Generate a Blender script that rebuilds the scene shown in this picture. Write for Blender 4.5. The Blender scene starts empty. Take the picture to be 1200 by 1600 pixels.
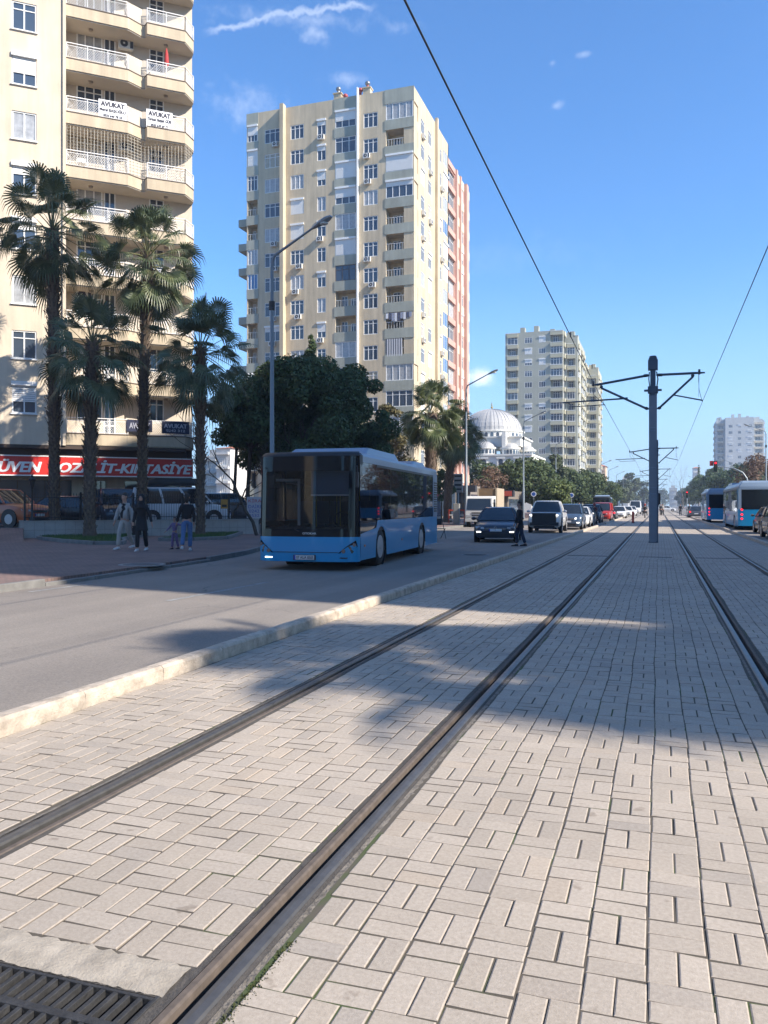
import bpy, bmesh, math, random
from mathutils import Vector, Matrix
from math import sin, cos, pi, radians, atan2, sqrt

SC = bpy.context.scene
COL = SC.collection
random.seed(7)

# ---------------------------------------------------------------- camera
YAW = radians(18.7); CS, SN = cos(YAW), sin(YAW)
HAZE = .00055
F = 1268.0; HZ = 790.0; EYE = 1.5
cd = bpy.data.cameras.new('camera'); cam = bpy.data.objects.new('camera', cd); COL.objects.link(cam)
cam.location = (0, 0, EYE); cam.rotation_euler = (radians(90), 0, YAW)
cd.sensor_fit = 'HORIZONTAL'; cd.sensor_width = 36; cd.lens = 36*F/1200
cd.shift_y = -10/1200; cd.clip_end = 6000; cd.clip_start = 0.05
SC.camera = cam

# ---------------------------------------------------------------- light and sky
SUN_EL = radians(36); SUN_AZ = radians(100.6)          # azimuth clockwise from +Y (the road's direction)
sdir = Vector((sin(SUN_AZ)*cos(SUN_EL), cos(SUN_AZ)*cos(SUN_EL), sin(SUN_EL)))
sl = bpy.data.lights.new('sun', 'SUN'); sl.energy = 5.0; sl.angle = radians(0.5); sl.color = (1.0, .91, .79)
so = bpy.data.objects.new('sun', sl); COL.objects.link(so)
so.rotation_euler = sdir.to_track_quat('Z', 'Y').to_euler(); so.location = (60, -20, 80)
world = bpy.data.worlds.new('World'); SC.world = world; world.use_nodes = True
SC.view_settings.view_transform = 'Standard'; SC.view_settings.look = 'None'
SC.view_settings.exposure = 0.92; SC.view_settings.gamma = 1.0
SC.cycles.max_bounces = 6; SC.cycles.transparent_max_bounces = 24
SC.cycles.use_denoising = True; SC.cycles.volume_bounces = 0

class NT:
    """tiny helper for writing node trees as expressions"""
    def __init__(s, tree): s.t = tree; s.n = tree.nodes; s.l = tree.links
    def node(s, typ, **kw):
        nd = s.n.new(typ)
        for k, v in kw.items(): setattr(nd, k, v)
        return nd
    def put(s, sock, val):
        if isinstance(val, bpy.types.NodeSocket): s.l.new(val, sock)
        elif val is not None: sock.default_value = val
    def m(s, op, a, b=None, c=None, clamp=False):
        nd = s.node('ShaderNodeMath', operation=op, use_clamp=clamp)
        s.put(nd.inputs[0], a); s.put(nd.inputs[1], b); s.put(nd.inputs[2], c)
        return nd.outputs[0]
    def vm(s, op, a, b=None):
        nd = s.node('ShaderNodeVectorMath', operation=op); s.put(nd.inputs[0], a); s.put(nd.inputs[1], b)
        return nd.outputs['Value'] if op in ('DOT_PRODUCT', 'LENGTH') else nd.outputs[0]
    def noise(s, vec, scale, detail=3, rough=.5):
        nd = s.node('ShaderNodeTexNoise'); s.put(nd.inputs['Vector'], vec)
        nd.inputs['Scale'].default_value = scale; nd.inputs['Detail'].default_value = detail; nd.inputs['Roughness'].default_value = rough
        return nd.outputs[0]
    def ramp(s, fac, p0, p1, c0=(0, 0, 0, 1), c1=(1, 1, 1, 1)):
        nd = s.node('ShaderNodeValToRGB'); s.put(nd.inputs[0], fac)
        nd.color_ramp.elements[0].position = p0; nd.color_ramp.elements[1].position = p1
        nd.color_ramp.elements[0].color = c0; nd.color_ramp.elements[1].color = c1
        return nd.outputs[0]
    def mix(s, fac, a, b, blend='MIX'):
        nd = s.node('ShaderNodeMix', data_type='RGBA', blend_type=blend)
        s.put(nd.inputs[0], fac); s.put(nd.inputs[6], a); s.put(nd.inputs[7], b)
        return nd.outputs[2]
    def sep(s, v):
        nd = s.node('ShaderNodeSeparateXYZ'); s.put(nd.inputs[0], v); return nd.outputs
    def comb(s, x, y, z=0):
        nd = s.node('ShaderNodeCombineXYZ'); s.put(nd.inputs[0], x); s.put(nd.inputs[1], y); s.put(nd.inputs[2], z); return nd.outputs[0]
    def ss(s, x, a, b):
        nd = s.node('ShaderNodeMapRange', interpolation_type='SMOOTHSTEP'); s.put(nd.inputs[0], x)
        nd.inputs[1].default_value = a; nd.inputs[2].default_value = b; return nd.outputs[0]

def build_world():
    nt = NT(world.node_tree); nt.n.clear()
    sky = nt.node('ShaderNodeTexSky', sky_type='NISHITA', sun_disc=False, sun_elevation=SUN_EL, sun_rotation=SUN_AZ,
                  altitude=0, air_density=1.0, dust_density=0.4, ozone_density=1.6)
    d = nt.node('ShaderNodeTexCoord').outputs['Generated']
    def dirv(px, py):
        xc, zz = (px-600)/F, (HZ-py)/F
        return Vector((xc*CS-SN, xc*SN+CS, zz)).normalized()
    n1 = nt.noise(d, 9, 6, .62); n2 = nt.noise(d, 60, 4, .6)
    cloud = None
    # soft puffs and wisps: (px, py, half width, half height, strength)
    for (px, py, w, h, k, p) in ((752, 590, .021, .016, .8, 0), (863, 98, .006, .004, .2, 1), (912, 84, .012, .004, .2, 1), (540, 125, .035, .008, .22, 1),
                              (495, 52, .022, .012, .3, 1), (385, 165, .05, .03, .2, 1), (870, 165, .012, .006, .2, 1), (760, 400, .2, .03, .05, 1), (470, 30, .12, .012, .22, 1)):
        c = dirv(px, py); e1 = c.cross(Vector((0, 0, 1))).normalized(); e2 = e1.cross(c)
        a = nt.m('DIVIDE', nt.vm('DOT_PRODUCT', d, tuple(e1)), w); b = nt.m('DIVIDE', nt.vm('DOT_PRODUCT', d, tuple(e2)), h)
        r = nt.m('SQRT', nt.m('ADD', nt.m('MULTIPLY', a, a), nt.m('MULTIPLY', b, b)))
        r = nt.m('ADD', r, nt.m('MULTIPLY', nt.m('SUBTRACT', n2, .5), 1.2 if not p else 2.6))
        v = nt.m('MULTIPLY', nt.ss(r, 1.0, .1 if not p else -.6), nt.m('MULTIPLY', nt.ss(nt.vm('DOT_PRODUCT', d, tuple(c)), .9, .95), k))
        cloud = v if cloud is None else nt.m('MAXIMUM', cloud, v)
    # vapour trail: a long thin crinkled line between two directions
    A, B = dirv(318, 53), dirv(588, 5); mid = (A+B).normalized(); e1 = (B-A).normalized(); e2 = e1.cross(mid).normalized()
    s_ = nt.m('DIVIDE', nt.vm('DOT_PRODUCT', d, tuple(e1)), (B-A).length/2)
    off = nt.m('MULTIPLY', nt.m('SUBTRACT', nt.noise(d, 48, 3, .6), .5), .022)
    arch = nt.m('MULTIPLY', nt.m('SUBTRACT', 1.0, nt.m('MULTIPLY', s_, s_)), -.004)
    q = nt.m('ABSOLUTE', nt.m('ADD', nt.m('ADD', nt.vm('DOT_PRODUCT', d, tuple(e2)), off), arch))
    wdt = nt.m('ADD', .0022, nt.m('MULTIPLY', nt.noise(d, 110, 3), .0062))
    tr = nt.m('MULTIPLY', nt.ss(nt.m('DIVIDE', q, wdt), 1.0, .0), nt.ss(nt.m('ABSOLUTE', s_), 1.05, .75))
    tr = nt.m('MULTIPLY', tr, nt.ss(nt.vm('DOT_PRODUCT', d, tuple(mid)), .9, .95))
    cloud = nt.m('MAXIMUM', cloud, nt.m('MULTIPLY', tr, .30))
    el = nt.sep(d)[2]
    base = nt.mix(1.0, sky.outputs[0], (.56, .98, 1.40, 1), 'MULTIPLY')
    base = nt.mix(nt.m('MULTIPLY', nt.ss(el, .30, -.02), .62), base, (3.5, 4.9, 6.6, 1))
    col = nt.mix(cloud, base, (7.5, 7.9, 8.6, 1))
    bg = nt.node('ShaderNodeBackground'); nt.put(bg.inputs[0], col); bg.inputs[1].default_value = 0.101
    out = nt.node('ShaderNodeOutputWorld'); nt.l.new(bg.outputs[0], out.inputs[0])
build_world()

# ---------------------------------------------------------------- from the photo's pixels to the place
def at(px, py, Z=0.0):
    zc = (EYE-Z)*F/(py-HZ); xc = (px-600)/F*zc
    return Vector((xc*CS-zc*SN, xc*SN+zc*CS, Z))
def D(px, zc, Z=0.0):
    xc = (px-600)/F*zc
    return Vector((xc*CS-zc*SN, xc*SN+zc*CS, Z))
def H(py, zc): return EYE+(HZ-py)*zc/F
def DY(px, Y, Z=0.0):
    a = math.atan((px-600)/F)-YAW
    return Vector((math.tan(a)*Y, Y, Z))

# ---------------------------------------------------------------- materials
MATS = {}
def mat(name, col, rough=.8, metal=0.0, var=.0, vscale=3.0, bump=0.0, bscale=60.0, island=0.0, emit=None, estr=0, coat=0, spec=None, col2=None, streak=0, trans=0):
    if name in MATS: return MATS[name]
    m = bpy.data.materials.new(name); m.use_nodes = True; MATS[name] = m
    nt = NT(m.node_tree); b = nt.n['Principled BSDF']
    c = tuple(col)+(1,) if len(col) == 3 else col
    b.inputs['Base Color'].default_value = c; b.inputs['Roughness'].default_value = rough; b.inputs['Metallic'].default_value = metal
    if coat: b.inputs['Coat Weight'].default_value = coat; b.inputs['Coat Roughness'].default_value = .08
    if spec is not None: b.inputs['Specular IOR Level'].default_value = spec
    tc = nt.node('ShaderNodeTexCoord').outputs['Object'] if (var or bump or streak) else None
    cur = c
    if island:
        g = nt.node('ShaderNodeNewGeometry').outputs['Random Per Island']
        cur = nt.mix(nt.m('MULTIPLY', g, island), c, tuple(col2 or (x*.5 for x in col))[:3]+(1,))
    if var:
        n = nt.noise(tc, vscale, 5, .6)
        f = nt.ramp(n, .3, .75, (1-var, 1-var, 1-var, 1), (1+var*.35,)*3+(1,))
        cur = nt.mix(1.0, cur, f, 'MULTIPLY')
    if streak:
        mp = nt.node('ShaderNodeMapping'); nt.put(mp.inputs[0], tc); mp.inputs['Scale'].default_value = (1, 1, .08)
        n = nt.noise(mp.outputs[0], 2.2, 4, .6)
        f = nt.ramp(n, .35, .7, (1-streak,)*3+(1,), (1, 1, 1, 1)); cur = nt.mix(1.0, cur, f, 'MULTIPLY')
    if cur is not c: nt.put(b.inputs['Base Color'], cur)
    if bump:
        n = nt.noise(tc, bscale, 4, .6); bp = nt.node('ShaderNodeBump'); bp.inputs['Strength'].default_value = bump; bp.inputs['Distance'].default_value = .02
        nt.put(bp.inputs['Height'], n); nt.put(b.inputs['Normal'], bp.outputs[0])
    if emit: b.inputs['Emission Color'].default_value = tuple(emit)+(1,); b.inputs['Emission Strength'].default_value = estr
    if trans:
        tl = nt.node('ShaderNodeBsdfTranslucent'); nt.put(tl.inputs[0], cur)
        ms = nt.node('ShaderNodeMixShader'); ms.inputs[0].default_value = trans
        o = nt.n['Material Output']; nt.l.new(b.outputs[0], ms.inputs[1]); nt.l.new(tl.outputs[0], ms.inputs[2]); nt.l.new(ms.outputs[0], o.inputs[0])
    return m
def glass_mat(name, tint, clear=.5, rough=.02, tr_=.22):
    """thin tinted pane: part clear, part dark body, reflecting by fresnel"""
    if name in MATS: return MATS[name]
    m = bpy.data.materials.new(name); m.use_nodes = True; MATS[name] = m
    nt = NT(m.node_tree); nt.n.remove(nt.n['Principled BSDF']); o = nt.n['Material Output']
    tr = nt.node('ShaderNodeBsdfTransparent'); tr.inputs[0].default_value = (tint[0]*3+tr_, tint[1]*3+tr_, tint[2]*3+tr_, 1)
    df = nt.node('ShaderNodeBsdfDiffuse'); df.inputs[0].default_value = tuple(tint)+(1,)
    gl = nt.node('ShaderNodeBsdfGlossy'); gl.inputs[1].default_value = rough; gl.inputs[0].default_value = (.9, .95, 1, 1)
    fr = nt.node('ShaderNodeFresnel'); bf = nt.node('ShaderNodeNewGeometry').outputs['Backfacing']
    nt.put(fr.inputs[0], nt.m('SUBTRACT', 1.42, nt.m('MULTIPLY', bf, 1.42-1/1.42)))
    a = nt.node('ShaderNodeMixShader'); a.inputs[0].default_value = clear; nt.l.new(df.outputs[0], a.inputs[1]); nt.l.new(tr.outputs[0], a.inputs[2])
    b = nt.node('ShaderNodeMixShader'); nt.l.new(fr.outputs[0], b.inputs[0]); nt.l.new(a.outputs[0], b.inputs[1]); nt.l.new(gl.outputs[0], b.inputs[2])
    nt.l.new(b.outputs[0], o.inputs[0]); return m

# ---------------------------------------------------------------- mesh building
class MB:
    def __init__(s): s.v = []; s.f = []; s.m = []; s.s = []; s.M = None
    def add(s, vs, fs, mi=0, smooth=False):
        n = len(s.v)
        if s.M is not None: vs = [s.M @ Vector(v) for v in vs]
        s.v += [tuple(v) for v in vs]
        for f in fs: s.f.append([i+n for i in f]); s.m.append(mi); s.s.append(smooth)
    def box(s, x0, x1, y0, y1, z0, z1, mi=0):
        s.add([(x0, y0, z0), (x1, y0, z0), (x1, y1, z0), (x0, y1, z0), (x0, y0, z1), (x1, y0, z1), (x1, y1, z1), (x0, y1, z1)],
              [(0, 3, 2, 1), (4, 5, 6, 7), (0, 1, 5, 4), (1, 2, 6, 5), (2, 3, 7, 6), (3, 0, 4, 7)], mi)
    def quad(s, a, b, c, d, mi=0): s.add([a, b, c, d], [(0, 1, 2, 3)], mi)
    def cyl(s, p0, p1, r0, r1=None, n=10, mi=0, caps=True, smooth=True):
        s.tube([p0, p1], [r0, r0 if r1 is None else r1], n, mi, caps, smooth)
    def tube(s, pts, rs, n=8, mi=0, caps=True, smooth=True):
        pts = [Vector(p) for p in pts]
        if not isinstance(rs, (list, tuple)): rs = [rs]*len(pts)
        vs = []; fs = []; up = None
        for i, p in enumerate(pts):
            d = (pts[min(i+1, len(pts)-1)]-pts[max(i-1, 0)])
            if d.length < 1e-9: d = Vector((0, 0, 1))
            d.normalize()
            if up is None: up = d.orthogonal().normalized()
            else:
                up = up-d*up.dot(d)
                up = up.normalized() if up.length > 1e-6 else d.orthogonal().normalized()
            w = d.cross(up)
            for k in range(n):
                a = 2*pi*k/n; vs.append(p+(up*cos(a)+w*sin(a))*rs[i])
        for i in range(len(pts)-1):
            for k in range(n):
                a = i*n+k; b = i*n+(k+1) % n; fs.append((a, b, b+n, a+n))
        s.add(vs, fs, mi, smooth)
        if caps:
            s.add(vs[:n], [tuple(range(n))[::-1]], mi); s.add(vs[-n:], [tuple(range(n))], mi)
    def loft(s, rings, mi=0, caps=True, smooth=True, closed=True):
        n = len(rings[0]); vs = [v for r in rings for v in r]; fs = []
        for i in range(len(rings)-1):
            for k in range(n if closed else n-1):
                a = i*n+k; b = i*n+(k+1) % n; fs.append((a, b, b+n, a+n))
        s.add(vs, fs, mi, smooth)
        if caps: s.add(rings[0], [tuple(range(n))[::-1]], mi); s.add(rings[-1], [tuple(range(n))], mi)
    def prism(s, poly, z0, z1, mi=0):
        n = len(poly); vs = [(x, y, z0) for x, y in poly]+[(x, y, z1) for x, y in poly]
        fs = [tuple(range(n))[::-1], tuple(range(n, 2*n))]+[(i, (i+1) % n, (i+1) % n+n, i+n) for i in range(n)]
        s.add(vs, fs, mi)
    def xprism(s, poly, x0, x1, mi=0):                  # poly in (y, z)
        n = len(poly); vs = [(x0, y, z) for y, z in poly]+[(x1, y, z) for y, z in poly]
        s.add(vs, [tuple(range(n))[::-1], tuple(range(n, 2*n))]+[(i, (i+1) % n, (i+1) % n+n, i+n) for i in range(n)], mi)
    def ball(s, c, r, n=10, k=6, mi=0, sz=(1, 1, 1), z0=-1.0, smooth=True):
        rings = []
        for i in range(k+1):
            t = -pi/2+pi*i/k; t = max(t, math.asin(z0)) if z0 > -1 else t
            rr = max(cos(t), .001)
            rings.append([(c[0]+r*sz[0]*rr*cos(2*pi*j/n), c[1]+r*sz[1]*rr*sin(2*pi*j/n), c[2]+r*sz[2]*sin(t)) for j in range(n)])
        s.loft(rings, mi, True, smooth)
    def mesh(s, name, mats):
        me = bpy.data.meshes.new(name); me.from_pydata(s.v, [], s.f)
        for m in (mats if isinstance(mats, (list, tuple)) else [mats]): me.materials.append(m)
        me.polygons.foreach_set('material_index', s.m); me.polygons.foreach_set('use_smooth', s.s); me.update()
        return me
    def build(s, name, mats, parent=None, loc=None, rz=0, bevel=0, fix=False):
        return obj(name, s.mesh(name, mats), parent, loc, rz, bevel, fix)
def obj(name, me, parent=None, loc=None, rz=0, bevel=0, fix=False):
    if fix:
        bm = bmesh.new(); bm.from_mesh(me); bmesh.ops.remove_doubles(bm, verts=bm.verts, dist=1e-4)
        bmesh.ops.recalc_face_normals(bm, faces=bm.faces); bm.to_mesh(me); bm.free()
    o = bpy.data.objects.new(name, me); COL.objects.link(o)
    if parent: o.parent = parent
    if loc is not None: o.location = loc
    o.rotation_euler[2] = rz
    if bevel:
        b = o.modifiers.new('bevel', 'BEVEL'); b.width = bevel; b.segments = 2; b.limit_method = 'ANGLE'; b.angle_limit = radians(35)
    return o
def tag(o, label=None, cat=None, group=None, kind=None):
    if label: o['label'] = label
    if cat: o['category'] = cat
    if group: o['group'] = group
    if kind: o['kind'] = kind
    return o
def thing(name, label, cat, loc=(0, 0, 0), rz=0, group=None):
    o = bpy.data.objects.new(name, None); COL.objects.link(o); o.location = loc; o.rotation_euler[2] = rz; o.empty_display_size = .2
    return tag(o, label, cat, group)
def dup(root, loc=None, rz=None, label=None, group=None, scale=None):
    kids = {}
    for o in bpy.data.objects:
        if o.parent: kids.setdefault(o.parent.name, []).append(o)
    def rec(o, par):
        c = o.copy(); COL.objects.link(c)
        if par: c.parent = par
        for k in kids.get(o.name, []): rec(k, c)
        return c
    r = rec(root, None)
    if loc is not None: r.location = loc
    if rz is not None: r.rotation_euler[2] = rz
    if scale is not None: r.scale = scale if not isinstance(scale, (int, float)) else (scale,)*3
    if label: r['label'] = label
    if group: r['group'] = group
    return r
def text(name, s, w, h, m, parent, loc, rz=0, shear=0, offset=0, bold=0):
    """lettering fitted into w x h metres, standing in the local XZ plane, facing -Y"""
    cu = bpy.data.curves.new(name, 'FONT'); cu.body = s; cu.shear = shear; cu.offset = offset; cu.extrude = 0
    cu.align_x = 'CENTER'; cu.resolution_u = 3
    t = bpy.data.objects.new('tmp', cu); COL.objects.link(t)
    bpy.context.view_layer.update()
    me = bpy.data.meshes.new_from_object(t.evaluated_get(bpy.context.evaluated_depsgraph_get()))
    bpy.data.objects.remove(t); bpy.data.curves.remove(cu)
    xs = [v.co.x for v in me.vertices]; ys = [v.co.y for v in me.vertices]
    x0, x1, y0, y1 = min(xs), max(xs), min(ys), max(ys)
    for v in me.vertices:
        a = (v.co.x-(x0+x1)/2)*w/(x1-x0); b = (v.co.y-(y0+y1)/2)*h/(y1-y0); v.co = (a, 0, b)
    if bold:
        n = len(me.vertices); vs = [tuple(v.co) for v in me.vertices]; fs = [tuple(p.vertices) for p in me.polygons]; V2 = []; F2 = []
        for i, (dx, dz) in enumerate(((-1, 0), (-.5, .25), (0, -.25), (.5, .25), (1, 0))):
            V2 += [(x+dx*bold, y-.0006*i, z+dz*bold) for x, y, z in vs]; F2 += [tuple(k+n*i for k in f) for f in fs]
        me = bpy.data.meshes.new(name); me.from_pydata(V2, [], F2)
    me.materials.clear(); me.materials.append(m); me.name = name
    return obj(name, me, parent, loc, rz)
# ---------------------------------------------------------------- ground, roads, pavements
def asphalt():
    m = bpy.data.materials.new('asphalt'); m.use_nodes = True; nt = NT(m.node_tree); b = nt.n['Principled BSDF']; b.inputs['Roughness'].default_value = .86
    pos = nt.node('ShaderNodeTexCoord').outputs['Object']
    mp = nt.node('ShaderNodeMapping'); nt.put(mp.inputs[0], pos); mp.inputs['Scale'].default_value = (1.1, .035, 1)
    tracks = nt.ramp(nt.noise(mp.outputs[0], 1.0, 4, .55), .32, .70, (.78, .78, .79, 1), (1.07, 1.06, 1.05, 1))
    patch = nt.ramp(nt.noise(pos, .35, 5, .6), .35, .7, (.86, .86, .87, 1), (1.05, 1.05, 1.04, 1))
    grain = nt.ramp(nt.noise(pos, 42, 5, .85), .30, .72, (.62, .62, .62, 1), (1.30, 1.29, 1.27, 1))
    oil = nt.ramp(nt.noise(pos, 1.6, 2, .5), .70, .78, (1, 1, 1, 1), (.78, .78, .78, 1))
    wp = nt.node('ShaderNodeVectorMath', operation='ADD'); nt.put(wp.inputs[0], pos); ns = nt.node('ShaderNodeTexNoise'); nt.put(ns.inputs['Vector'], pos); ns.inputs['Scale'].default_value = 1.4; ns.inputs['Detail'].default_value = 5
    nt.put(wp.inputs[1], ns.outputs[1]); v = nt.node('ShaderNodeTexVoronoi', feature='DISTANCE_TO_EDGE'); nt.put(v.inputs['Vector'], wp.outputs[0]); v.inputs['Scale'].default_value = .22
    crack = nt.m('MULTIPLY', nt.ss(v.outputs[0], .006, .001), nt.ss(nt.noise(pos, .5, 2), .48, .6))
    c = nt.mix(1.0, (.268, .238, .208, 1), tracks, 'MULTIPLY')
    for q in (patch, grain, oil): c = nt.mix(1.0, c, q, 'MULTIPLY')
    c = nt.mix(nt.m('MULTIPLY', crack, .65), c, (.08, .075, .07, 1)); nt.put(b.inputs['Base Color'], c)
    bp = nt.node('ShaderNodeBump'); bp.inputs['Strength'].default_value = .5; bp.inputs['Distance'].default_value = .006; nt.put(bp.inputs['Height'], nt.noise(pos, 130, 4, .7)); nt.put(b.inputs['Normal'], bp.outputs[0])
    return m
M_asph = asphalt()
M_ground = mat('earth', (.13, .115, .09), .95, var=.3, vscale=.3)
M_kerb = mat('kerb_stone', (.53, .45, .365), .9, var=.45, vscale=7, bump=.6, bscale=40)
M_kerbg = mat('kerb_grey', (.20, .195, .185), .9, var=.3, vscale=4, bump=.4, bscale=40)
M_line = mat('road_paint', (.30, .30, .29), .8, var=.5, vscale=9)
M_joint = mat('joint_sand', (.075, .066, .05), 1.0, var=.5, vscale=2.5, col2=(.05, .07, .02))
M_steel = mat('rail_steel', (.165, .16, .155), .44, metal=.7, var=.25, vscale=14)
M_rust = mat('rail_rust', (.125, .10, .083), .85, metal=.1, var=.35, vscale=20)
M_bitumen = mat('bitumen_fill', (.085, .076, .068), .95, var=.4, vscale=12, bump=.5, bscale=90)
M_grout = mat('rough_grout', (.21, .185, .155), .95, var=.5, vscale=16, bump=.9, bscale=60)
M_dark = mat('dark_gap', (.012, .012, .012), .95)
M_black = mat('black_paint', (.014, .014, .016), .45)
M_moss = mat('moss', (.06, .075, .02), 1.0, var=.4, vscale=30, bump=.6, bscale=120)

def block_mat(name, near):
    m = bpy.data.materials.new(name); m.use_nodes = True; nt = NT(m.node_tree); b = nt.n['Principled BSDF']
    pos = nt.node('ShaderNodeTexCoord').outputs['Object']
    b.inputs['Roughness'].default_value = .88
    big = nt.ramp(nt.noise(pos, .55, 4, .6), .3, .72, (.84, .84, .84, 1), (1.06, 1.05, 1.04, 1))
    fine = nt.ramp(nt.noise(pos, 55, 6, .75), .30, .68, (.76, .75, .73, 1), (1.06, 1.06, 1.06, 1))
    spots = nt.ramp(nt.noise(pos, 7.5, 3, .5), .68, .73, (1, 1, 1, 1), (.72, .70, .68, 1))
    if near:
        r = nt.node('ShaderNodeNewGeometry').outputs['Random Per Island']
        base = nt.mix(r, (.405, .350, .290, 1), (.458, .398, .334, 1))
        w = nt.ss(nt.m('FRACT', nt.m('MULTIPLY', r, 17.3)), .93, .96)
        base = nt.mix(nt.m('MULTIPLY', w, .35), base, (.46, .37, .28, 1))
        v = nt.ss(nt.m('FRACT', nt.m('MULTIPLY', r, 7.7)), .88, .93)
        base = nt.mix(nt.m('MULTIPLY', v, .5), base, (.35, .31, .27, 1))
        bp = nt.node('ShaderNodeBump'); bp.inputs['Strength'].default_value = .6; bp.inputs['Distance'].default_value = .004
        nt.put(bp.inputs['Height'], nt.noise(pos, 90, 6, .8)); nt.put(b.inputs['Normal'], bp.outputs[0])
    else:
        s = nt.sep(pos)
        X = nt.m('DIVIDE', s[0], .205); Y = nt.m('DIVIDE', s[1], .205)
        fx, fy = nt.m('FRACT', X), nt.m('FRACT', Y)
        par = nt.m('MODULO', nt.m('ABSOLUTE', nt.m('ADD', nt.m('FLOOR', X), nt.m('FLOOR', Y))), 2)
        sp = nt.m('ADD', nt.m('MULTIPLY', par, fy), nt.m('MULTIPLY', nt.m('SUBTRACT', 1.0, par), fx))
        e = nt.m('MINIMUM', nt.m('ABSOLUTE', nt.m('SUBTRACT', fx, .5)), 9.0)
        j = nt.ss(nt.m('ABSOLUTE', nt.m('SUBTRACT', fx, .5)), .46, .49)
        j2 = nt.ss(nt.m('ABSOLUTE', nt.m('SUBTRACT', fy, .5)), .46, .49)
        j3 = nt.ss(nt.m('ABSOLUTE', nt.m('SUBTRACT', sp, .5)), .035, .02)
        jj = nt.m('MAXIMUM', nt.m('MAXIMUM', j, j2), j3)
        wn = nt.node('ShaderNodeTexWhiteNoise'); nt.put(wn.inputs[0], nt.comb(nt.m('FLOOR', X), nt.m('FLOOR', Y), nt.m('FLOOR', nt.m('MULTIPLY', sp, 2))))
        base = nt.mix(wn.outputs[0], (.405, .350, .290, 1), (.458, .398, .334, 1))
        base = nt.mix(nt.m('MULTIPLY', jj, .75), base, (.10, .09, .075, 1))
    c = nt.mix(1.0, base, big, 'MULTIPLY'); c = nt.mix(1.0, c, fine, 'MULTIPLY'); c = nt.mix(1.0, c, spots, 'MULTIPLY')
    nt.put(b.inputs['Base Color'], c); return m
M_block = block_mat('paving_block', True); M_blockfar = block_mat('paving_far', False)

def brick_mat(name, c1, c2, mortar, w, h, msize=.01, rough=.9):
    m = bpy.data.materials.new(name); m.use_nodes = True; nt = NT(m.node_tree); b = nt.n['Principled BSDF']
    pos = nt.node('ShaderNodeTexCoord').outputs['Object']; br = nt.node('ShaderNodeTexBrick')
    nt.put(br.inputs['Vector'], pos); br.inputs['Scale'].default_value = 1.0
    br.inputs['Color1'].default_value = tuple(c1)+(1,); br.inputs['Color2'].default_value = tuple(c2)+(1,); br.inputs['Mortar'].default_value = tuple(mortar)+(1,)
    br.inputs['Mortar Size'].default_value = msize; br.inputs['Brick Width'].default_value = w; br.inputs['Row Height'].default_value = h
    f = nt.ramp(nt.noise(pos, .7, 5, .6), .3, .75, (.72, .72, .72, 1), (1.1, 1.1, 1.1, 1))
    nt.put(b.inputs['Base Color'], nt.mix(1.0, br.outputs[0], f, 'MULTIPLY')); b.inputs['Roughness'].default_value = rough
    return m
M_pink = brick_mat('pink_paver', (.235, .150, .130), (.195, .132, .115), (.12, .095, .085), .2, .1)

def sheet(name, pts, z, m, th=0):
    mb = MB()
    if th: mb.prism(pts, z-th, z)
    else: mb.add([(x, y, z) for x, y in pts], [tuple(range(len(pts)))])
    o = mb.build(name, m); o['kind'] = 'structure'; return o

KX = -4.03; RXK = 3.78                                       # inner faces of the two kerbs
sheet('ground', [(-2500, -400), (2500, -400), (2500, 4500), (-2500, 4500)], -.08, M_ground)
sheet('road', [(-14.6, -60), (KX-.1, -60), (KX-.1, 1400), (-14.6, 1400)], -.03, M_asph)
sheet('road', [(RXK+.1, -60), (11.4, -60), (11.4, 1400), (RXK+.1, 1400)], -.03, M_asph)
sheet('crossing_road', [(-60, 132), (60, 132), (60, 142), (-60, 142)], .004, M_asph)
walk = [(-11.07, -60), (-11.07, 11.0), (-11.16, 13.97), (-11.7, 19.4), (-12.2, 22.3), (-12.9, 24.7), (-13.2, 30), (-13.3, 60), (-13.6, 90), (-14.0, 130), (-14.2, 600)]
sheet('sidewalk', walk+[(-90, 600), (-90, -60)], .10, M_pink, .17)
mb = MB()
for (a, b) in zip(walk, walk[1:]):                            # kerb stones of the sidewalk
    a, b = Vector(a), Vector(b); L = (b-a).length; n = max(1, min(int(L/1.0), 120)); d = (b-a)/n; t = d.normalized(); nrm = Vector((t.y, -t.x))
    for i in range(n):
        p = a+d*i+t*.006; q = a+d*(i+1)-t*.006; r = q+nrm*.13; w = p+nrm*.13; dz = random.uniform(-.006, .006)
        if a.y < 14.5 and p.y > 12.2: dz -= .07
        mb.prism([(p.x, p.y), (q.x, q.y), (r.x, r.y), (w.x, w.y)][::-1], -.09, .11+dz)
mb.build('kerb', M_kerbg, bevel=.012)['kind'] = 'structure'
sheet('sidewalk', [(11.55, -60), (60, -60), (60, 1400), (11.55, 1400)], .10, M_pink, .17)
mb = MB(); mb.box(11.4, 11.54, -60, 1400, -.09, .11); mb.build('kerb', M_kerbg)['kind'] = 'structure'

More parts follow.
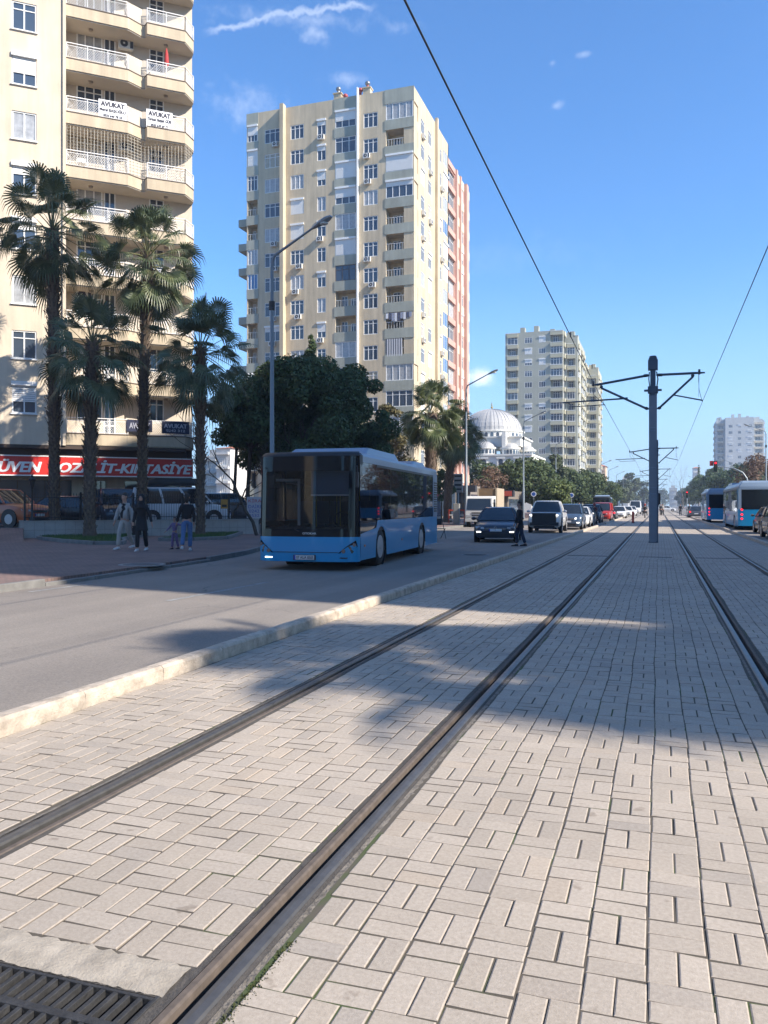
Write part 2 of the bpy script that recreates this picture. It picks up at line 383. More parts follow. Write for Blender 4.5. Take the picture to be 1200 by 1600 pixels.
# median kerbs: cream painted stones with chipped edges
def kerb_run(x0, x1, y0, y1, step=.5, gap=()):
    mb = MB(); y = y0
    while y < y1:
        L = 1.0 if y < 60 else 5.0
        rings = []; k = 8 if y < 22 else 2; out = []
        dz = random.uniform(-.004, .004); dx = random.uniform(-.004, .004)
        for i in range(k+1):
            yy = y+.0015+(L-.003)*i/k
            j = lambda s: random.uniform(-s, s)*.55 if y < 22 else 0
            e = .006 if i in (0, k) else 0
            rings.append([(x0+dx+e, yy, -.06), (x0+dx+e+j(.004), yy, .04), (x0+dx+e+j(.005)+.004, yy, .102+dz+j(.008)), (x0+dx+.022+abs(j(.008)), yy, .124+dz+j(.003)),
                          ((x0+x1)/2, yy, .128+dz+j(.002)), (x1+dx-.02-abs(j(.006)), yy, .124+dz+j(.004)), (x1+dx-.002+j(.004), yy, .10+dz+j(.005)), (x1+dx+j(.005), yy, .04), (x1+dx, yy, -.06)])
        mb.loft(rings, 0, True, False); y += L
    o = mb.build('kerb', M_kerb, fix=False); o['kind'] = 'structure'; return o
kerb_run(KX-.15, KX, -3, 59)
kerb_run(KX-.15, KX, 68, 131)
kerb_run(KX-.15, KX, 143, 700)
kerb_run(RXK, RXK+.15, 4, 131)
kerb_run(RXK, RXK+.15, 143, 700)

# tramway paving: near part block by block, far part as a sheet
RAILS = [(-2.755, 1), (-1.32, -1), (.865, 1), (2.30, -1)]     # x of the head, side of the groove
NEAR = 24.0
def blocks():
    mb = MB(); rnd = random.Random(3)
    def w(cx, y): return .006*sin(y*1.3+cx*2.1)+.004*sin(y*3.7+cx)
    zones = [(KX+.01, -2.755-.116), (-2.755+.106, -1.32-.106), (-1.32+.116, .865-.116), (.865+.106, 2.30-.106), (2.30+.116, RXK-.01)]
    for zi, (xa, xb) in enumerate(zones):
        n = max(1, round((xb-xa)/.205)); cw = (xb-xa)/n
        for c in range(n):
            x0 = xa+c*cw; x1 = x0+cw; y = -.6 if x1 > -3.2 else 0.5; y += (0 if zi != 2 else rnd.uniform(-.02, .02)); k = c
            if x0 > 3.0: y = 4
            if zi == 1: y = 2.305                              # the drain and its collar lie before this
            while y < NEAR:
                ln = .205+rnd.uniform(-.002, .003); j = .0034+rnd.uniform(-.001, .0015); k += 1
                if k % 2: cells = [(x0, (x0+x1)/2, y, y+ln), ((x0+x1)/2, x1, y, y+ln)]
                else: cells = [(x0, x1, y, y+ln/2), (x0, x1, y+ln/2, y+ln)]
                for (a, b, p, q) in cells:
                    a += w(a, p)+j+rnd.uniform(-.0012, .0012); b += w(b, p)-j+rnd.uniform(-.0012, .0012); p += j+rnd.uniform(-.001, .001); q -= j
                    zs = [rnd.uniform(-.0022, .0022)]*4; tx, ty = rnd.uniform(-.0016, .0016), rnd.uniform(-.0016, .0016)
                    zs = [-tx-ty, tx-ty, tx+ty, -tx+ty]; h = rnd.uniform(-.0015, .0015)
                    c_ = .0045
                    top = [(a+c_, p+c_, h+zs[0]), (b-c_, p+c_, h+zs[1]), (b-c_, q-c_, h+zs[2]), (a+c_, q-c_, h+zs[3])]
                    rim = [(a, p, h+zs[0]-.0026), (b, p, h+zs[1]-.0026), (b, q, h+zs[2]-.0026), (a, q, h+zs[3]-.0026)]
                    bot = [(a, p, -.03), (b, p, -.03), (b, q, -.03), (a, q, -.03)]
                    mb.add(top+rim, [(0, 1, 2, 3)]+[(i+4, (i+1) % 4+4, (i+1) % 4, i) for i in range(4)])
                    mb.add(rim+bot, [(i+4, (i+1) % 4+4, (i+1) % 4, i) for i in range(4)], 1)
                y += ln
    o = mb.build('tram_pavement', [M_block, mat('block_side', (.23, .192, .155), 1.0)]); o['kind'] = 'structure'
blocks()
def sand():
    """joint bed; mossy along some joints"""
    m = bpy.data.materials.new('joint_bed'); m.use_nodes = True; nt = NT(m.node_tree); b = nt.n['Principled BSDF']
    pos = nt.node('ShaderNodeTexCoord').outputs['Object']; b.inputs['Roughness'].default_value = 1
    g = nt.ss(nt.noise(pos, 1.1, 4, .6), .52, .62)
    nt.put(b.inputs['Base Color'], nt.mix(g, (.085, .073, .058, 1), (.055, .078, .025, 1)))
    mb = MB()
    for a, b in ((KX, -2.755-.10), (-2.755+.09, -1.32-.09), (-1.32+.10, .865-.10), (.865+.09, 2.30-.09), (2.30+.10, RXK)):
        y0 = 2.2 if a > -2.7 and b < -1.3 else -3
        mb.add([(a, y0, -.0048), (b, y0, -.0048), (b, NEAR, -.0048), (a, NEAR, -.0048)], [(0, 1, 2, 3)])
    mb.build('tram_bed', m)['kind'] = 'structure'
    sheet('track_foundation', [(KX, -3), (RXK, -3), (RXK, NEAR), (KX, NEAR)], -.0755, M_dark)
sand()
for (a, b) in ((NEAR, 132), (142, 900)):
    mb = MB()
    for p, q in ((KX, -2.755-.112), (-2.755+.100, -1.32-.100), (-1.32+.112, .865-.112), (.865+.100, 2.30-.100), (2.30+.112, RXK)): mb.add([(p, a, -.001), (q, a, -.001), (q, b, -.001), (p, b, -.001)], [(0, 1, 2, 3)])
    mb.build('tram_pavement', M_blockfar)['kind'] = 'structure'

# ---------------------------------------------------------------- rails
def rail(x, g, lab):
    t = thing('tram_rail', lab, 'rail', (x, 0, 0), 0, 'grooved tram rails set in the paving')
    ya, yb = -2.5, 900
    def strip(name, prof, m, y0=ya, y1=yb):
        rings = [[(p*g, yy, z) for p, z in prof] for yy in (y0, y1)]
        mb = MB(); mb.loft(rings, 0, True, False); return mb.build(name, m, t, fix=True)
    # measured from the head outwards; g>0: groove on the +x side
    strip('rail_head', [(-.055, -.03), (-.055, -.004), (-.047, .003), (-.022, .006), (-.004, .004), (.001, -.006), (.004, -.05), (-.03, -.05)], M_steel)
    strip('groove', [(.002, -.045), (.042, -.040), (.042, -.06), (.002, -.06)], M_dark)
    strip('rail_lip', [(.040, -.05), (.042, -.004), (.050, .002), (.072, .002), (.077, -.004), (.077, -.05)], M_rust)
    rnd = random.Random(int(x*100))
    for nm, s0, s1, m in (('bitumen_seam', -.056, -.078, M_bitumen), ('bitumen_seam', .078, .106, M_bitumen), ('grout_edge', -.078, -.120, M_grout)):
        mb = MB(); y = ya; row = []
        while y < 30:
            j = rnd.uniform(-.007, .007) if m is M_grout or s1 > 0 else rnd.uniform(-.004, .004)
            row.append(((s0*g), y, -.002 if s1 > 0 else -.0035, (s1*g+j))); y += .045 if y < 10 else .3
        row.append((s0*g, yb, -.002, s1*g))
        vs = []; fs = []
        for i, (a, yy, z, b) in enumerate(row):
            dz = rnd.uniform(-.0015, .0015)*(yy < 20)
            vs += [(a, yy, z), (b, yy, z-.003+dz), (b, yy, -.03)]
            if i: k = 3*i; fs += [(k-3, k, k+1, k-2), (k-2, k+1, k+2, k-1)]
        mb.add(vs, fs); mb.build(nm, m, t, fix=True)
rail(*RAILS[0], 'grooved rail nearest the left kerb, outermost on the left of the median')
rail(*RAILS[1], 'thick grooved rail running from the bottom edge beside the drain grate')
rail(*RAILS[2], 'grooved rail just to the right of the overhead line pole')
rail(*RAILS[3], 'grooved rail nearest the waiting blue buses, farthest right')

# drain grate between the left track's rails, with its concrete collar
t = thing('drain_grate', 'black cast iron drain grate with slots between the rails in the foreground', 'drain grate', (-2.04, 1.8, 0))
mb = MB(); xa, xb = -.585, .585
for r in range(4):
    y1 = .31-r*.155; y0 = y1-.125
    mb.box(xa, xb, y1, y1+.012 if r == 0 else y1+.03, -.03, -.002); n = 26
    for i in range(n+1):
        x = xa+(xb-xa)*i/n; mb.box(x-.0085, x+.0085, y0, y1, -.03, -.003)
mb.box(xa, xb, -.32, -.29, -.03, -.002); mb.box(xa-.012, xa, -.32, .33, -.04, .001); mb.box(xb, xb+.012, -.32, .33, -.04, .001)
mb.build('grate_bars', mat('cast_iron', (.05, .05, .052), .6, metal=.3, var=.4, vscale=20, bump=.4), t, bevel=.002)
mb = MB(); mb.box(xa, xb, -.33, .33, -.074, -.065); mb.build('sump', M_dark, t)
mb = MB(); row = []; rnd = random.Random(5); N = 60
vs = []; fs = []
for i in range(N+1):
    x = -2.635+1.197*i/N
    ys = [2.133+rnd.uniform(-.004, .004), 2.17, 2.22, 2.26, 2.305+rnd.uniform(-.012, .012)]
    zs = [-.004, .003, .004, .003, -.003]
    vs += [(x+rnd.uniform(-.003, .003), y, z+rnd.uniform(-.0025, .0025)) for y, z in zip(ys, zs)]
    if i: fs += [(5*(i-1)+k, 5*i+k, 5*i+k+1, 5*(i-1)+k+1) for k in range(4)]
mb.add(vs, [f[::-1] for f in fs], 0, True)
o = mb.build('concrete_collar', mat('patch_concrete', (.40, .35, .285), .95, var=.35, vscale=10, bump=.35, bscale=90), fix=True); o['kind'] = 'structure'
mb = MB(); mb.box(-2.66, -1.41, -1, 1.47, -.035, -.004); mb.box(-1.443, -1.405, 1.47, 2.32, -.06, -.0042); mb.box(-2.665, -2.638, 1.47, 2.32, -.06, -.0042); mb.box(-2.64, -1.44, 2.13, 2.31, -.06, -.0055); o = mb.build('drain_bed', M_bitumen); o['kind'] = 'structure'
# moss tuft by the rail in the foreground
mb = MB(); rnd = random.Random(9)
for i in range(900):
    y = rnd.uniform(1.45, 2.55) if i % 3 else rnd.uniform(1.5, 1.9); x = -1.32+.128+rnd.gauss(0, .010)
    s = rnd.uniform(.003, .007); a = rnd.uniform(0, 6.3)
    mb.add([(x+s*cos(a), y+s*sin(a), -.004), (x-s*cos(a), y-s*sin(a), -.004), (x, y, .003+rnd.uniform(0, .004))], [(0, 1, 2)])
tag(mb.build('moss', M_moss), 'green moss along the edge of the rail in the foreground', 'moss', kind='stuff')

# cross drains
for i, (a, b, y, lab) in enumerate(((-2.6, -1.45, 24.9, 'narrow dark cross drain between the rails of the left track'), (-.55, .35, 24.9, 'short dark cross drain in the middle strip before the pole'), (1.0, 2.17, 24.9, 'narrow dark cross drain between the rails of the right track'))):
    mb = MB()
    mb.box(a, b, y-.09, y-.07, -.02, .004); mb.box(a, b, y+.07, y+.09, -.02, .004)
    k = a
    while k < b: mb.box(k, k+.02, y-.07, y+.07, -.02, .003); k += .05
    tag(mb.build('track_drain', mat('drain_iron', (.03, .03, .032), .7)), lab, 'drain', 'drains across the tracks')
# a manhole cover, and a disc in place of a sunlit patch
def manhole(x, y, z, r, lab, m):
    mb = MB(); mb.cyl((x, y, z-.02), (x, y, z+.006), r, n=28, smooth=False); mb.cyl((x, y, z+.006), (x, y, z+.010), r*.78, n=28, mi=1, smooth=False)
    for i in range(8): mb.box(x-r*.7+i*r*.2, x-r*.7+i*r*.2+.02, y-r*.4, y+r*.4, z+.010, z+.014, 1)
    tag(mb.build('manhole_or_sunpatch', [mat('cover_ring', (.26, .25, .24), .8, var=.3), m]), lab, 'manhole cover')
p = at(222, 882, .1); manhole(p.x, p.y, .1, .55, 'round pale manhole cover on the pink pavement in front of the walkers', mat('cover_iron', (.15, .14, .14), .8, var=.3))
p = at(742, 867, -.03); manhole(p.x, p.y, -.03, .45, 'round disc in place of a sunlit patch on the asphalt beside the median', mat('cover_iron2', (.05, .05, .05), .7))  # disc laid where a patch of sunlight falls on the asphalt
# painted lane marks
def mark(x0, y0, x1, y1, w=.12):
    a, b = Vector((x0, y0)), Vector((x1, y1)); t_ = (b-a).normalized(); n = Vector((t_.y, -t_.x))*w/2
    return [(a-n), (a+n), (b+n), (b-n)]
mb = MB()
for (x0, y0, x1, y1) in [(-7.45, 11.2, -7.4, 14.6), (-10.55, 11.6, -10.5, 13.2), (-7.4, 20.5, -7.4, 23.5), (-7.45, 2.0, -7.45, 5.2)]+[(-8.4, 29.5+9*i, -8.4, 32.5+9*i) for i in range(11)]+[(7.5, 20+9*i, 7.5, 23+9*i) for i in range(12)]:
    q = mark(x0, y0, x1, y1); mb.add([(v.x, v.y, -.026) for v in q], [(0, 1, 2, 3)])
mb.add([(4.2, 39, -.026), (10.8, 39, -.026), (10.8, 39.4, -.026), (4.2, 39.4, -.026)], [(0, 1, 2, 3)])
for i in range(8): mb.add([(-13.0+i*1.1, 127, -.026), (-12.4+i*1.1, 127, -.026), (-12.4+i*1.1, 130.5, -.026), (-13.0+i*1.1, 130.5, -.026)], [(0, 1, 2, 3)])
mb.build('road_markings', M_line)['kind'] = 'structure'
# ---------------------------------------------------------------- facade kit
M_frame = mat('white_frame', (.78, .78, .76), .5)
M_bframe = mat('brown_frame', (.10, .07, .05), .5)
M_pane = mat('window_glass', (.055, .075, .105), .06, spec=.9)
M_paneb = mat('window_glass_blue', (.06, .16, .34), .12, spec=.9)
M_curt = mat('curtained_glass', (.42, .43, .44), .12, var=.35, vscale=3.5, spec=.7)
M_curtw = mat('warm_curtained_glass', (.46, .40, .30), .15, var=.35, vscale=3.5, spec=.6)
M_shut = mat('roller_shutter', (.72, .72, .70), .6)
M_rail = mat('white_railing', (.75, .74, .72), .5)
M_ac = mat('ac_white', (.68, .67, .63), .6, var=.15)
M_acf = mat('ac_fan', (.06, .06, .07), .6)

class Face:
    """a wall plane: origin, direction u (left to right as seen from outside)"""
    def __init__(s, O, u): s.O = Vector((O[0], O[1], 0)); s.u = Vector((u[0], u[1], 0)).normalized(); s.n = Vector((s.u.y, -s.u.x, 0)); s.rz = atan2(s.u.y, s.u.x)
    def P(s, a, d, z): return s.O+s.u*a+s.n*d+Vector((0, 0, z))          # d is outward
    def mat(s, a=0, d=0, z=0): return Matrix.Translation(s.P(a, d, z)) @ Matrix.Rotation(s.rz, 4, 'Z')
def facade(mb, fc, W, z0, z1, ops, mi=0, mir=None, s_from=0):
    """wall with real openings; ops: (s0, s1, za, zb, depth, closed)"""
    S = sorted({round(x, 4) for o in ops for x in o[:2]} | {s_from, W}); Z = sorted({round(z, 4) for o in ops for z in o[2:4]} | {z0, z1})
    for i in range(len(S)-1):
        for j in range(len(Z)-1):
            a, b, c, d = S[i], S[i+1], Z[j], Z[j+1]; mx, mz = (a+b)/2, (c+d)/2
            if any(o[0] < mx < o[1] and o[2] < mz < o[3] for o in ops): continue
            mb.quad(fc.P(a, 0, c), fc.P(b, 0, c), fc.P(b, 0, d), fc.P(a, 0, d), mi)
    r = mi if mir is None else mir
    for (a, b, c, d, dp, closed) in ops:
        P = fc.P
        mb.quad(P(a, 0, c), P(b, 0, c), P(b, -dp, c), P(a, -dp, c), r); mb.quad(P(a, -dp, d), P(b, -dp, d), P(b, 0, d), P(a, 0, d), r)
        mb.quad(P(a, 0, c), P(a, -dp, c), P(a, -dp, d), P(a, 0, d), r); mb.quad(P(b, -dp, c), P(b, 0, c), P(b, 0, d), P(b, -dp, d), r)
        if closed: mb.quad(P(a, -dp, c), P(b, -dp, c), P(b, -dp, d), P(a, -dp, d), r)
WCACHE = {}
def win_meshes(w, h, kind):
    """frame mesh + pane mesh; local x 0..w, y outward negative, z 0..h"""
    k = (round(w, 2), round(h, 2), kind)
    if k in WCACHE: return WCACHE[k]
    fr, pn = MB(), MB(); t = .07; dp = .06; base = kind.split('_')[0]
    n = 3 if w > 1.25 else 2
    if w > 2.6: n = 4
    if w > 4: n = 6
    fr.box(0, w, -dp, 0, 0, t); fr.box(0, w, -dp, 0, h-t, h); fr.box(0, t, -dp, 0, t, h-t); fr.box(w-t, w, -dp, 0, t, h-t)
    for i in range(1, n): x = w*i/n; fr.box(x-t*.5, x+t*.5, -dp+.004, 0, t, h-t)
    if base in ('t', 'tb', 'c', 'brown', 'warm') : fr.box(t, w-t, -dp+.008, 0, h*.72, h*.72+t*.7) if base != 'brown' else fr.box(t, w-t, -dp+.008, 0, h*.7, h*.7+.05)
    if base == 'l': fr.box(t, w-t, -dp+.008, 0, h*.24, h*.24+t)
    pn.quad((t, -.02, t), (w-t, -.02, t), (w-t, -.02, h-t), (t, -.02, h-t))
    if kind == 'shut' or kind == 'half' or kind == 'third':
        f = {'shut': .04, 'half': .42, 'third': .68}[kind]; z = h*f; zz = h
        fr.box(-.03, w+.03, -.22, 0, h-.02, h+.2)
        k2 = 0
        while zz > z+.05: fr.box(t*.6, w-t*.6, -dp-.02, -.03, max(z, zz-.10), zz-.012); zz -= .11
    fm = {'brown': M_bframe}.get(base, M_frame)
    pm = {'c': M_curt, 'b': M_paneb}.get(base, M_pane)
    if base == 'curt': pm = M_curt
    if base == 'warm': pm = M_curtw
    r = (fr.mesh('window', [fm]), pn.mesh('pane', [pm])); WCACHE[k] = r; return r
def window(parent, fc, s, z, w, h, kind, depth=.12, name='window', kids=True):
    f, p = win_meshes(w, h, kind); o = obj(name, f, parent, fc.P(s, -depth, z), fc.rz)
    if kids: obj('pane', p, o, (0, 0, 0))
    return o
AC = None
def ac_unit(parent, fc, s, z, d=0):
    global AC
    if AC is None:
        mb = MB(); mb.box(0, .8, -.36, -.06, 0, .55); mb.cyl((.3, -.362, .28), (.3, -.37, .28), .21, n=14, mi=1); mb.cyl((.3, -.371, .28), (.3, -.376, .28), .06, n=8, mi=0)
        mb.box(.62, .78, -.366, -.36, .05, .5, 1); mb.box(.08, .12, -.36, 0, -.05, 0); mb.box(.66, .70, -.36, 0, -.05, 0); AC = mb.mesh('air_conditioner', [M_ac, M_acf])
    return obj('air_conditioner', AC, parent, fc.P(s, d, z), fc.rz)
def railing_mb(mb, fc, pts, z, h=.85, lattice=True, r=.018, step=.12):
    """railing along a polyline of (s, outward) points"""
    for (a, b) in zip(pts, pts[1:]):
        P, Q = fc.P(a[0], a[1], z), fc.P(b[0], b[1], z); L = (Q-P).length; up = Vector((0, 0, 1))
        for hh in (.06, h-.14, h): mb.tube([P+up*hh, Q+up*hh], r if hh < h else r*1.5, 4, smooth=False)
        n = max(1, round(L/1.1))
        for i in range(n+1): X = P.lerp(Q, i/n); mb.tube([X, X+up*h], r*1.5, 4, smooth=False)
        if lattice:
            m = max(2, int(L/step))
            for i in range(m):
                A = P.lerp(Q, i/m); B = P.lerp(Q, min(1, (i+4.5)/m)); C = P.lerp(Q, max(0, (i-4.5)/m))
                mb.tube([A+up*.06, B+up*(h-.14)*1.0], r*.45, 3, caps=False, smooth=False); mb.tube([A+up*.06, C+up*(h-.14)], r*.45, 3, caps=False, smooth=False)
        else:
            m = max(2, int(L/step))
            for i in range(m): A = P.lerp(Q, (i+.5)/m); mb.tube([A+up*.06, A+up*(h-.14)], r*.6, 4, caps=False, smooth=False)

# ================================================================ left apartment block (stands skewed to the road)
def left_block():
    P40 = Vector((-31.4, 34.2)); Q = Vector((-24.7, 40.1)); u = (Q-P40).normalized()
    fc = Face(P40, u)
    def s_at(px):
        a = math.atan((px-600)/F)-YAW; d = Vector((math.sin(a), cos(a)))
        # P40 + u s = d r
        det = u.x*(-d.y)-(-d.x)*u.y; return ((-P40.x)*(-d.y)-(-d.x)*(-P40.y))/det
    M_wall = mat('cream_render', (.72, .61, .47), .92, var=.16, vscale=.5, streak=.16, bump=.12, bscale=50)
    M_band = mat('ochre_fascia', (.62, .515, .37), .92, var=.14, vscale=.8, streak=.22)
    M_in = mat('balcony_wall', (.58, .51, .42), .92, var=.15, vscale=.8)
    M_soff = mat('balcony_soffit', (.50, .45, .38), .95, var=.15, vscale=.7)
    M_overhang_shade = mat('overhang_shade', (.07, .05, .04), .9)  # near-black brown paints in the shade of the recess under the overhang
    root = thing('apartment_block', 'cream apartment block behind the palms, with stacked balconies and a red shop sign', 'apartment block', (P40.x, P40.y, 0))
    inv = Matrix.Translation((-P40.x, -P40.y, 0))
    f0 = 5.37; st = 2.86; NF = 12; top = f0+NF*st
    sL, s1, sB = -16.0, s_at(98), s_at(103); s2, s2b, s3, s4, s5 = s_at(200), s_at(222), s_at(228), s_at(290), s_at(307)
    wx0, wx1 = s_at(18.5), s_at(57)
    def B(mb, name, mats, par=root, **k):
        mb.M = None; o = mb.build(name, mats, par, **k); o.location = (-P40.x, -P40.y, 0) if par is root else (0, 0, 0); return o
    # the wall with its window openings
    mb = MB(); ops = []
    cols = [wx0-(-sL+wx0)*0.52, wx0]
    for k in range(NF):
        for c, s in enumerate((wx0-6.4, wx0-3.4, wx0)):
            w = wx1-wx0; ops.append((s, s+w, f0+k*st+.95, f0+k*st+2.42, .22, False))
    facade(mb, fc, s1, 4.7, top, ops, 0, s_from=sL)
    # pier beside the balconies
    P = fc.P
    def prism_s(mb, poly, z0, z1, mi): mb.prism([tuple(P(a, d, 0)[:2]) for a, d in poly], z0, z1, mi)
    prism_s(mb, [(s1, .12), (s1, -1.6), (sB, -1.6), (sB, .12)], 4.7, top, 0)
    # balcony back wall, ends and core
    ops = []
    wz = s_at(118); dr0, dr1 = s_at(146), s_at(196)
    for k in range(NF):
        z = f0+k*st; ops += [(s_at(121), s_at(163), z+.85, z+2.3, .1, False), (s_at(165), s_at(184), z+.02, z+2.3, .1, False), (s_at(238), s_at(262), z+.9, z+2.25, .1, False)]
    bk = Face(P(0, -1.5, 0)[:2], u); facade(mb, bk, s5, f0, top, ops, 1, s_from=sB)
    rt = Face(P(s5, -1.5, 0)[:2], (-fc.n.x, -fc.n.y)); facade(mb, rt, 12, 0, top, [], 0)
    lt = Face(P(sL, -13, 0)[:2], (fc.n.x, fc.n.y)); facade(mb, lt, 13, 0, top, [], 0)
    br = Face(P(s5, -13.5, 0)[:2], (-u.x, -u.y)); facade(mb, br, s5-sL, 0, top, [], 0)
    prism_s(mb, [(sL, 0), (s5, 0), (s5, -13.2), (sL, -13.2)][::-1], top, top+1.1, 0)
    # ground floor, set back under the overhang
    gf = Face(P(0, -1.9, 0)[:2], u)
    facade(mb, gf, s5-.3, -.1, 4.75, [(sL+1, s1-6, .1, 2.9, .3, False), (s1-5, s1+.5, .1, 2.9, .3, False), (s1+1.2, s2-1, .1, 2.9, .3, False), (s2, s5-.6, .1, 2.9, .3, False)], 0, s_from=sL)
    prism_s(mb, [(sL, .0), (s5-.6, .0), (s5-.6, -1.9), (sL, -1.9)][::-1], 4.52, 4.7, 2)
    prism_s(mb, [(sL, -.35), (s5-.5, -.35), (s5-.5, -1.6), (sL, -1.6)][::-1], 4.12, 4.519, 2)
    B(mb, 'wall', [M_wall, M_in, M_overhang_shade], fix=False)
    # shop glazing
    for a, b in ((sL+1, s1-6), (s1-5, s1+.5), (s1+1.2, s2-1), (s2, s5-.6)):
        mb = MB(); mb.M = None
        mb.quad(gf.P(a, -.25, .1), gf.P(b, -.25, .1), gf.P(b, -.25, 2.9), gf.P(a, -.25, 2.9), 0)
        n = 4
        for i in range(n+1):
            x = a+(b-a)*i/n; mb.M = gf.mat(x, -.25, 0); mb.box(-.03, .03, -.05, 0, .1, 2.9, 1); mb.M = None
        B(mb, 'shop_window', [M_pane, M_black])
    kinds = ['half', 't', 't', 'shut', 'c', 'third', 't', 'half', 't', 't', 'half', 't']
    kseen = {0: 'half', 1: 't', 2: 'curt_t', 3: 'third', 4: 'third', 5: 'curt_t', 6: 'half', 7: 't', 8: 't'}
    rnd = random.Random(2)
    def W(face, s, z, w, h, kind, dp):
        o = window(root, face, s, z, w, h, kind, dp); o.location = Vector(o.location)-Vector((P40.x, P40.y, 0)); return o
    for k in range(NF):
        for c, s in enumerate((wx0-6.4, wx0-3.4, wx0)):
            kd = kseen.get(k, 't') if c == 2 else rnd.choice(kinds)
            o = W(fc, s, f0+k*st+.95, wx1-wx0, 1.47, kd, .1)
            sb = MB(); sb.box(-.06, wx1-wx0+.06, -.19, -.02, -.06, 0); sb.build('sill', M_frame, o)
        z = f0+k*st
        W(bk, s_at(121), z+.85, s_at(163)-s_at(121), 1.45, ['t', 'curt_t', 'warm_t'][k % 3], .06)
        W(bk, s_at(165), z+.02, s_at(184)-s_at(165), 2.28, 'l', .06).name = 'balcony_door'
        W(bk, s_at(238), z+.9, s_at(262)-s_at(238), 1.35, 't', .06)
        # slab, fascia and railing
        poly = [(sB, 0), (s2, 0), (s2b, -.45), (s3, -.45), (s3+.08, -.1), (s4, -.1), (s5, -.95), (s5, -1.49), (sB, -1.49)]
        mb = MB(); e = .0
        prism_s(mb, poly[::-1], z-.62, z-.002, 0)
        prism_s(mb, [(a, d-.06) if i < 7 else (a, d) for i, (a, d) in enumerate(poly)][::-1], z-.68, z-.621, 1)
        mb.M = None
        # thin drip edge on the top
        for (a, b) in zip(poly[:6], poly[1:7]):
            A, Bq = P(a[0], a[1], z), P(b[0], b[1], z); mb.tube([A, Bq], .035, 4, 2, smooth=False)
        bal = B(mb, 'balcony', [M_band, M_soff, M_bframe])
        mb = MB()
        inset = [(a, d-.08) for a, d in poly[:7]]; inset[0] = (sB+.03, -.08)
        wb = MB(); wb.prism([tuple(P(a, d, 0)[:2]) for a, d in [(s2-.1, -.14), (s2b+.05, -.55), (s3+.1, -.5), (s3+.1, -.62), (s2-.1, -.3)]][::-1], z, z+.95, 0)
        wb.build('parapet', M_in, bal)
        railing_mb(mb, fc, inset[:2], z, .85); railing_mb(mb, fc, inset[4:], z, .85)
        B(mb, 'railing', M_rail, bal)
        for s in (s_at(143), s_at(262)):
            lamp = MB(); q = P(s, -.75, z-.70); lamp.cyl(q+Vector((0, 0, .02)), q-Vector((0, 0, .09)), .13, .10, 10)
            B(lamp, 'ceiling_lamp', mat('lamp_bowl', (.3, .25, .2), .5), bal)
    for (s, k) in ((s_at(188), 7), (s_at(188), 5), (s_at(120), 2)):
        o = ac_unit(root, bk, s, f0+k*st+1.75); o.location = Vector(o.location)-Vector((P40.x, P40.y, 0))
    # safety net on one balcony
    mb = MB(); z = f0+5*st; pts = [(sB+.05, -.1), (s2, -.1), (s2b, -.5), (s3, -.5), (s4, -.2), (s5-.05, -1.0)]
    for (a, b) in zip(pts, pts[1:]):
        L = sqrt((a[0]-b[0])**2+(a[1]-b[1])**2); n = max(1, int(L/.17))
        for i in range(n): A = P(a[0]+(b[0]-a[0])*i/n, a[1]+(b[1]-a[1])*i/n, z); mb.tube([A, A+Vector((0, 0, 2.2))], .009, 3, caps=False, smooth=False)
        for i in range(13): mb.tube([P(a[0], a[1], z+i*.17), P(b[0], b[1], z+i*.17)], .009, 3, caps=False, smooth=False)
    B(mb, 'safety_net', mat('net_cord', (.6, .56, .48), .8))
    # ---- shop sign: top-level, it is fixed lettering on the building but a thing one could lift off
    sg = Face(P(0, -.30, 0)[:2], u); sz = 3.05
    s0, sE = s_at(-60), s_at(303)
    sign = thing('shop_sign', 'long red shop sign with white slanted lettering above the parked cars', 'shop sign', sg.P(s0, 0, 3.1), sg.rz)
    mb = MB(); mb.box(0, sE-s0, .0, .16, 0, 1.03); mb.box(-.03, sE-s0+.03, -.015, .0, -.03, .03, 1); mb.box(-.03, sE-s0+.03, -.015, .0, 1.0, 1.06, 1)
    mb.build('panel', [mat('sign_red', (.60, .03, .022), .45, var=.1), M_frame], sign)
    M_wht = mat('sign_white', (.78, .78, .78), .5)
    a, b = s_at(-22)-s0, s_at(65)-s0; text('lettering', 'GÜVEN', b-a, .68, M_wht, sign, ((a+b)/2, -.02, .5), 0, .25, .02, .022)
    a, b = s_at(92)-s0, s_at(301)-s0; text('lettering', 'OZALİT-KIRTASİYE', b-a, .70, M_wht, sign, ((a+b)/2, -.02, .52), 0, .25, .02, .022)
    # ---- banners
    def banner(lab, k, pa, pb, zt, zb, lines, bg, fg, d=-.02):
        sa, sb = s_at(pa), s_at(pb); w = sb-sa
        t = thing('banner', lab, 'banner', P(sa, d, f0+k*st+zb), fc.rz, 'lawyers\' banners on the balconies')
        mb = MB(); mb.box(0, w, 0, .012, 0, zt-zb); mb.build('cloth', bg, t)
        for (s, cx, cz, ww, hh) in lines: text('lettering', s, ww*w, hh*(zt-zb), fg, t, (cx*w, -.01, cz*(zt-zb)), 0, 0, .02, .010 if cz > .6 else .005)
    M_bw = mat('banner_white', (.82, .82, .82), .7); M_bk = mat('banner_ink', (.03, .03, .05), .7); M_bd = mat('banner_dark', (.02, .025, .06), .7)
    M_bg = mat('banner_grey', (.35, .36, .42), .7)
    banner('white banner with black lettering on the balcony railing, the left of the pair', 6, 154, 198, .98, -.02,
           [('AVUKAT', .5, .78, .84, .26), ('Meral BAŞOĞLU', .5, .47, .92, .25), ('0533 640 78 18', .5, .16, .66, .13)], M_bw, M_bk)
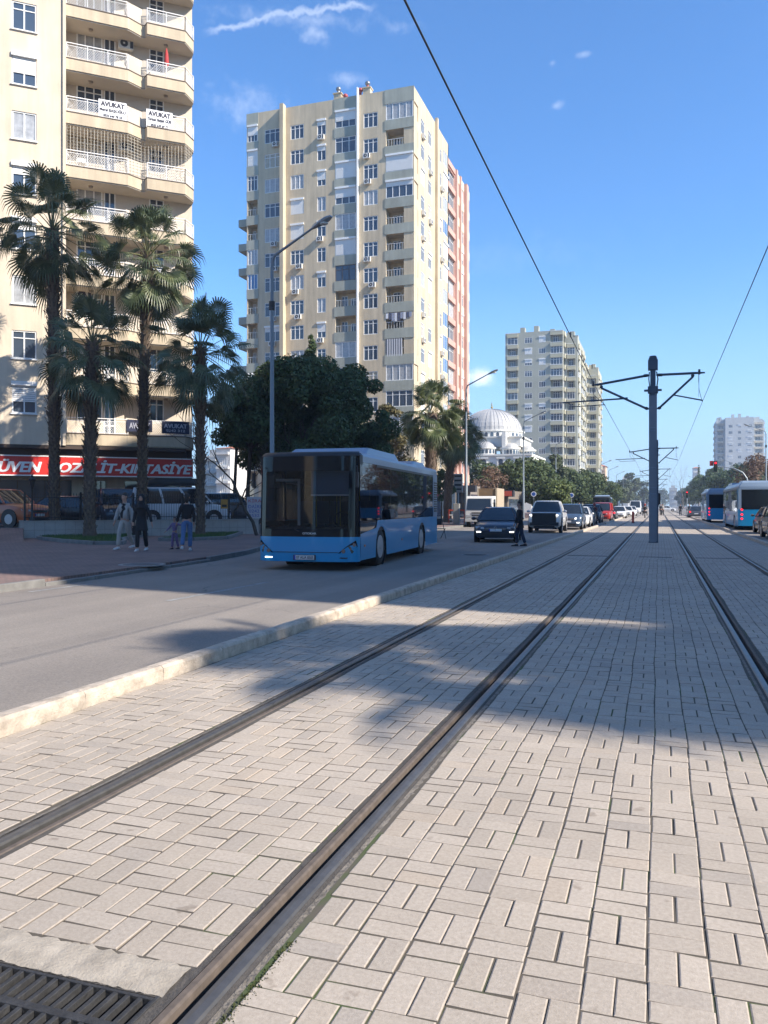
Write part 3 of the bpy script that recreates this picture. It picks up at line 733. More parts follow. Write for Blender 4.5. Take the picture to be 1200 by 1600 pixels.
    banner('white banner with black lettering on the balcony railing, the right of the pair', 6, 229, 270, .95, -.06,
           [('AVUKAT', .5, .78, .84, .26), ('Türkan Başak GÜR', .5, .47, .92, .25), ('0533 649 69 77', .5, .16, .66, .13)], M_bw, M_bk, -.1)
    banner('dark banner on the lowest balcony, behind the third palm trunk', 0, 198, 238, .85, .2, [('AVUKAT', .5, .5, .8, .5)], M_bd, M_bg)
    banner('dark banner on the lowest balcony, at its right end', 0, 253, 296, .85, .15, [('AVUKAT', .5, .62, .84, .34), ('0242 312', .5, .25, .7, .2)], M_bd, M_bg, -.1)
    # ---- folded parasol
    t = thing('parasol', 'folded red parasol standing on an upper balcony', 'parasol', P(s_at(262), -.45, f0+7*st), 0)
    mb = MB(); mb.cyl((0, 0, 0), (0, 0, 1.85), .02); mb.cyl((0, 0, 0), (0, 0, .1), .2, n=12); mb.build('pole', M_rail, t)
    mb = MB(); mb.tube([(0, 0, .85), (0, 0, 1.0), (0, 0, 1.5), (0, 0, 1.85)], [.10, .14, .10, .02], 9); mb.build('canopy', mat('red_cloth', (.42, .04, .04), .8), t)
    # a plastic chair and box on the netted balcony
    t = thing('plastic_chair', 'white plastic chair on the netted balcony', 'chair', P(s_at(128), -.7, f0+5*st), fc.rz)
    mb = MB(); mb.box(-.24, .24, -.24, .24, .42, .46)
    mb.build('seat', M_rail, t); mb = MB(); mb.box(-.24, .24, .22, .25, .46, .85); mb.build('backrest', M_rail, t)
    for x in (-.2, .2):
        for y in (-.2, .2): mb = MB(); mb.cyl((x, y, 0), (x, y, .42), .02, n=6); mb.build('leg', M_rail, t)
left_block()
# ================================================================ central tower
M_yel = mat('yellow_render', (.64, .53, .37), .92, var=.16, vscale=.35, streak=.22)
M_grn = mat('green_band', (.40, .41, .345), .92, var=.18, vscale=.5, streak=.15)
M_inner = mat('balcony_inner', (.55, .52, .45), .92)
M_redw = mat('coral_render', (.60, .36, .29), .92, var=.10, vscale=.4, streak=.12)
M_roofc = mat('roof_cowl_red', (.35, .05, .05), .5)
M_tin = mat('tin_cowl', (.25, .25, .26), .4, metal=.6)

def balc_rail(parent, fc, a, b, z, h=.8, d=-.04, sides=0):
    mb = MB(); pts = [(a, d), (b, d)]
    if sides: pts += [(b, d-sides)]
    for (p, q) in zip(pts, pts[1:]):
        A, B_ = fc.P(p[0], p[1], z), fc.P(q[0], q[1], z); up = Vector((0, 0, 1))
        mb.tube([A+up*h, B_+up*h], .03, 4, smooth=False); mb.tube([A+up*.1, B_+up*.1], .02, 4, smooth=False)
        n = max(2, int((B_-A).length/.3))
        for i in range(n+1): X = A.lerp(B_, i/n); mb.tube([X, X+up*h], .018, 4, caps=False, smooth=False)
    return mb.build('railing', M_rail, parent)

def central_tower():
    X0, X1, Y0 = -47.7, -26.4, 88.6; TOP = 49.3
    root = thing('apartment_tower', 'tall yellow apartment tower with pale green balcony bands in the middle of the picture', 'apartment tower')
    fr = Face((X0, Y0), (1, 0))
    def sx(px): return DY(px, Y0).x-X0
    W = X1-X0
    st = 3.0; NF = 15; rnd = random.Random(11)
    cL = (0.12, sx(402.5)); c1 = (sx(413.5), sx(438)); c2 = (sx(454), sx(474.5)); c3 = (sx(495.5), sx(509)); cG = (sx(524), sx(556)); c4 = (sx(568), sx(590)); cR = (sx(603), W-.12)
    ops = []; z = lambda k: 3.3+3*k
    for k in range(NF):
        for c in (c1, c2, c3, c4): ops.append((c[0], c[1], z(k)+.05, z(k)+1.75, .14, True))
    GL = 'half shut t o o c b o o o o o o o o'.split()      # top floor down
    GG = 'half t shut half c shut brown o o c c o o o o'.split()
    GR = 'c o shut third o o o o laundry awning c t c o o'.split()
    for k in range(NF):
        i = NF-1-k
        if GL[i] != 'o': ops.append((cL[0], cL[1], z(k)+.55, z(k)+2.4, .12, False))
        else: ops.append((.12, cL[1], z(k)+.55, z(k)+2.4, 1.2, True))
        ops.append((cG[0], cG[1], z(k)+.55, z(k)+2.4, .12 if GG[i] not in ('o',) else 1.3, GG[i] == 'o'))
        if GR[i] in ('o', 'laundry', 'awning'): ops.append((cR[0], W-.01, z(k)+.55, z(k)+2.4, 1.6, True))
        else: ops.append((cR[0], cR[1], z(k)+.55, z(k)+2.4, .12, False))
    mb = MB(); facade(mb, fr, W, -.1, TOP, ops, 0)
    # green bands: 4 cm proud panels between the openings
    for k in range(NF+1):
        za = z(k-1)+2.4 if k else .0; zb = z(k)+.55 if k < NF else TOP+.02
        for (a, b) in ((-.02, cL[1]+.12), (cG[0]-.12, cG[1]+.05), (cR[0]-.15, W+.03)):
            A = fr.P(a, 0, 0); mb.box(A.x, fr.P(b, 0, 0).x, Y0-.05, Y0-.002, za, zb, 1)
    # piers and service pipes on the front
    mb.box(fr.P(sx(441), 0, 0).x, fr.P(sx(446.5), 0, 0).x, Y0-.75, Y0-.003, 0, TOP+.25, 0)
    mb.box(fr.P(sx(558.5), 0, 0).x, fr.P(sx(560.6), 0, 0).x, Y0-.35, Y0-.003, 0, TOP+.8, 3)
    # right side, receding along the road
    Y1 = 104.6; rs = Face((X1, Y0), (0, 1)); L = Y1-Y0
    ro = []; sw = [(2.9, 4.5), (6.1, 7.6), (11.6, 12.5)]
    for k in range(NF):
        i = NF-1-k
        if GR[i] in ('o', 'laundry', 'awning'): ro.append((.01, 1.7, z(k)+.55, z(k)+2.4, 1.2, False))
        else: ro.append((.15, 1.75, z(k)+.55, z(k)+2.4, .12, True))
        for a, b in sw: ro.append((a, b, z(k)+.05, z(k)+1.75, .12, True))
        ro.append((13.3, 15.8, z(k)+.55, z(k)+2.4, .12, True))
    facade(mb, rs, L, -.1, TOP, ro, 0)
    mb.box(X1+.003, X1+.35, Y0+9.2, Y0+9.7, 0, TOP+.5, 0)
    mb.box(X0, X1, Y1-.3, Y1, 0, TOP, 0); lf = Face((X0, Y1), (0, -1)); facade(mb, lf, L, -.1, TOP, [], 0)
    mb.box(X0+.01, X1-.01, Y0+.01, Y1-.01, TOP-.9, TOP-.8, 2)
    mb.build('wall', [M_yel, M_grn, M_inner, M_frame], root)
    # windows
    kinds = ['t', 't', 'curt_t', 't', 'half', 'shut', 'third', 'curt_t', 'warm_t', 't', 'warm_t']
    for k in range(NF):
        for ci, c in enumerate((c1, c2, c3, c4)):
            kd = rnd.choice(kinds) if k > 5 else rnd.choice(['t', 'brown', 'brown', 'curt_t', 'warm_t'])
            window(root, fr, c[0], z(k)+.05, c[1]-c[0], 1.7, kd, .1)
            if rnd.random() < .42: ac_unit(root, fr, c[0]+rnd.uniform(0, c[1]-c[0]-.9), z(k)-.55)
    mbx = MB(); n = 0
    for k in range(NF):
        for (a, b) in sw[:2]+sw[2:]:
            kd = rnd.choice(kinds)
            if n < 38: window(root, rs, a, z(k)+.05, b-a, 1.7, kd, .08)
            else:
                f, p = win_meshes(b-a, 1.7, kd); M = Matrix.Translation(rs.P(a, -.08, z(k)+.05)) @ Matrix.Rotation(rs.rz, 4, 'Z')
                mbx.M = M; mbx.add([v.co for v in f.vertices], [tuple(q.vertices) for q in f.polygons], 0); mbx.add([v.co for v in p.vertices], [tuple(q.vertices) for q in p.polygons], 1)
            n += 1
            if rnd.random() < .35: ac_unit(root, rs, a+.2, z(k)-.6)
    mbx.M = None; tag(mbx.build('window', [M_frame, M_pane], root), kind='stuff')
    for k in range(NF):
        window(root, rs, 13.3, z(k)+.55, 2.5, 1.85, rnd.choice(['t', 'b_t', 'curt_t', 'shut']), .08, 'balcony_glazing')
    # balconies
    for k in range(NF):
        i = NF-1-k
        for G, c, dep in ((GL, cL, 1.2), (GG, cG, 1.3), (GR, cR, 1.6)):
            g = G[i]; zz = z(k)+.55; w = c[1]-c[0]
            if g in ('o', 'laundry', 'awning'):
                b = bpy.data.objects.new('balcony', None); COL.objects.link(b); b.parent = root
                inner = Face(fr.P(0, -dep+.02, 0)[:2], (1, 0))
                window(b, inner, c[0]+w*.12, zz-.4, w*.3, 1.9, 'l', 0, 'balcony_door'); window(b, inner, c[0]+w*.6, zz+.1, w*.25, 1.1, 't', 0, 'window')
                r = balc_rail(b, fr, c[0], c[1]+(.05 if c is cR else 0), zz-.25, 1.0, -.05, 1.5 if c is cR else 0)
            else: window(root, fr, c[0], zz, w, 1.85, {'c': 'curt_t', 'b': 'b_t'}.get(g, g), .06, 'balcony_glazing')
            if g == 'o' and c is cR and i in (4, 6): ac_unit(root, Face(fr.P(0, -1.5, 0)[:2], (1, 0)), c[0]+w*.55, zz+.9)
            if g == 'laundry':
                l = thing('laundry', 'row of washing hung along a corner balcony of the yellow tower', 'laundry', fr.P(c[0], .02, zz+.3))
                for j in range(9):
                    mb = MB(); ww = w/9.5; x = j*w/9.2; h = rnd.uniform(.5, 1.0)
                    mb.box(x, x+ww*.85, -.03, 0, 1.45-h, 1.45); mb.build('cloth', [mat('cloth_a', (.7, .7, .72), .9), mat('cloth_b', (.08, .09, .14), .9), mat('cloth_c', (.3, .32, .4), .9)][j % 3 if j else 0], l)
                mb = MB(); mb.tube([(0, 0, 1.46), (w, 0, 1.46)], .01, 4); mb.build('line', M_rail, l)
            if g == 'awning':
                l = thing('striped_awning', 'grey and white striped curtain half closing a corner balcony', 'awning', fr.P(c[0], .0, zz-.2))
                mb = MB()
                for j in range(14): mb.box(j*.14, j*.14+.138, -.03-.02*(j % 2), 0, 0, 2.0, j % 2)
                mb.build('fabric', [mat('awning_dark', (.13, .14, .17), .9), mat('awning_light', (.55, .55, .56), .9)], l)
    # awning on the left column
    mb = MB(); mb.add([fr.P(.1, .05, z(4)+2.35), fr.P(cL[1], .05, z(4)+2.35), fr.P(cL[1], 1.2, z(4)+.9), fr.P(.1, 1.2, z(4)+.9)], [(0, 1, 2, 3)])
    mb.add([fr.P(.1, .02, z(4)+2.3), fr.P(cL[1], .02, z(4)+2.3), fr.P(cL[1], 1.17, z(4)+.85), fr.P(.1, 1.17, z(4)+.85)], [(0, 1, 2, 3)])
    mb.build('awning', M_shut, root)
    # left side balconies stick out beyond the wall
    for k in range(4, NF-3):
        mb = MB(); mb.box(X0-1.3, X0-.01, Y0+.3, Y0+3.6, z(k)-.55, z(k)+.35); 
        if k not in (8,): mb.build('side_balcony', M_grn, root)
    # chimneys and cowls
    for (px, h, kind) in ((523, 1.4, 1), (534, .5, 2), (557.5, 1.5, 2), (569, 1.5, 3)):
        s = sx(px); c = fr.P(s, -1.2, TOP)
        t = MB()
        if kind in (1, 3): t.box(c.x-.45, c.x+.45, c.y-.4, c.y+.4, TOP-.9, TOP+h*.75, 0); t.box(c.x-.55, c.x+.55, c.y-.5, c.y+.5, TOP+h*.75, TOP+h*.75+.12, 0)
        zc = TOP+(h*.75+.12 if kind in (1, 3) else h*.4)
        if kind == 2: t.cyl((c.x, c.y, TOP-.9), (c.x, c.y, zc), .13, n=8, mi=0)
        t.cyl((c.x, c.y, zc), (c.x, c.y, zc+.35), .16, n=10, mi=1); t.ball((c.x, c.y, zc+.6), .32, mi=1 if kind != 3 else 2, sz=(1, 1, .9))
        t.build('chimney', [M_yel, M_roofc if kind != 1 else M_tin, M_tin], root)
    # small office sign on the side
    mb = MB(); A = rs.P(3.0, .05, z(2)+.3)
    o = thing('office_sign', 'small dark blue sign on the sunny side of the yellow tower, low above the palms', 'sign', A, rs.rz)
    mb.box(0, 2.0, -.08, 0, 0, 1.5); mb.build('panel', mat('navy_sign', (.03, .05, .11), .5), o); text('lettering', 'AVUKAT', 1.7, .35, M_frame, o, (1.0, -.09, 1.0)); text('lettering', '0242', 1.0, .25, M_frame, o, (1.0, -.09, .45))
    # ---- coral tower behind it
    X1b, Ya, Yb, TB = -26.75, 104.9, 118.6, 47.8
    root2 = thing('apartment_tower', 'coral red apartment tower joined behind the yellow one, seen edge on', 'apartment tower')
    rs2 = Face((X1b, Ya), (0, 1)); L = Yb-Ya
    ro = []
    for k in range(15):
        ro += [(.4, 4.6, z(k)-.25, z(k)+1.9, .3, True), (8.2, 9.8, z(k)-.2, z(k)+1.5, .12, True), (12.1, 13.2, z(k)-.2, z(k)+1.5, .12, True)]
    mb = MB(); facade(mb, rs2, L, -.1, TB, ro, 0); mb.box(X0, X1b-.003, Yb-.2, Yb+.0, 0, TB, 0); mb.box(X0, X1b-.01, Ya, Yb-.3, TB-.8, TB-.7, 0)
    for (a, b) in ((4.8, 5.5), (7.2, 7.8), (10.2, 11.4)): mb.box(X1b+.003, X1b+(.45 if a > 10 else .28), Ya+a, Ya+b, 0, TB+.3, 1)
    for k in range(15):
        for (a, b) in ((5.5, 7.2), (7.9, 10.1), (11.5, 13.6)): mb.box(X1b+.002, X1b+.06, Ya+a, Ya+b, z(k)+1.55, z(k)+2.75, 2)
        mb.box(X1b+.002, X1b+.12, Ya+.2, Ya+4.7, z(k)+1.95, z(k)+2.7, 1)
    mb.box(X1b-3, X1b-.5, Yb, Yb+.6, 0, TB+.2, 1)
    mb.build('wall', [M_redw, M_redw, mat('cream_panel', (.66, .57, .42), .9)], root2)
    for k in range(15):
        window(root2, rs2, .4, z(k)-.25, 4.2, 2.15, rnd.choice(['t', 't', 'curt_t']), .25, 'balcony_glazing')
        for (a, b) in ((8.2, 9.8), (12.1, 13.2)): window(root2, rs2, a, z(k)-.2, b-a, 1.7, rnd.choice(['t', 'curt_t', 'half', 'shut']), .08)
central_tower()

# ================================================================ generic far tower
def far_tower(lab, blocks, wall_m, band_m, H_, st, base=0.0, seed=1):
    """blocks: list of (x0, x1, y0, y1, top, front columns, side columns); columns (s0, s1, 'w' or 'b')"""
    rnd = random.Random(seed); root = thing('apartment_tower', lab, 'apartment tower'); nwin = 0
    stuff = MB()
    for (x0, x1, y0, y1, top, fcols, scols, side) in blocks:
        mb = MB()
        sf = Face((x1, y0), (0, 1)) if side > 0 else Face((x0, y1), (0, -1))
        for (fc, W, cols) in ((Face((x0, y0), (1, 0)), x1-x0, fcols), (sf, y1-y0, scols)):
            ops = []; wl = []
            k = 0; z = base+3.2
            while z+2.2 < top:
                for (a, b, t) in cols:
                    if t == 'w': ops.append((a, b, z, z+1.5, .12, True)); wl.append((a, b, z, 1.5, rnd.choice(['t', 't', 'shut', 'half', 'curt_t']), .06))
                    else:
                        g = rnd.random() < .45
                        ops.append((a, b, z-.1, z+1.75, .12 if g else 1.2, True)); wl.append((a, b, z-.1, 1.85, rnd.choice(['t', 'c_t', 'curt_t']) if g else None, .06))
                z += st
            facade(mb, fc, W, -.1, top, ops, 0)
            for (a, b, t) in cols:
                if t == 'b':
                    zz = base+3.2
                    while zz < top:
                        A = fc.mat(a-.1, 0, 0); mb.M = A; mb.box(0, b-a+.2, -.35, -.01, zz-1.15+.0, zz-.12, 1); mb.box(-.02, b-a+.22, -.38, -.36, zz-.2, zz-.1, 2); mb.M = None; zz += st
            for (a, b, zz, h, kd, dp) in wl:
                if kd is None:
                    kd = 't'; dp = 1.15; a2, b2 = a+(b-a)*.15, a+(b-a)*.75
                else: a2, b2 = a, b
                if nwin < 96: window(root, fc, a2, zz+.03, b2-a2, h-.06, kd, dp, kids=False); nwin += 1
                f, p = win_meshes(b2-a2, h-.06, kd); M = Matrix.Translation(fc.P(a2, -dp, zz+.03)) @ Matrix.Rotation(fc.rz, 4, 'Z')
                stuff.M = M
                if nwin >= 96: stuff.add([v.co for v in f.vertices], [tuple(q.vertices) for q in f.polygons], 0)
                stuff.add([v.co for v in p.vertices], [tuple(q.vertices) for q in p.polygons], 1)
        # the two hidden walls and the roof
        ox = x0 if side > 0 else x1
        mb.quad((ox, y0, -.1), (ox, y1, -.1), (ox, y1, top), (ox, y0, top)); mb.quad((x0, y1, -.1), (x1, y1, -.1), (x1, y1, top), (x0, y1, top))
        mb.quad((x0, y0, top-.7), (x1, y0, top-.7), (x1, y1, top-.7), (x0, y1, top-.7))
        mb.build('wall', [wall_m, band_m, M_frame], root)
        cx = (x0+x1)/2
        for dx, h in ((-.22, 2.4), (.02, 2.6), (.3, 1.5)):
            mb = MB(); w = (x1-x0); mb.box(cx+dx*w-.6, cx+dx*w+.6, y0+2, y0+4, top-.7, top+h-.7)
            mb.build('roof_house', wall_m, root)
    stuff.M = None; tag(stuff.build('window_pane', [M_frame, M_pane], root), kind='stuff')
    return root
M_sage = mat('sage_render', (.40, .40, .33), .92, var=.1, vscale=.2, streak=.1)
M_olive = mat('olive_band', (.46, .43, .31), .92, var=.1, vscale=.2)
M_palew = mat('pale_render', (.52, .53, .52), .92, var=.08, vscale=.2)
M_tanb = mat('tan_band', (.50, .45, .36), .92)
far_tower('sage green and olive apartment tower rising behind the mosque dome', [
    (-37.6, -22.9, 209, 236, 46.0, [(.6, 3.2, 'b'), (5.0, 6.9, 'w'), (8.6, 10.3, 'w'), (11.6, 14.5, 'b')], [(1, 4, 'b'), (6, 8, 'w'), (10, 14, 'b'), (17, 19, 'w'), (21, 25, 'b')], 1),
    (-22.88, -19.6, 212, 234, 44.6, [(.7, 2.6, 'b')], [(1, 4, 'b'), (6, 8, 'w'), (10, 14, 'b'), (16, 20, 'b')], 1)], M_sage, M_olive, 46, 2.85, seed=4)
far_tower('second olive apartment tower partly hidden behind the sage green one', [
    (-30, -21.6, 262, 284, 46.5, [(4.8, 7.8, 'b')], [(1, 4, 'b'), (6, 8, 'w'), (10, 14, 'b'), (16, 20, 'b')], 1),
    (-21.58, -18.2, 266, 282, 45.0, [(.7, 2.7, 'b')], [(1, 5, 'b'), (7, 9, 'w'), (11, 15, 'b')], 1)], M_olive, M_olive, 46, 2.85, seed=5)
far_tower('white and tan apartment tower standing alone at the far right', [
    (26.3, 30.2, 424, 440, 42.5, [(.6, 3.3, 'b')], [(1, 5, 'b'), (8, 12, 'b')], -1),
    (30.22, 42.6, 420, 440, 43.5, [(1.4, 3.2, 'w'), (5.4, 7.0, 'w'), (9.6, 11.6, 'w')], [(1, 5, 'w'), (8, 12, 'w')], -1),
    (42.62, 47.6, 424, 440, 42.2, [(.9, 4.3, 'b')], [(1, 5, 'b')], 1)], M_palew, M_tanb, 43, 2.95, seed=6)

# ================================================================ small far houses
def house(lab, x0, x1, y0, y1, h, wm, roof=None, name='house', seed=1):
    rnd = random.Random(seed); r = thing(name, lab, 'house', ((x0+x1)/2, y0, 0)); c = Vector(((x0+x1)/2, y0, 0))
    fc = Face((x0-c.x, 0), (1, 0)); W = x1-x0; ops = []; n = max(1, int(W/3.2)); z = 1.0
    while z+1.6 < h:
        for i in range(n): s = W*(i+.5)/n-.7; ops.append((s, s+1.4, z, z+1.4, .15, True))
        z += 3
    mb = MB(); facade(mb, fc, W, 0, h, ops, 0); D_ = y1-y0
    mb.quad((x1-c.x, 0, 0), (x1-c.x, D_, 0), (x1-c.x, D_, h), (x1-c.x, 0, h)); mb.quad((x0-c.x, 0, 0), (x0-c.x, D_, 0), (x0-c.x, D_, h), (x0-c.x, 0, h)); mb.quad((x0-c.x, D_, 0), (x1-c.x, D_, 0), (x1-c.x, D_, h), (x0-c.x, D_, h))
    z = 3.3
    while z < h: mb.box(x0-c.x+.2, x1-c.x-.2, -.7, -.01, z-.15, z+.3); z += 3
    mb.build('wall', wm, r)
    for (a, b, za, zb, _, _) in ops: window(r, fc, a, za, b-a, zb-za, 't', .1, kids=False)
    for (a, b, za, zb, _, _) in ops: pass
    mb = MB()
    if roof:
        a, b = x0-c.x-.4, x1-c.x+.4; m_ = (a+b)/2; hh = min(2.6, W*.2)
        mb.add([(a, -.4, h), (b, -.4, h), (b, D_+.4, h), (a, D_+.4, h), (m_-W*.2, D_/2, h+hh), (m_+W*.2, D_/2, h+hh)], [(0, 1, 5, 4), (1, 2, 5), (2, 3, 4, 5), (3, 0, 4), (0, 3, 2, 1)])
        mb.build('roof', roof, r)
    else: mb.box(x0-c.x-.15, x1-c.x+.15, -.15, D_+.15, h, h+.3); mb.box(-1.5, 1, 2, 4, h+.3, h+2); mb.build('roof', wm, r)
    return r
M_tile = mat('orange_tile', (.50, .17, .08), .85, var=.2, vscale=2)
M_w1 = mat('white_wall', (.66, .64, .60), .9, var=.1); M_w2 = mat('peach_wall', (.58, .42, .30), .9, var=.1); M_w3 = mat('grey_wall', (.45, .45, .44), .9, var=.1)
a = DY(929, 330); b = DY(946, 330)
house('orange roofed pale building at the foot of the olive tower', a.x, b.x, 330, 342, 17, M_w2, M_tile, seed=2)
for i, (px0, px1, Y, h, wm, rf, lab) in enumerate([(338, 360, 150, 13.5, M_w1, M_tile, 'white house with an orange roof seen far off through the gap left of the bus'),
        (358, 384, 165, 15, M_w2, None, 'peach coloured house seen far off through the gap left of the bus'),
        (318, 340, 170, 13, M_w3, None, 'grey house seen far off beyond the fourth palm trunk'),
        (973, 982, 420, 14, M_w1, None, 'small white building far down the road left of the pole'),
        (1046, 1058, 620, 14, M_w3, None, 'grey building at the far end of the road right of the pole'),
        (1083, 1094, 520, 24, M_w1, M_tile, 'pale building peeping over the dark trees on the right'),
        (1015, 1027, 640, 10, M_w2, M_tile, 'low tiled building at the far end of the road')]):
    a, b = DY(px0, Y), DY(px1, Y); house(lab, a.x, b.x, Y, Y+10, h, wm, rf, seed=i)

# ================================================================ mosque
def mosque():
    zc = 172.0; c = D(757, zc); root = thing('mosque', 'white mosque with a big ribbed grey dome and small half domes', 'mosque', c, 0)
    M_lead = mat('lead_dome', (.44, .43, .41), .5, metal=.05, var=.12, vscale=.6); M_ms = mat('mosque_stone', (.70, .68, .62), .85, var=.08, vscale=.4)
    K = zc/F
    def hz(py): return EYE+(HZ-py)*K
    def dome(name, x, y, z0, r, h, lat=.0, parent=root, n=32, k=9):
        mb = MB(); rings = []
        for i in range(k+1):
            t = pi/2*i/k; rr = r*cos(t)+.001
            rings.append([((rr+(.035*r*.35 if (j % 2) else 0)*cos(t))*cos(2*pi*j/n)+x, (rr+(.035*r*.35 if (j % 2) else 0)*cos(t))*sin(2*pi*j/n)+y, z0+h*sin(t)) for j in range(n)])
        mb.loft(rings, 0, False, False); return mb.build(name, M_lead, parent)
    def drum(name, x, y, z0, z1, r, nw, wm=1.0, parent=root):
        mb = MB(); mb.cyl((x, y, z0), (x, y, z1), r, n=40, smooth=False); mb.cyl((x, y, z1-.25), (x, y, z1+.05), r+.25, n=40, smooth=False); o = mb.build(name, M_ms, parent)
        wb = MB()
        for i in range(nw):
            a = -pi*.02-pi*i/nw-pi/nw/2; h = (z1-z0)*.6; w = min(.5, h*.3)
            u = Vector((-sin(a), cos(a), 0)); p = Vector((x+cos(a)*(r+.02), y+sin(a)*(r+.02), z0+(z1-z0)*.12))
            pts = [p-u*w, p+u*w]+[p+u*w*cos(t)+Vector((0, 0, h*.7+w*sin(t))) for t in (0, pi/4, pi/2, 3*pi/4, pi)]
            wb.add(pts, [tuple(range(len(pts)))])
        wb.build('drum_window', M_pane, o); return o
    R = 49*K
    dm = dome('dome', 0, 8, hz(671), R, hz(633)-hz(671))
    rb = MB()
    for j in range(44):
        a = 2*pi*j/44; rb.tube([(R*1.004*cos(t)*cos(a), 8+R*1.004*cos(t)*sin(a), hz(671)+(hz(633)-hz(671))*1.004*sin(t)) for t in [pi/2*i/10 for i in range(10)]], .055, 4, caps=False, smooth=False)
    rb.build('lead_rib', mat('lead_rib', (.30, .30, .31), .5), dm)
    mb = MB(); mb.cyl((0, 8, hz(633)), (0, 8, hz(622)), .09); mb.ball((0, 8, hz(630)), .28, n=8, k=4); mb.ball((0, 8, hz(626)), .18, n=8, k=4); mb.build('finial', mat('brass', (.4, .3, .1), .4, metal=.8), root)
    drum('drum', 0, 8, hz(684), hz(671), R+.3, 18)
    mb = MB(); mb.box(-R-.9, R+.9, 0.6, 15.4, hz(698), hz(683)); mb.box(-R-1.3, R+1.3, .3, 15.7, hz(684), hz(683)+.15); mb.build('upper_block', M_ms, root)
    for (px, py_b, r, y) in ((764-5, 700, 14, 0), (796, 701, 12, .6), (819, 703, 10, 4), (728, 700, 12, .6)):
        x = (px-757)*K; r *= K*1.15
        dome('half_dome', x, y, hz(py_b), r, r*.62, n=24, k=6); drum('half_drum', x, y, hz(py_b+11), hz(py_b), r+.1, 9)
    mb = MB(); mb.box(-9.5, (833-757)*K, -2.6, 18, 0, hz(712)); mb.box(-9.8, (834-757)*K, -2.9, 18.3, hz(712)-.25, hz(712)+.1)
    mb.box((786-757)*K, (792-757)*K, -1.2, 3, hz(712), hz(676)); mb.build('hall', M_ms, root)
    for px in (734, 760, 786, 812):
        x = (px-757)*K; mb = MB(); pts = [(x-.5, -2.63, 1.5), (x+.5, -2.63, 1.5)]+[(x+.5*cos(t), -2.63, hz(722)+.5*sin(t)) for t in (0, pi/4, pi/2, 3*pi/4, pi)]
        mb.add(pts, [tuple(range(7))]); mb.box(x-.75, x-.5, -2.85, -2.62, 1, hz(722), 1); mb.box(x+.5, x+.75, -2.85, -2.62, 1, hz(722), 1); mb.box(x-.9, x+.9, -2.9, -2.62, hz(722)+.5, hz(722)+.9, 1); mb.build('arched_window', [M_pane, M_ms], root)
mosque()

# ================================================================ blocks off to the right shading the road, and added ones behind the camera
def side_block(lab, x0, x1, y0, y1, top, seed):
    rnd = random.Random(seed); r = thing('apartment_block', lab, 'apartment block', (x0, y0, 0)); mb = MB(); fc = Face((0, y1-y0), (0, -1)); W = y1-y0; ops = []
    z = 4.0
    while z+2 < top-1:
        s = 1.5
        while s+2 < W: ops.append((s, s+1.7, z, z+1.5, .2, True)); s += 4.1
        z += 3
    facade(mb, fc, W, -.1, top, ops); w = x1-x0
    mb.quad((0, 0, 0), (w, 0, 0), (w, 0, top), (0, 0, top)); mb.quad((0, W, 0), (w, W, 0), (w, W, top), (0, W, top)); mb.quad((w, 0, 0), (w, W, 0), (w, W, top), (w, 0, top)); mb.quad((0, 0, top), (w, 0, top), (w, W, top), (0, W, top))
    z = 6.3
    while z < top-2: mb.box(-1.1, -.01, 3, W-3, z-.2, z+.7); z += 3
    mb.build('wall', M_yel, r)
    for i, (a, b, za, zb, _, _) in enumerate(ops[:90]): window(r, fc, a, za, b-a, zb-za, rnd.choice(['t', 'half', 'curt_t']), .12, kids=False)
side_block('tall apartment block across the street, off to the right', 25, 40, 6.2, 19.4, 62, 1)
side_block('apartment block across the street beside the taller one, off to the right', 25, 40, 19.5, 38.8, 44, 2)
side_block('apartment block farther up the street, off to the right', 25, 40, 56.3, 73.3, 40, 3)
side_block('unseen long apartment block behind the camera on the left, added to darken reflections', -62, -24, -62, -36, 34, 4)  # this and the next two: unseen, added to darken reflections in the bus glass
side_block('unseen apartment block behind the camera on the right, added to darken reflections', 24, 44, -75, -40, 42, 5)
side_block('unseen apartment block far behind the camera, added to darken reflections', -40, 30, -190, -165, 40, 6)
# ---------------------------------------------------------------- trees
def leafmat(name, a, b, rough=.75, tr=.25): return mat(name, a, rough, island=1.0, col2=b, trans=tr)
L_dark = leafmat('leaf_dark', (.042, .072, .027), (.098, .145, .052))
L_mid = leafmat('leaf_mid', (.035, .062, .020), (.085, .115, .035))
L_light = leafmat('leaf_light', (.075, .11, .03), (.16, .19, .06))
L_olive = leafmat('leaf_olive', (.09, .085, .035), (.19, .16, .075))
L_brown = leafmat('leaf_brown', (.12, .07, .045), (.20, .13, .085))
L_far = leafmat('leaf_far', (.04, .06, .025), (.10, .12, .05))
M_bark = mat('bark', (.085, .065, .048), .95, var=.4, vscale=8, bump=.8, bscale=30)
M_barkg = mat('bark_grey', (.19, .165, .14), .95, var=.3, vscale=6)

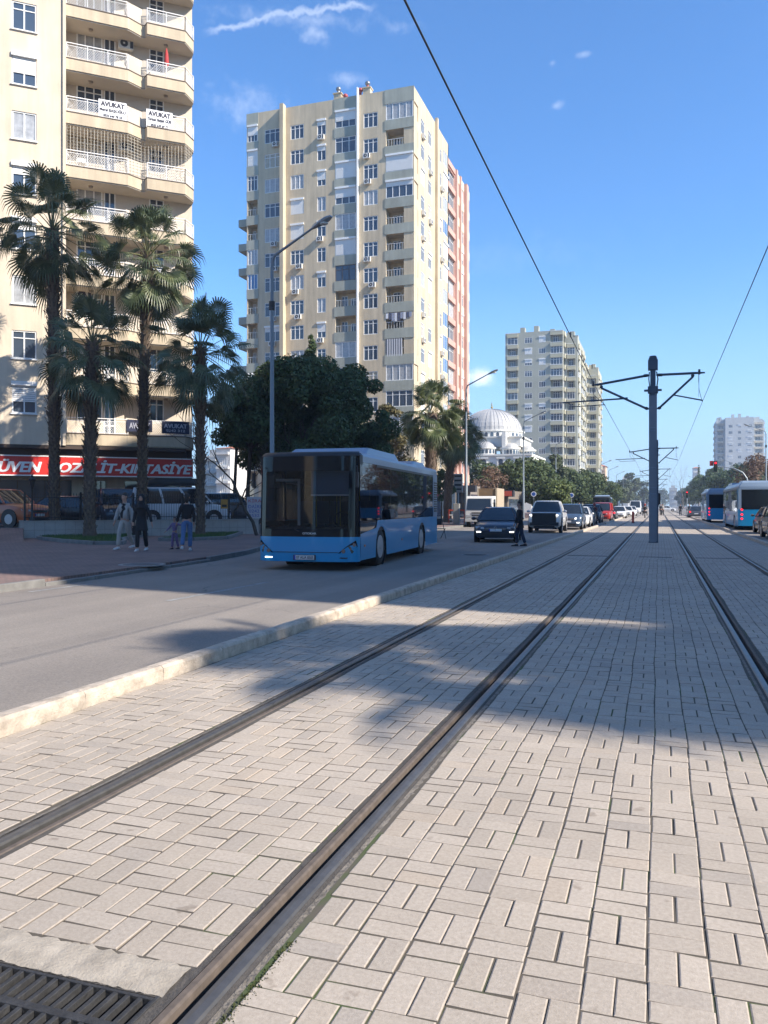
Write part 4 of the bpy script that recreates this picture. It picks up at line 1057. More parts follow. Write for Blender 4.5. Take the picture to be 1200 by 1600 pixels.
def crown_mesh(clumps, n, ls, rnd, m, drop=0.0, tall=1.0):
    """leaf sprigs scattered through the volume of many small clumps"""
    mb = MB(); vs = mb.v; fs = mb.f
    tot = sum(c[3]**2 for c in clumps)
    for (cx, cy, cz, r) in clumps:
        k = int(n*r*r/tot)
        for _ in range(k):
            while True:
                x, y, z = rnd.uniform(-1, 1), rnd.uniform(-1, 1), rnd.uniform(-1, 1); q = x*x+y*y+z*z
                if q < 1 and rnd.random() < .25+.75*q: break
            d = Vector((x, y, z*.85)); p = Vector((cx, cy, cz))+d*r
            nrm = (d+Vector((rnd.gauss(0, .6), rnd.gauss(0, .6), rnd.gauss(.35, .6)))).normalized()
            t = nrm.orthogonal().normalized(); t.rotate(Matrix.Rotation(rnd.uniform(0, 6.28), 3, nrm)); b = nrm.cross(t)
            s = ls*rnd.uniform(.6, 1.35); l = s*rnd.uniform(1.0, 1.7)
            b = (b+Vector((0, 0, -drop))).normalized() if drop else b
            i = len(vs)
            vs += [tuple(p-t*s*.5), tuple(p+b*l*.5), tuple(p+t*s*.5), tuple(p-b*l*.5)]; fs.append([i, i+1, i+2, i+3]); mb.m.append(0); mb.s.append(False)
    return mb.mesh('crown', [m])
def branchy(mb, p, d, L, r, depth, rnd, tips, spread=.55, up=.15, mi=0):
    pts = [p]; rs = [r]; q = p.copy(); dd = d.copy()
    n = 4
    for i in range(n):
        dd = (dd+Vector((rnd.gauss(0, .12), rnd.gauss(0, .12), rnd.gauss(up*.3, .08)))).normalized(); q = q+dd*L/n; pts.append(q.copy()); rs.append(r*(1-.45*(i+1)/n))
    mb.tube(pts, rs, 7 if depth > 2 else 5, mi, depth > 2)
    if depth <= 0: tips.append(q); return
    for i in range(3 if depth > 1 else 3):
        a = Vector((rnd.gauss(0, 1), rnd.gauss(0, 1), rnd.gauss(0, .4))).normalized(); nd = (dd+a*spread+Vector((0, 0, up))).normalized()
        branchy(mb, pts[rnd.choice([2, 3, 4])] if i else q, nd, L*rnd.uniform(.6, .85), rs[-1]*.75, depth-1, rnd, tips, spread, up, mi)
def tree(lab, loc, h, cr, ch, seed, leaf, n=9000, ls=.2, cat='tree', group=None, name='broadleaf_tree', trunk=None, nclump=26, lean=(0, 0), shape='round', build_only=False, barkm=None):
    """h total height, cr crown radius, ch crown height"""
    rnd = random.Random(seed); root = thing(name, lab, cat, loc, 0, group); tr = trunk or cr*.09
    mb = MB(); base = h-ch; tips = []
    mb.tube([(0, 0, -.1), (0, 0, .25), (lean[0]*.3, lean[1]*.3, base*.5), (lean[0], lean[1], base+.1*ch)], [tr*1.5, tr*1.05, tr*.9, tr*.8], 9)
    for i in range(5):
        a = 2*pi*i/5+rnd.uniform(-.4, .4); d = Vector((cos(a)*.8, sin(a)*.8, rnd.uniform(.5, 1.1))).normalized()
        branchy(mb, Vector((lean[0], lean[1], base+ch*rnd.uniform(-.02, .12))), d, cr*.6, tr*.5, 2, rnd, tips)
    mb.build('trunk', barkm or M_bark, root)
    cl = []
    for i in range(nclump):
        a = rnd.uniform(0, 2*pi); t = rnd.random()
        if shape == 'round': zz = -1+2*rnd.random(); rr = sqrt(max(0, 1-zz*zz))*rnd.uniform(.40, .92)
        elif shape == 'cone': zz = -1+2*rnd.random(); rr = (1-(zz+1)/2)*.85*rnd.uniform(.5, 1)
        elif shape == 'flat': zz = rnd.uniform(-.8, .8); rr = rnd.uniform(.2, .92)*sqrt(max(0, 1-zz*zz*.6))
        cl.append((lean[0]+cos(a)*rr*cr, lean[1]+sin(a)*rr*cr, base+ch/2+zz*ch/2*.8, cr*rnd.uniform(.19, .40)*(1 if shape != 'cone' else max(.25, 1-(zz+1)/2))))
    obj('crown', crown_mesh(cl, n, ls, rnd, leaf), root)
    return root

# the big dark clump behind the bus
g = 'dark trees behind the bus'
def zp(px, zc): return D(px, zc)
tree('big dark round tree directly behind the bus roof', zp(476, 45), 10.3, 3.1, 8.3, 21, L_dark, 42000, .125, group=g, nclump=60, trunk=.25)
tree('big dark tree behind the bus, right part of the clump beside the yellow tower', zp(551, 47), 10.0, 2.3, 8.0, 22, L_dark, 32000, .125, group=g, nclump=46, trunk=.22)
tree('dark tree at the left end of the clump, just beside the fourth palm', zp(385, 46), 8.9, 2.2, 4.2, 23, L_dark, 20000, .12, group=g, nclump=40, trunk=.13, lean=(.3, 0))
tree('dark tree filling the clump behind the street lamp post', zp(428, 49), 10.4, 2.3, 8.2, 24, L_dark, 28000, .125, group=g, nclump=44, trunk=.2)
tree('low dark tree at the back of the clump above the bus', zp(515, 52), 9.3, 3.2, 7.6, 28, L_dark, 24000, .14, group=g, nclump=44, trunk=.2)
tree('ragged dark tree spilling left of the clump over the gap', zp(365, 44), 8.0, 1.7, 3.4, 29, L_dark, 9000, .12, group=g, nclump=30, trunk=.10, lean=(.2, 0))
tree('dark tree at the right end of the clump with a ragged outline', zp(562, 50), 8.8, 1.5, 6.2, 36, L_dark, 10000, .13, group=g, nclump=40, trunk=.14)
# slender conifer poking out of the clump
rnd = random.Random(4); t = thing('conifer', 'slender dark conifer tip rising above the clump of dark trees', 'tree', zp(486, 49))
mb = MB(); mb.tube([(0, 0, 0), (0, 0, 11.9)], [.12, .02], 6); mb.build('trunk', M_bark, t)
obj('crown', crown_mesh([(rnd.uniform(-.1, .1), rnd.uniform(-.1, .1), 9+i*.27, .5*(1-i/11)+.12) for i in range(11)], 2600, .12, rnd, L_dark), t)
# thin bare tree left of the bus
t = thing('bare_tree', 'thin leafless tree in front of the far houses, left of the bus', 'tree', zp(402, 38)); mb = MB(); tips = []
branchy(mb, Vector((0, 0, 0)), Vector((-.12, 0, 1)).normalized(), 3.0, .09, 4, random.Random(5), tips, .6, .1); mb.build('trunk', M_bark, t)
t = thing('bare_tree', 'leafless tree between the fourth palm and the bus', 'tree', zp(352, 42)); mb = MB(); tips = []
branchy(mb, Vector((0, 0, 0)), Vector((.2, 0, 1)).normalized(), 2.6, .07, 4, random.Random(8), tips, .7, .05); mb.build('trunk', M_bark, t)
# lighter shrubs at the tower's foot
tree('sparse olive green tree at the foot of the yellow tower', zp(600, 62), 7.2, 2.4, 4.8, 31, L_olive, 4200, .19, nclump=30, trunk=.1)
tree('thin olive tree against the tower beside the clump', zp(607, 56), 8.6, 1.3, 4.0, 32, L_olive, 1300, .16, nclump=18, trunk=.09)
tree('small dark conical tree above the bus roof at the tower corner', zp(633, 66), 5.9, 1.2, 5.2, 33, L_mid, 4200, .15, nclump=26, trunk=.1, shape='cone', name='conifer')
tree('low dark bush behind the rear of the bus', zp(655, 66), 4.3, 1.1, 3.4, 34, L_dark, 3200, .15, nclump=20, trunk=.08)
tree('small round dark tree between the two sunlit palms', zp(690, 72), 4.9, 1.2, 3.0, 35, L_dark, 3600, .15, nclump=20, trunk=.08)

# trees along the left side, farther up the road
g = 'trees lining the left side up the road'
row = [(752, 128, 9.0, 3.8, 7.5, L_mid, 'dark green tree at the left end of the row, by the coral tower'), (812, 112, 8.3, 3.8, 7.0, L_mid, 'bushy tree in front of the mosque wall'),
       (840, 118, 8.3, 3.8, 7.0, L_mid, 'bushy tree just left of the third street lamp'), (866, 124, 9.6, 2.4, 8.6, L_far, 'taller feathery tree in front of the sage tower'),
       (884, 128, 7.0, 4.0, 5.6, L_mid, 'rounded tree in front of the sage tower base'), (905, 138, 7.2, 4.2, 5.8, L_mid, 'round tree in the row below the olive tower'),
       (928, 150, 7.0, 4.2, 5.6, L_mid, 'round tree near the right end of the row'), (950, 168, 6.4, 3.0, 5.0, L_mid, 'last round tree of the row before the gap'),
       (787, 118, 7.2, 2.6, 6.0, L_mid, 'dark bushy tree behind the brown shrub'), (860, 105, 5.2, 3.2, 4.0, L_mid, 'low dark tree behind the light green one')]
for i, (px, zc, h, cr, ch, lf, lab) in enumerate(row): tree(lab, D(px, zc), h, cr, ch, 50+i, lf, 7000, .30, group=g, nclump=40, trunk=.22)
tree('light yellow green tree in front of the darker row', D(868, 92), 4.2, 2.1, 3.3, 70, L_light, 5500, .22, nclump=30, trunk=.12)
tree('reddish brown half bare tree in front of the mosque', D(771, 100), 6.6, 2.3, 5.2, 71, L_brown, 1900, .22, nclump=26, trunk=.14)
tree('dry brown shrub to the left of the half bare tree', D(752, 98), 4.2, 1.9, 3.2, 72, L_brown, 1700, .2, nclump=20, trunk=.1)
g = 'hazy trees far down the road'
far = [(962, 240, 8.5, 4, 'hazy tree right after the row of round trees'), (972, 300, 11, 5, 'hazy tree above the white cars'), (985, 330, 15, 5, 'tall hazy tree left of the pole'), (997, 360, 13, 5.5, 'hazy broad tree just left of the pole'),
       (1010, 420, 11, 5, 'hazy tree behind the pole'), (1036, 640, 14, 6, 'small hazy tree right of the pole at the far end'), (953, 210, 6, 3, 'low hazy shrub beside the far bus')]
for i, (px, zc, h, cr, lab) in enumerate(far): tree(lab, D(px, zc), h, cr, h*.75, 90+i, L_far, 2600, .6, group=g, nclump=24, trunk=.25)
g = 'dark trees behind the waiting buses'
rt = [(1097, 250, 11.5, 5.0, L_dark, 'dark tree left of the cypress tip'), (1118, 215, 11.8, 5.0, L_dark, 'dark tree over the front bus'), (1140, 185, 10.8, 4.8, L_dark, 'dark tree above the nearer bus'),
      (1165, 160, 9.8, 4.6, L_dark, 'dark tree below the white tower'), (1082, 330, 9.5, 4.5, L_dark, 'lower dark tree by the small traffic light'), (1068, 420, 9.0, 4.5, L_far, 'hazy low tree at the right of the far crossing'),
      (1190, 150, 9.0, 4.0, L_dark, 'dark tree at the right edge behind the brown one')]
for i, (px, zc, h, cr, lf, lab) in enumerate(rt): tree(lab, D(px, zc), h, cr, h*.8, 110+i, lf, 7000, .36, group=g, nclump=36, trunk=.22)
tree('big brown half bare tree at the right edge', D(1187, 118), 9.2, 3.4, 6.6, 130, L_brown, 3400, .22, nclump=34, trunk=.2)
t = thing('cypress', 'pointed cypress tip over the dark trees on the right', 'tree', D(1092, 262)); mb = MB(); mb.tube([(0, 0, 0), (0, 0, 14)], [.2, .03], 6); mb.build('trunk', M_bark, t)
obj('crown', crown_mesh([(0, 0, 4+i*.75, 1.25*(1-i/15)+.15) for i in range(15)], 1600, .35, random.Random(3), L_dark), t)
t = thing('bare_tree', 'pale leafless tree standing left of the small traffic light', 'tree', D(1067, 300)); mb = MB(); tips = []
branchy(mb, Vector((0, 0, 0)), Vector((0, 0, 1)), 6.0, .2, 5, random.Random(15), tips, .45, .25); mb.build('trunk', M_barkg, t)
obj('far_wood', crown_mesh([(x*1.0+random.uniform(-6, 6), random.uniform(900, 960), random.uniform(2, 9), random.uniform(6, 10)) for x in range(-330, 330, 7)], 26000, 1.6, random.Random(2), L_far))
tag(bpy.data.objects['far_wood'], 'hazy line of woods closing the road at the horizon', 'woods', kind='stuff')

# ---------------------------------------------------------------- fan palms
L_palm = leafmat('palm_leaf', (.070, .100, .048), (.145, .165, .080), .42, .18)
L_palm2 = leafmat('palm_leaf_sunny', (.06, .085, .03), (.15, .17, .07), .42, .22)
M_pet = mat('palm_petiole', (.13, .13, .05), .6)
M_ptrunk = mat('palm_trunk', (.14, .10, .075), .98, var=.45, vscale=9, bump=.9, bscale=30)
M_stub = mat('palm_leaf_base', (.20, .15, .105), .95, var=.3, vscale=10)
def palm(lab, loc, hc, seed, leaf=None, nf=34, pet=1.35, blade=1.15, tr=.22, lean=(0, 0), group='fan palms', skirt=True, boots=(.0, 1.0)):
    leaf = leaf or L_palm; rnd = random.Random(seed); root = thing('fan_palm', lab, 'palm tree', loc, 0, group)
    C0 = Vector((lean[0], lean[1], hc))
    def ax(t): return Vector((lean[0]*t*t, lean[1]*t*t, hc*t))
    mb = MB(); pts = [ax(i/24)+Vector((rnd.gauss(0, .008), rnd.gauss(0, .008), 0)) for i in range(25)]; pts[0].z = -.1
    mb.tube(pts, [tr*(1.35 if i == 0 else 1.12 if i == 1 else 1.0+.06*sin(i*1.7)+(.12 if i > 20 else 0)) for i in range(25)], 14)
    mb.build('trunk', M_ptrunk, root)
    # old leaf bases wrapped round the trunk
    sb = MB(); z = hc*boots[0]+.35
    while z < hc*boots[1]:
        c = ax(z/hc)
        for j in range(7):
            a = j*2*pi/7+z*3.1+rnd.uniform(-.25, .25); d = Vector((cos(a), sin(a), 0)); u = Vector((-sin(a), cos(a), 0)); l = rnd.uniform(.14, .32)*(1 if z > hc*.35 else .55)
            p = c+d*tr*.92; w = rnd.uniform(.045, .075); tip = p+d*l*.75+Vector((0, 0, l*1.0))
            sb.add([p-u*w+Vector((0, 0, -.08)), p+u*w+Vector((0, 0, -.08)), tip+u*w*.5, tip-u*w*.5, p-u*w*.8-d*.02+Vector((0, 0, .10)), p+u*w*.8-d*.02+Vector((0, 0, .10))], [(0, 1, 2, 3), (3, 2, 5, 4)])
        z += .15
    sb.build('leaf_base', M_stub, root)
    for i in range(nf):
        t = (i+.5)/nf; el = radians(88-146*t**.85+rnd.uniform(-13, 13)) if skirt else radians(85-110*t); az = i*2.39996+rnd.uniform(-.45, .45)
        fb = MB(); d0 = Vector((cos(az)*cos(el), sin(az)*cos(el), sin(el))); P_ = C0+Vector((0, 0, rnd.uniform(-.25, .25)))-Vector((0, 0, t*.5)); L = pet*rnd.uniform(.68, 1.2); pts = [P_]; d = d0.copy(); p = P_.copy()
        for k in range(5): d = (d+Vector((0, 0, -.085*cos(el)))).normalized(); p = p+d*L/5; pts.append(p.copy())
        fb.tube(pts, [.032, .026, .021, .017, .014, .012], 4, 1, caps=False)
        # blade: a pleated fan in the plane of the petiole's end
        u = d.cross(Vector((0, 0, 1))); u = u.normalized() if u.length > .05 else Vector((1, 0, 0)); u.rotate(Matrix.Rotation(rnd.gauss(0, .42), 3, d)); up = u.cross(d).normalized()
        R = blade*rnd.uniform(.85, 1.12); ns = 26; droop = rnd.uniform(.5, .9)
        for s in range(ns):
            a0 = radians(-118+236*s/ns); a1 = radians(-118+236*(s+1)/ns); am = (a0+a1)/2; rl = R*(1-.28*abs(am)/2.1)*rnd.uniform(.9, 1.05)
            def pt(a, r, lift): v = d*cos(a)*r+u*sin(a)*r+up*(lift+.10*r*abs(sin(a))); return p+v
            q0 = pt(a0, rl*.5, .0); q1 = pt(a1, rl*.5, .0); qm = pt(am, rl*.5, .035)
            md = (d*cos(am)+u*sin(am)); t1 = pt(am, rl*.8, 0)+Vector((0, 0, -droop*.16*rl)); t2 = t1+md*rl*.12+Vector((0, 0, -droop*rnd.uniform(.22, .5)*rl))
            wv = (q1-q0)*.30
            c0 = pt(am, .03, 0)
            fb.add([c0, q0, qm, q1, t1-wv, t1+wv, t2-wv*.15, t2+wv*.15], [(0, 1, 2), (0, 2, 3), (1, 4, 5, 3), (4, 6, 7, 5)])
        fb.build('frond', [leaf, M_pet], root)
    return root
gp = 'fan palms on the left pavement'
palm('tallest fan palm, leftmost of the four, its crown against the cream block', D(85, 37, .1), 14.0, 1, nf=58, pet=1.8, blade=1.14, tr=.235, group=gp, lean=(-.1, 0))
palm('shorter fan palm rooted in the grassy bed before the low wall', D(140, 34.4, .15), 8.2, 2, nf=48, pet=1.5, blade=1.1, tr=.235, group=gp, lean=(.15, 0))
palm('tall fan palm, third from the left, behind the woman in black', D(222, 38.5, .1), 13.2, 3, nf=54, pet=1.65, blade=1.12, tr=.215, group=gp, lean=(.35, 0))
palm('fan palm nearest the dark trees, behind the person in jeans', D(313, 36.5, .15), 8.4, 4, nf=46, pet=1.6, blade=1.1, tr=.19, group=gp, lean=(.0, 0))
gp = 'sunlit fan palms before the yellow tower'
palm('sunlit fan palm with a thick trunk right behind the bus rear, left of the pair', D(673, 58, .1), 8.0, 5, L_palm2, nf=52, pet=1.6, blade=1.3, tr=.40, group=gp)
palm('sunlit fan palm with a leaning trunk beside the street lamp, right of the pair', D(699, 68, .1), 7.6, 6, L_palm2, nf=52, pet=1.6, blade=1.35, tr=.34, lean=(.7, 0), group=gp)
gp = 'fan palms on the right pavement'
palm('fan palm on the right hand pavement throwing its shade over the tracks', (14, 4.9, .1), 11.4, 7, nf=56, pet=1.75, blade=1.35, tr=.3, group=gp)
palm('unseen fan palm added between the other two to fill out their shade', (15.6, 5.5, .1), 10.9, 9, nf=50, pet=1.5, blade=1.35, tr=.3, group=gp)  # out of view, added to make the palm shadow denser
palm('unseen fan palm added on the right hand pavement to extend the shade', (18.5, 5.6, .1), 11.5, 8, nf=46, pet=1.7, blade=1.35, tr=.3, group=gp)  # out of view, added so the palm shadow reaches farther right
# ---------------------------------------------------------------- vehicles
def paint(name, col, rough=.32, coat=.5): return mat(name, col, rough, coat=coat)
M_tyre = mat('tyre', (.022, .022, .023), .85); M_rim = mat('rim', (.42, .42, .43), .4, metal=.3); M_trim = mat('black_trim', (.018, .018, .02), .5)
M_cglass = mat('car_glass', (.018, .024, .030), .05, spec=.8); M_chrome = mat('chrome', (.5, .5, .52), .2, metal=.9)
M_plate = mat('number_plate', (.62, .62, .62), .5); M_blue = mat('plate_blue', (.02, .05, .35), .5); M_ink = mat('plate_ink', (.02, .02, .02), .5)
M_lit = mat('lit_lamp', (.9, .9, .9), .2, emit=(1, .97, .9), estr=2.2); M_lens = mat('lamp_lens', (.35, .36, .38), .12, spec=.8)
M_red = mat('red_lens', (.25, .01, .015), .25); M_redlit = mat('red_lamp', (.5, .02, .03), .3, emit=(1, .02, .035), estr=1.1)
M_amber = mat('amber_lens', (.45, .16, .02), .3)
WH = {}
def wheel(parent, x, y, r=.32, w=.22, side=1):
    k = (round(r, 2), round(w, 2))
    if k not in WH:
        mb = MB(); prof = [(-w/2, r*.62), (-w/2, r*.9), (-w*.38, r), (w*.38, r), (w/2, r*.9), (w/2, r*.62)]
        mb.loft([[(a, rr*cos(2*pi*j/22), rr*sin(2*pi*j/22)) for j in range(22)] for a, rr in prof], 0, True, True)
        rb = MB()
        for s in (-1, 1):
            rb.cyl((s*w*.44, 0, 0), (s*w*.53, 0, 0), r*.64, r*.60, n=18, smooth=False); rb.cyl((s*w*.53, 0, 0), (s*w*.57, 0, 0), r*.16, n=10)
        hb = MB()
        WH[k] = (mb.mesh('wheel', [M_tyre]), rb.mesh('rim', [M_rim]))
    o = obj('wheel', WH[k][0], parent, (x, y, r)); obj('rim', WH[k][1], o, (0, 0, 0)); return o
def sharp(o, a=38):
    try: o.data.set_sharp_from_angle(angle=radians(a))
    except Exception: pass
    return o
TYPES = {
 'hatch': dict(L=4.3, W=1.81, H=1.47, body=[(0, .34, .74), (.015, .44, .84), (.06, .50, .93), (.16, .56, .98), (.27, .62, 1), (.45, .64, 1), (.7, .655, 1), (.88, .66, .98), (.97, .62, .93), (1, .42, .88)], g=(.25, .43, .80, .965)),
 'sedan': dict(L=4.5, W=1.78, H=1.46, body=[(0, .34, .76), (.015, .44, .85), (.06, .50, .93), (.16, .55, .98), (.27, .61, 1), (.5, .63, 1), (.75, .65, 1), (.88, .65, .97), (.97, .62, .93), (1, .42, .88)], g=(.26, .42, .70, .86)),
 'suv': dict(L=4.4, W=1.84, H=1.65, body=[(0, .34, .80), (.01, .46, .88), (.05, .56, .94), (.18, .60, .99), (.27, .62, 1), (.5, .63, 1), (.75, .64, 1), (.9, .64, .98), (.98, .60, .94), (1, .40, .90)], g=(.25, .39, .86, .97)),
 'pickup': dict(L=5.3, W=1.86, H=1.82, body=[(0, .36, .84), (.008, .52, .90), (.04, .60, .94), (.15, .63, .98), (.25, .64, 1), (.45, .64, 1), (.62, .63, 1), (.63, .62, .98), (.99, .62, .98), (1, .42, .95)], g=(.24, .35, .58, .615)),
 'van': dict(L=4.6, W=1.86, H=1.84, body=[(0, .30, .80), (.01, .42, .88), (.05, .50, .94), (.14, .54, .99), (.22, .57, 1), (.5, .58, 1), (.75, .58, 1), (.93, .58, .99), (.99, .56, .97), (1, .40, .95)], g=(.19, .34, .97, .992)),
 'bigvan': dict(L=5.6, W=2.0, H=2.4, body=[(0, .22, .80), (.01, .32, .90), (.04, .40, .95), (.12, .46, .99), (.18, .50, 1), (.5, .50, 1), (.75, .50, 1), (.93, .50, .99), (.99, .50, .97), (1, .30, .95)], g=(.16, .27, .97, .995)),
}
def car(lab, loc, rz, typ, col, cat='car', group=None, lights='off', rear=False, detail=True, name=None, scale=1.0, plate=True):
    T = TYPES[typ]; L, W, Hh = T['L'], T['W'], T['H']; w2 = W/2; pm = col
    root = thing(name or {'pickup': 'pickup_truck', 'van': 'minivan', 'bigvan': 'van'}.get(typ, 'car'), lab, cat, loc, rz, group)
    root.scale = (scale,)*3
    mb = MB(); rings = []; zb = .20 if typ not in ('pickup', 'bigvan') else .32
    for (t, zt, f) in T['body']:
        y = t*L; h = w2*f; z1 = zt*Hh; z0 = zb+(.10 if t in (0, 1) else 0)
        zm = z0+(z1-z0)*.5; c = 1-.25*(t in (0, 1))
        half = [(h*.88, z0), (h*.985, z0+.10), (h, zm), (h*.985, zm+(z1-zm)*.45), (h*.95, z1-.05), (h*.82, z1-.005), (h*.4, z1+.012)]
        rings.append([(-a, y, b) for a, b in half][::-1]+[(a, y, b) for a, b in half])
    rings = [r[7:]+r[:7] for r in rings]                   # start at the lower right
    mb.loft(rings, 0, True, True)
    g0, g1, g2, g3 = [q*L for q in T['g']]; zbelt = T['body'][5][1]*Hh-.03; zr = Hh-.055
    bw, tw = w2*.90, w2*(.64 if typ in ('hatch', 'sedan') else .70 if typ not in ('van', 'bigvan') else .80)
    def ring(t):                                             # t 0 belt .. 1 roof, slightly bowed
        e = t+.10*sin(pi*t); ww = bw+(tw-bw)*t+.03*sin(pi*t)
        return [(-ww, g0+(g1-g0)*t-.02*sin(pi*t), zbelt+(zr-zbelt)*t), (-ww*.5, g0+(g1-g0)*t-.09-.03*sin(pi*t), zbelt+(zr-zbelt)*t), (ww*.5, g0+(g1-g0)*t-.09-.03*sin(pi*t), zbelt+(zr-zbelt)*t), (ww, g0+(g1-g0)*t-.02*sin(pi*t), zbelt+(zr-zbelt)*t),
                (ww, g3+(g2-g3)*t, zbelt+(zr-zbelt)*t), (ww*.5, g3+(g2-g3)*t+.05, zbelt+(zr-zbelt)*t), (-ww*.5, g3+(g2-g3)*t+.05, zbelt+(zr-zbelt)*t), (-ww, g3+(g2-g3)*t, zbelt+(zr-zbelt)*t)]
    gb = MB(); R = [ring(t) for t in (0, .35, .7, 1)]; gb.loft(R, 0, False, True)
    sharp(gb.build('cabin_glass', M_cglass, root), 30)
    # roof skin and pillars in the body colour
    def scl(r, k, dz): cx = 0; cy = (g1+g2)/2; return [(x*k, cy+(y-cy)*k, z+dz) for x, y, z in r]
    top = R[-1]; mb.loft([scl(top, 1.012, -.03), scl(top, 1.0, .015), scl(top, .86, .05), scl(top, .4, .058)], 0, True, True)
    pil = [(3, 3), (4, 4), (0, 0), (7, 7)]
    for i in (0, 3, 4, 7):
        mb.tube([R[j][i] for j in range(4)], [.05, .042, .038, .04] if typ not in ('van', 'bigvan') or i in (0, 3) else [.09]*4, 6, smooth=True)
    fr = [.45] if typ in ('pickup',) else [.42, .72]
    if typ in ('van', 'bigvan'): fr = [.30, .62]
    for q in fr:
        for i, k in ((3, 4), (0, 7)):
            pts = [Vector(R[j][i]).lerp(Vector(R[j][k]), q) for j in range(4)]
            mb.tube(pts, .035 if typ not in ('van', 'bigvan') else .07, 4, smooth=False)
    if typ == 'pickup':                                       # load bed rails
        pass
    sharp(mb.build('body', [pm], root), 45)
    r = {'pickup': .39, 'suv': .35, 'van': .33, 'bigvan': .36}.get(typ, .32)
    for y in (.175*L, .80*L):
        for s in (-1, 1):
            ab = MB(); ab.cyl((s*(w2-.06), y, r+.02), (s*(w2+.006), y, r+.02), r+.065, n=20, smooth=False)
            wheel(root, s*(w2-.095), y, r, .2); ab.build('wheel_arch', M_trim, root)
    if detail:
        zf = T['body'][1][1]*Hh
        for s in (-1, 1):
            hb = MB(); hb.loft([[(s*w2*a, y, z) for a, y, z in ((.50, .02, zf-.08), (.86, .17, zf-.05), (.88, .20, zf+.03), (.52, .06, zf+.0))], [(s*w2*a, y, z) for a, y, z in ((.52, -.03, zf-.085), (.90, .13, zf-.055), (.92, .18, zf+.03), (.54, .01, zf+.0))]], 0, True, False)
            hb.build('headlight', M_lens if lights != 'head' else M_lit, root)
            if lights in ('fog', 'head'):
                fb = MB(); fb.box(s*w2*.74-.10, s*w2*.74+.08, -.012, .05, .425 if typ != 'pickup' else .98, .475 if typ != 'pickup' else 1.03); fb.build('daylight_lamp', M_lit, root)
            tb = MB(); tb.box(s*w2*.80-.09, s*w2*.80+.09, L-.05, L+.012, zf+.02, zf+.20); tb.build('tail_light', M_redlit if lights == 'tail' else M_red, root)
            mm = MB(); mm.ball((s*(w2+.11), g0+.25, zbelt+.07), .10, n=8, k=6, sz=(1, .7, .75)); mm.box(min(s*(w2-.08), s*(w2+.1)), max(s*(w2-.08), s*(w2+.1)), g0+.22, g0+.28, zbelt+.02, zbelt+.06); mm.build('mirror', pm, root)
        gr = MB(); gr.box(-w2*.48, w2*.48, -.022, .03, zf-.13, zf-.03); gr.box(-w2*.62, w2*.62, -.03, .03, .26, .40)
        for k in range(3): gr.box(-w2*.48, w2*.48, -.028, -.02, zf-.12+k*.035, zf-.105+k*.035, 1)
        gr.build('grille', [M_trim, M_chrome], root)
        if plate:
            for yy in (-.045, L+.02):
                pb = MB(); pb.box(-.26, .26, yy-.006, yy+.006, .47, .58); pb.box(-.26, -.215, yy-.008, yy+.008, .472, .578, 1)
                pb.build('number_plate', [M_plate, M_blue], root)
    return root

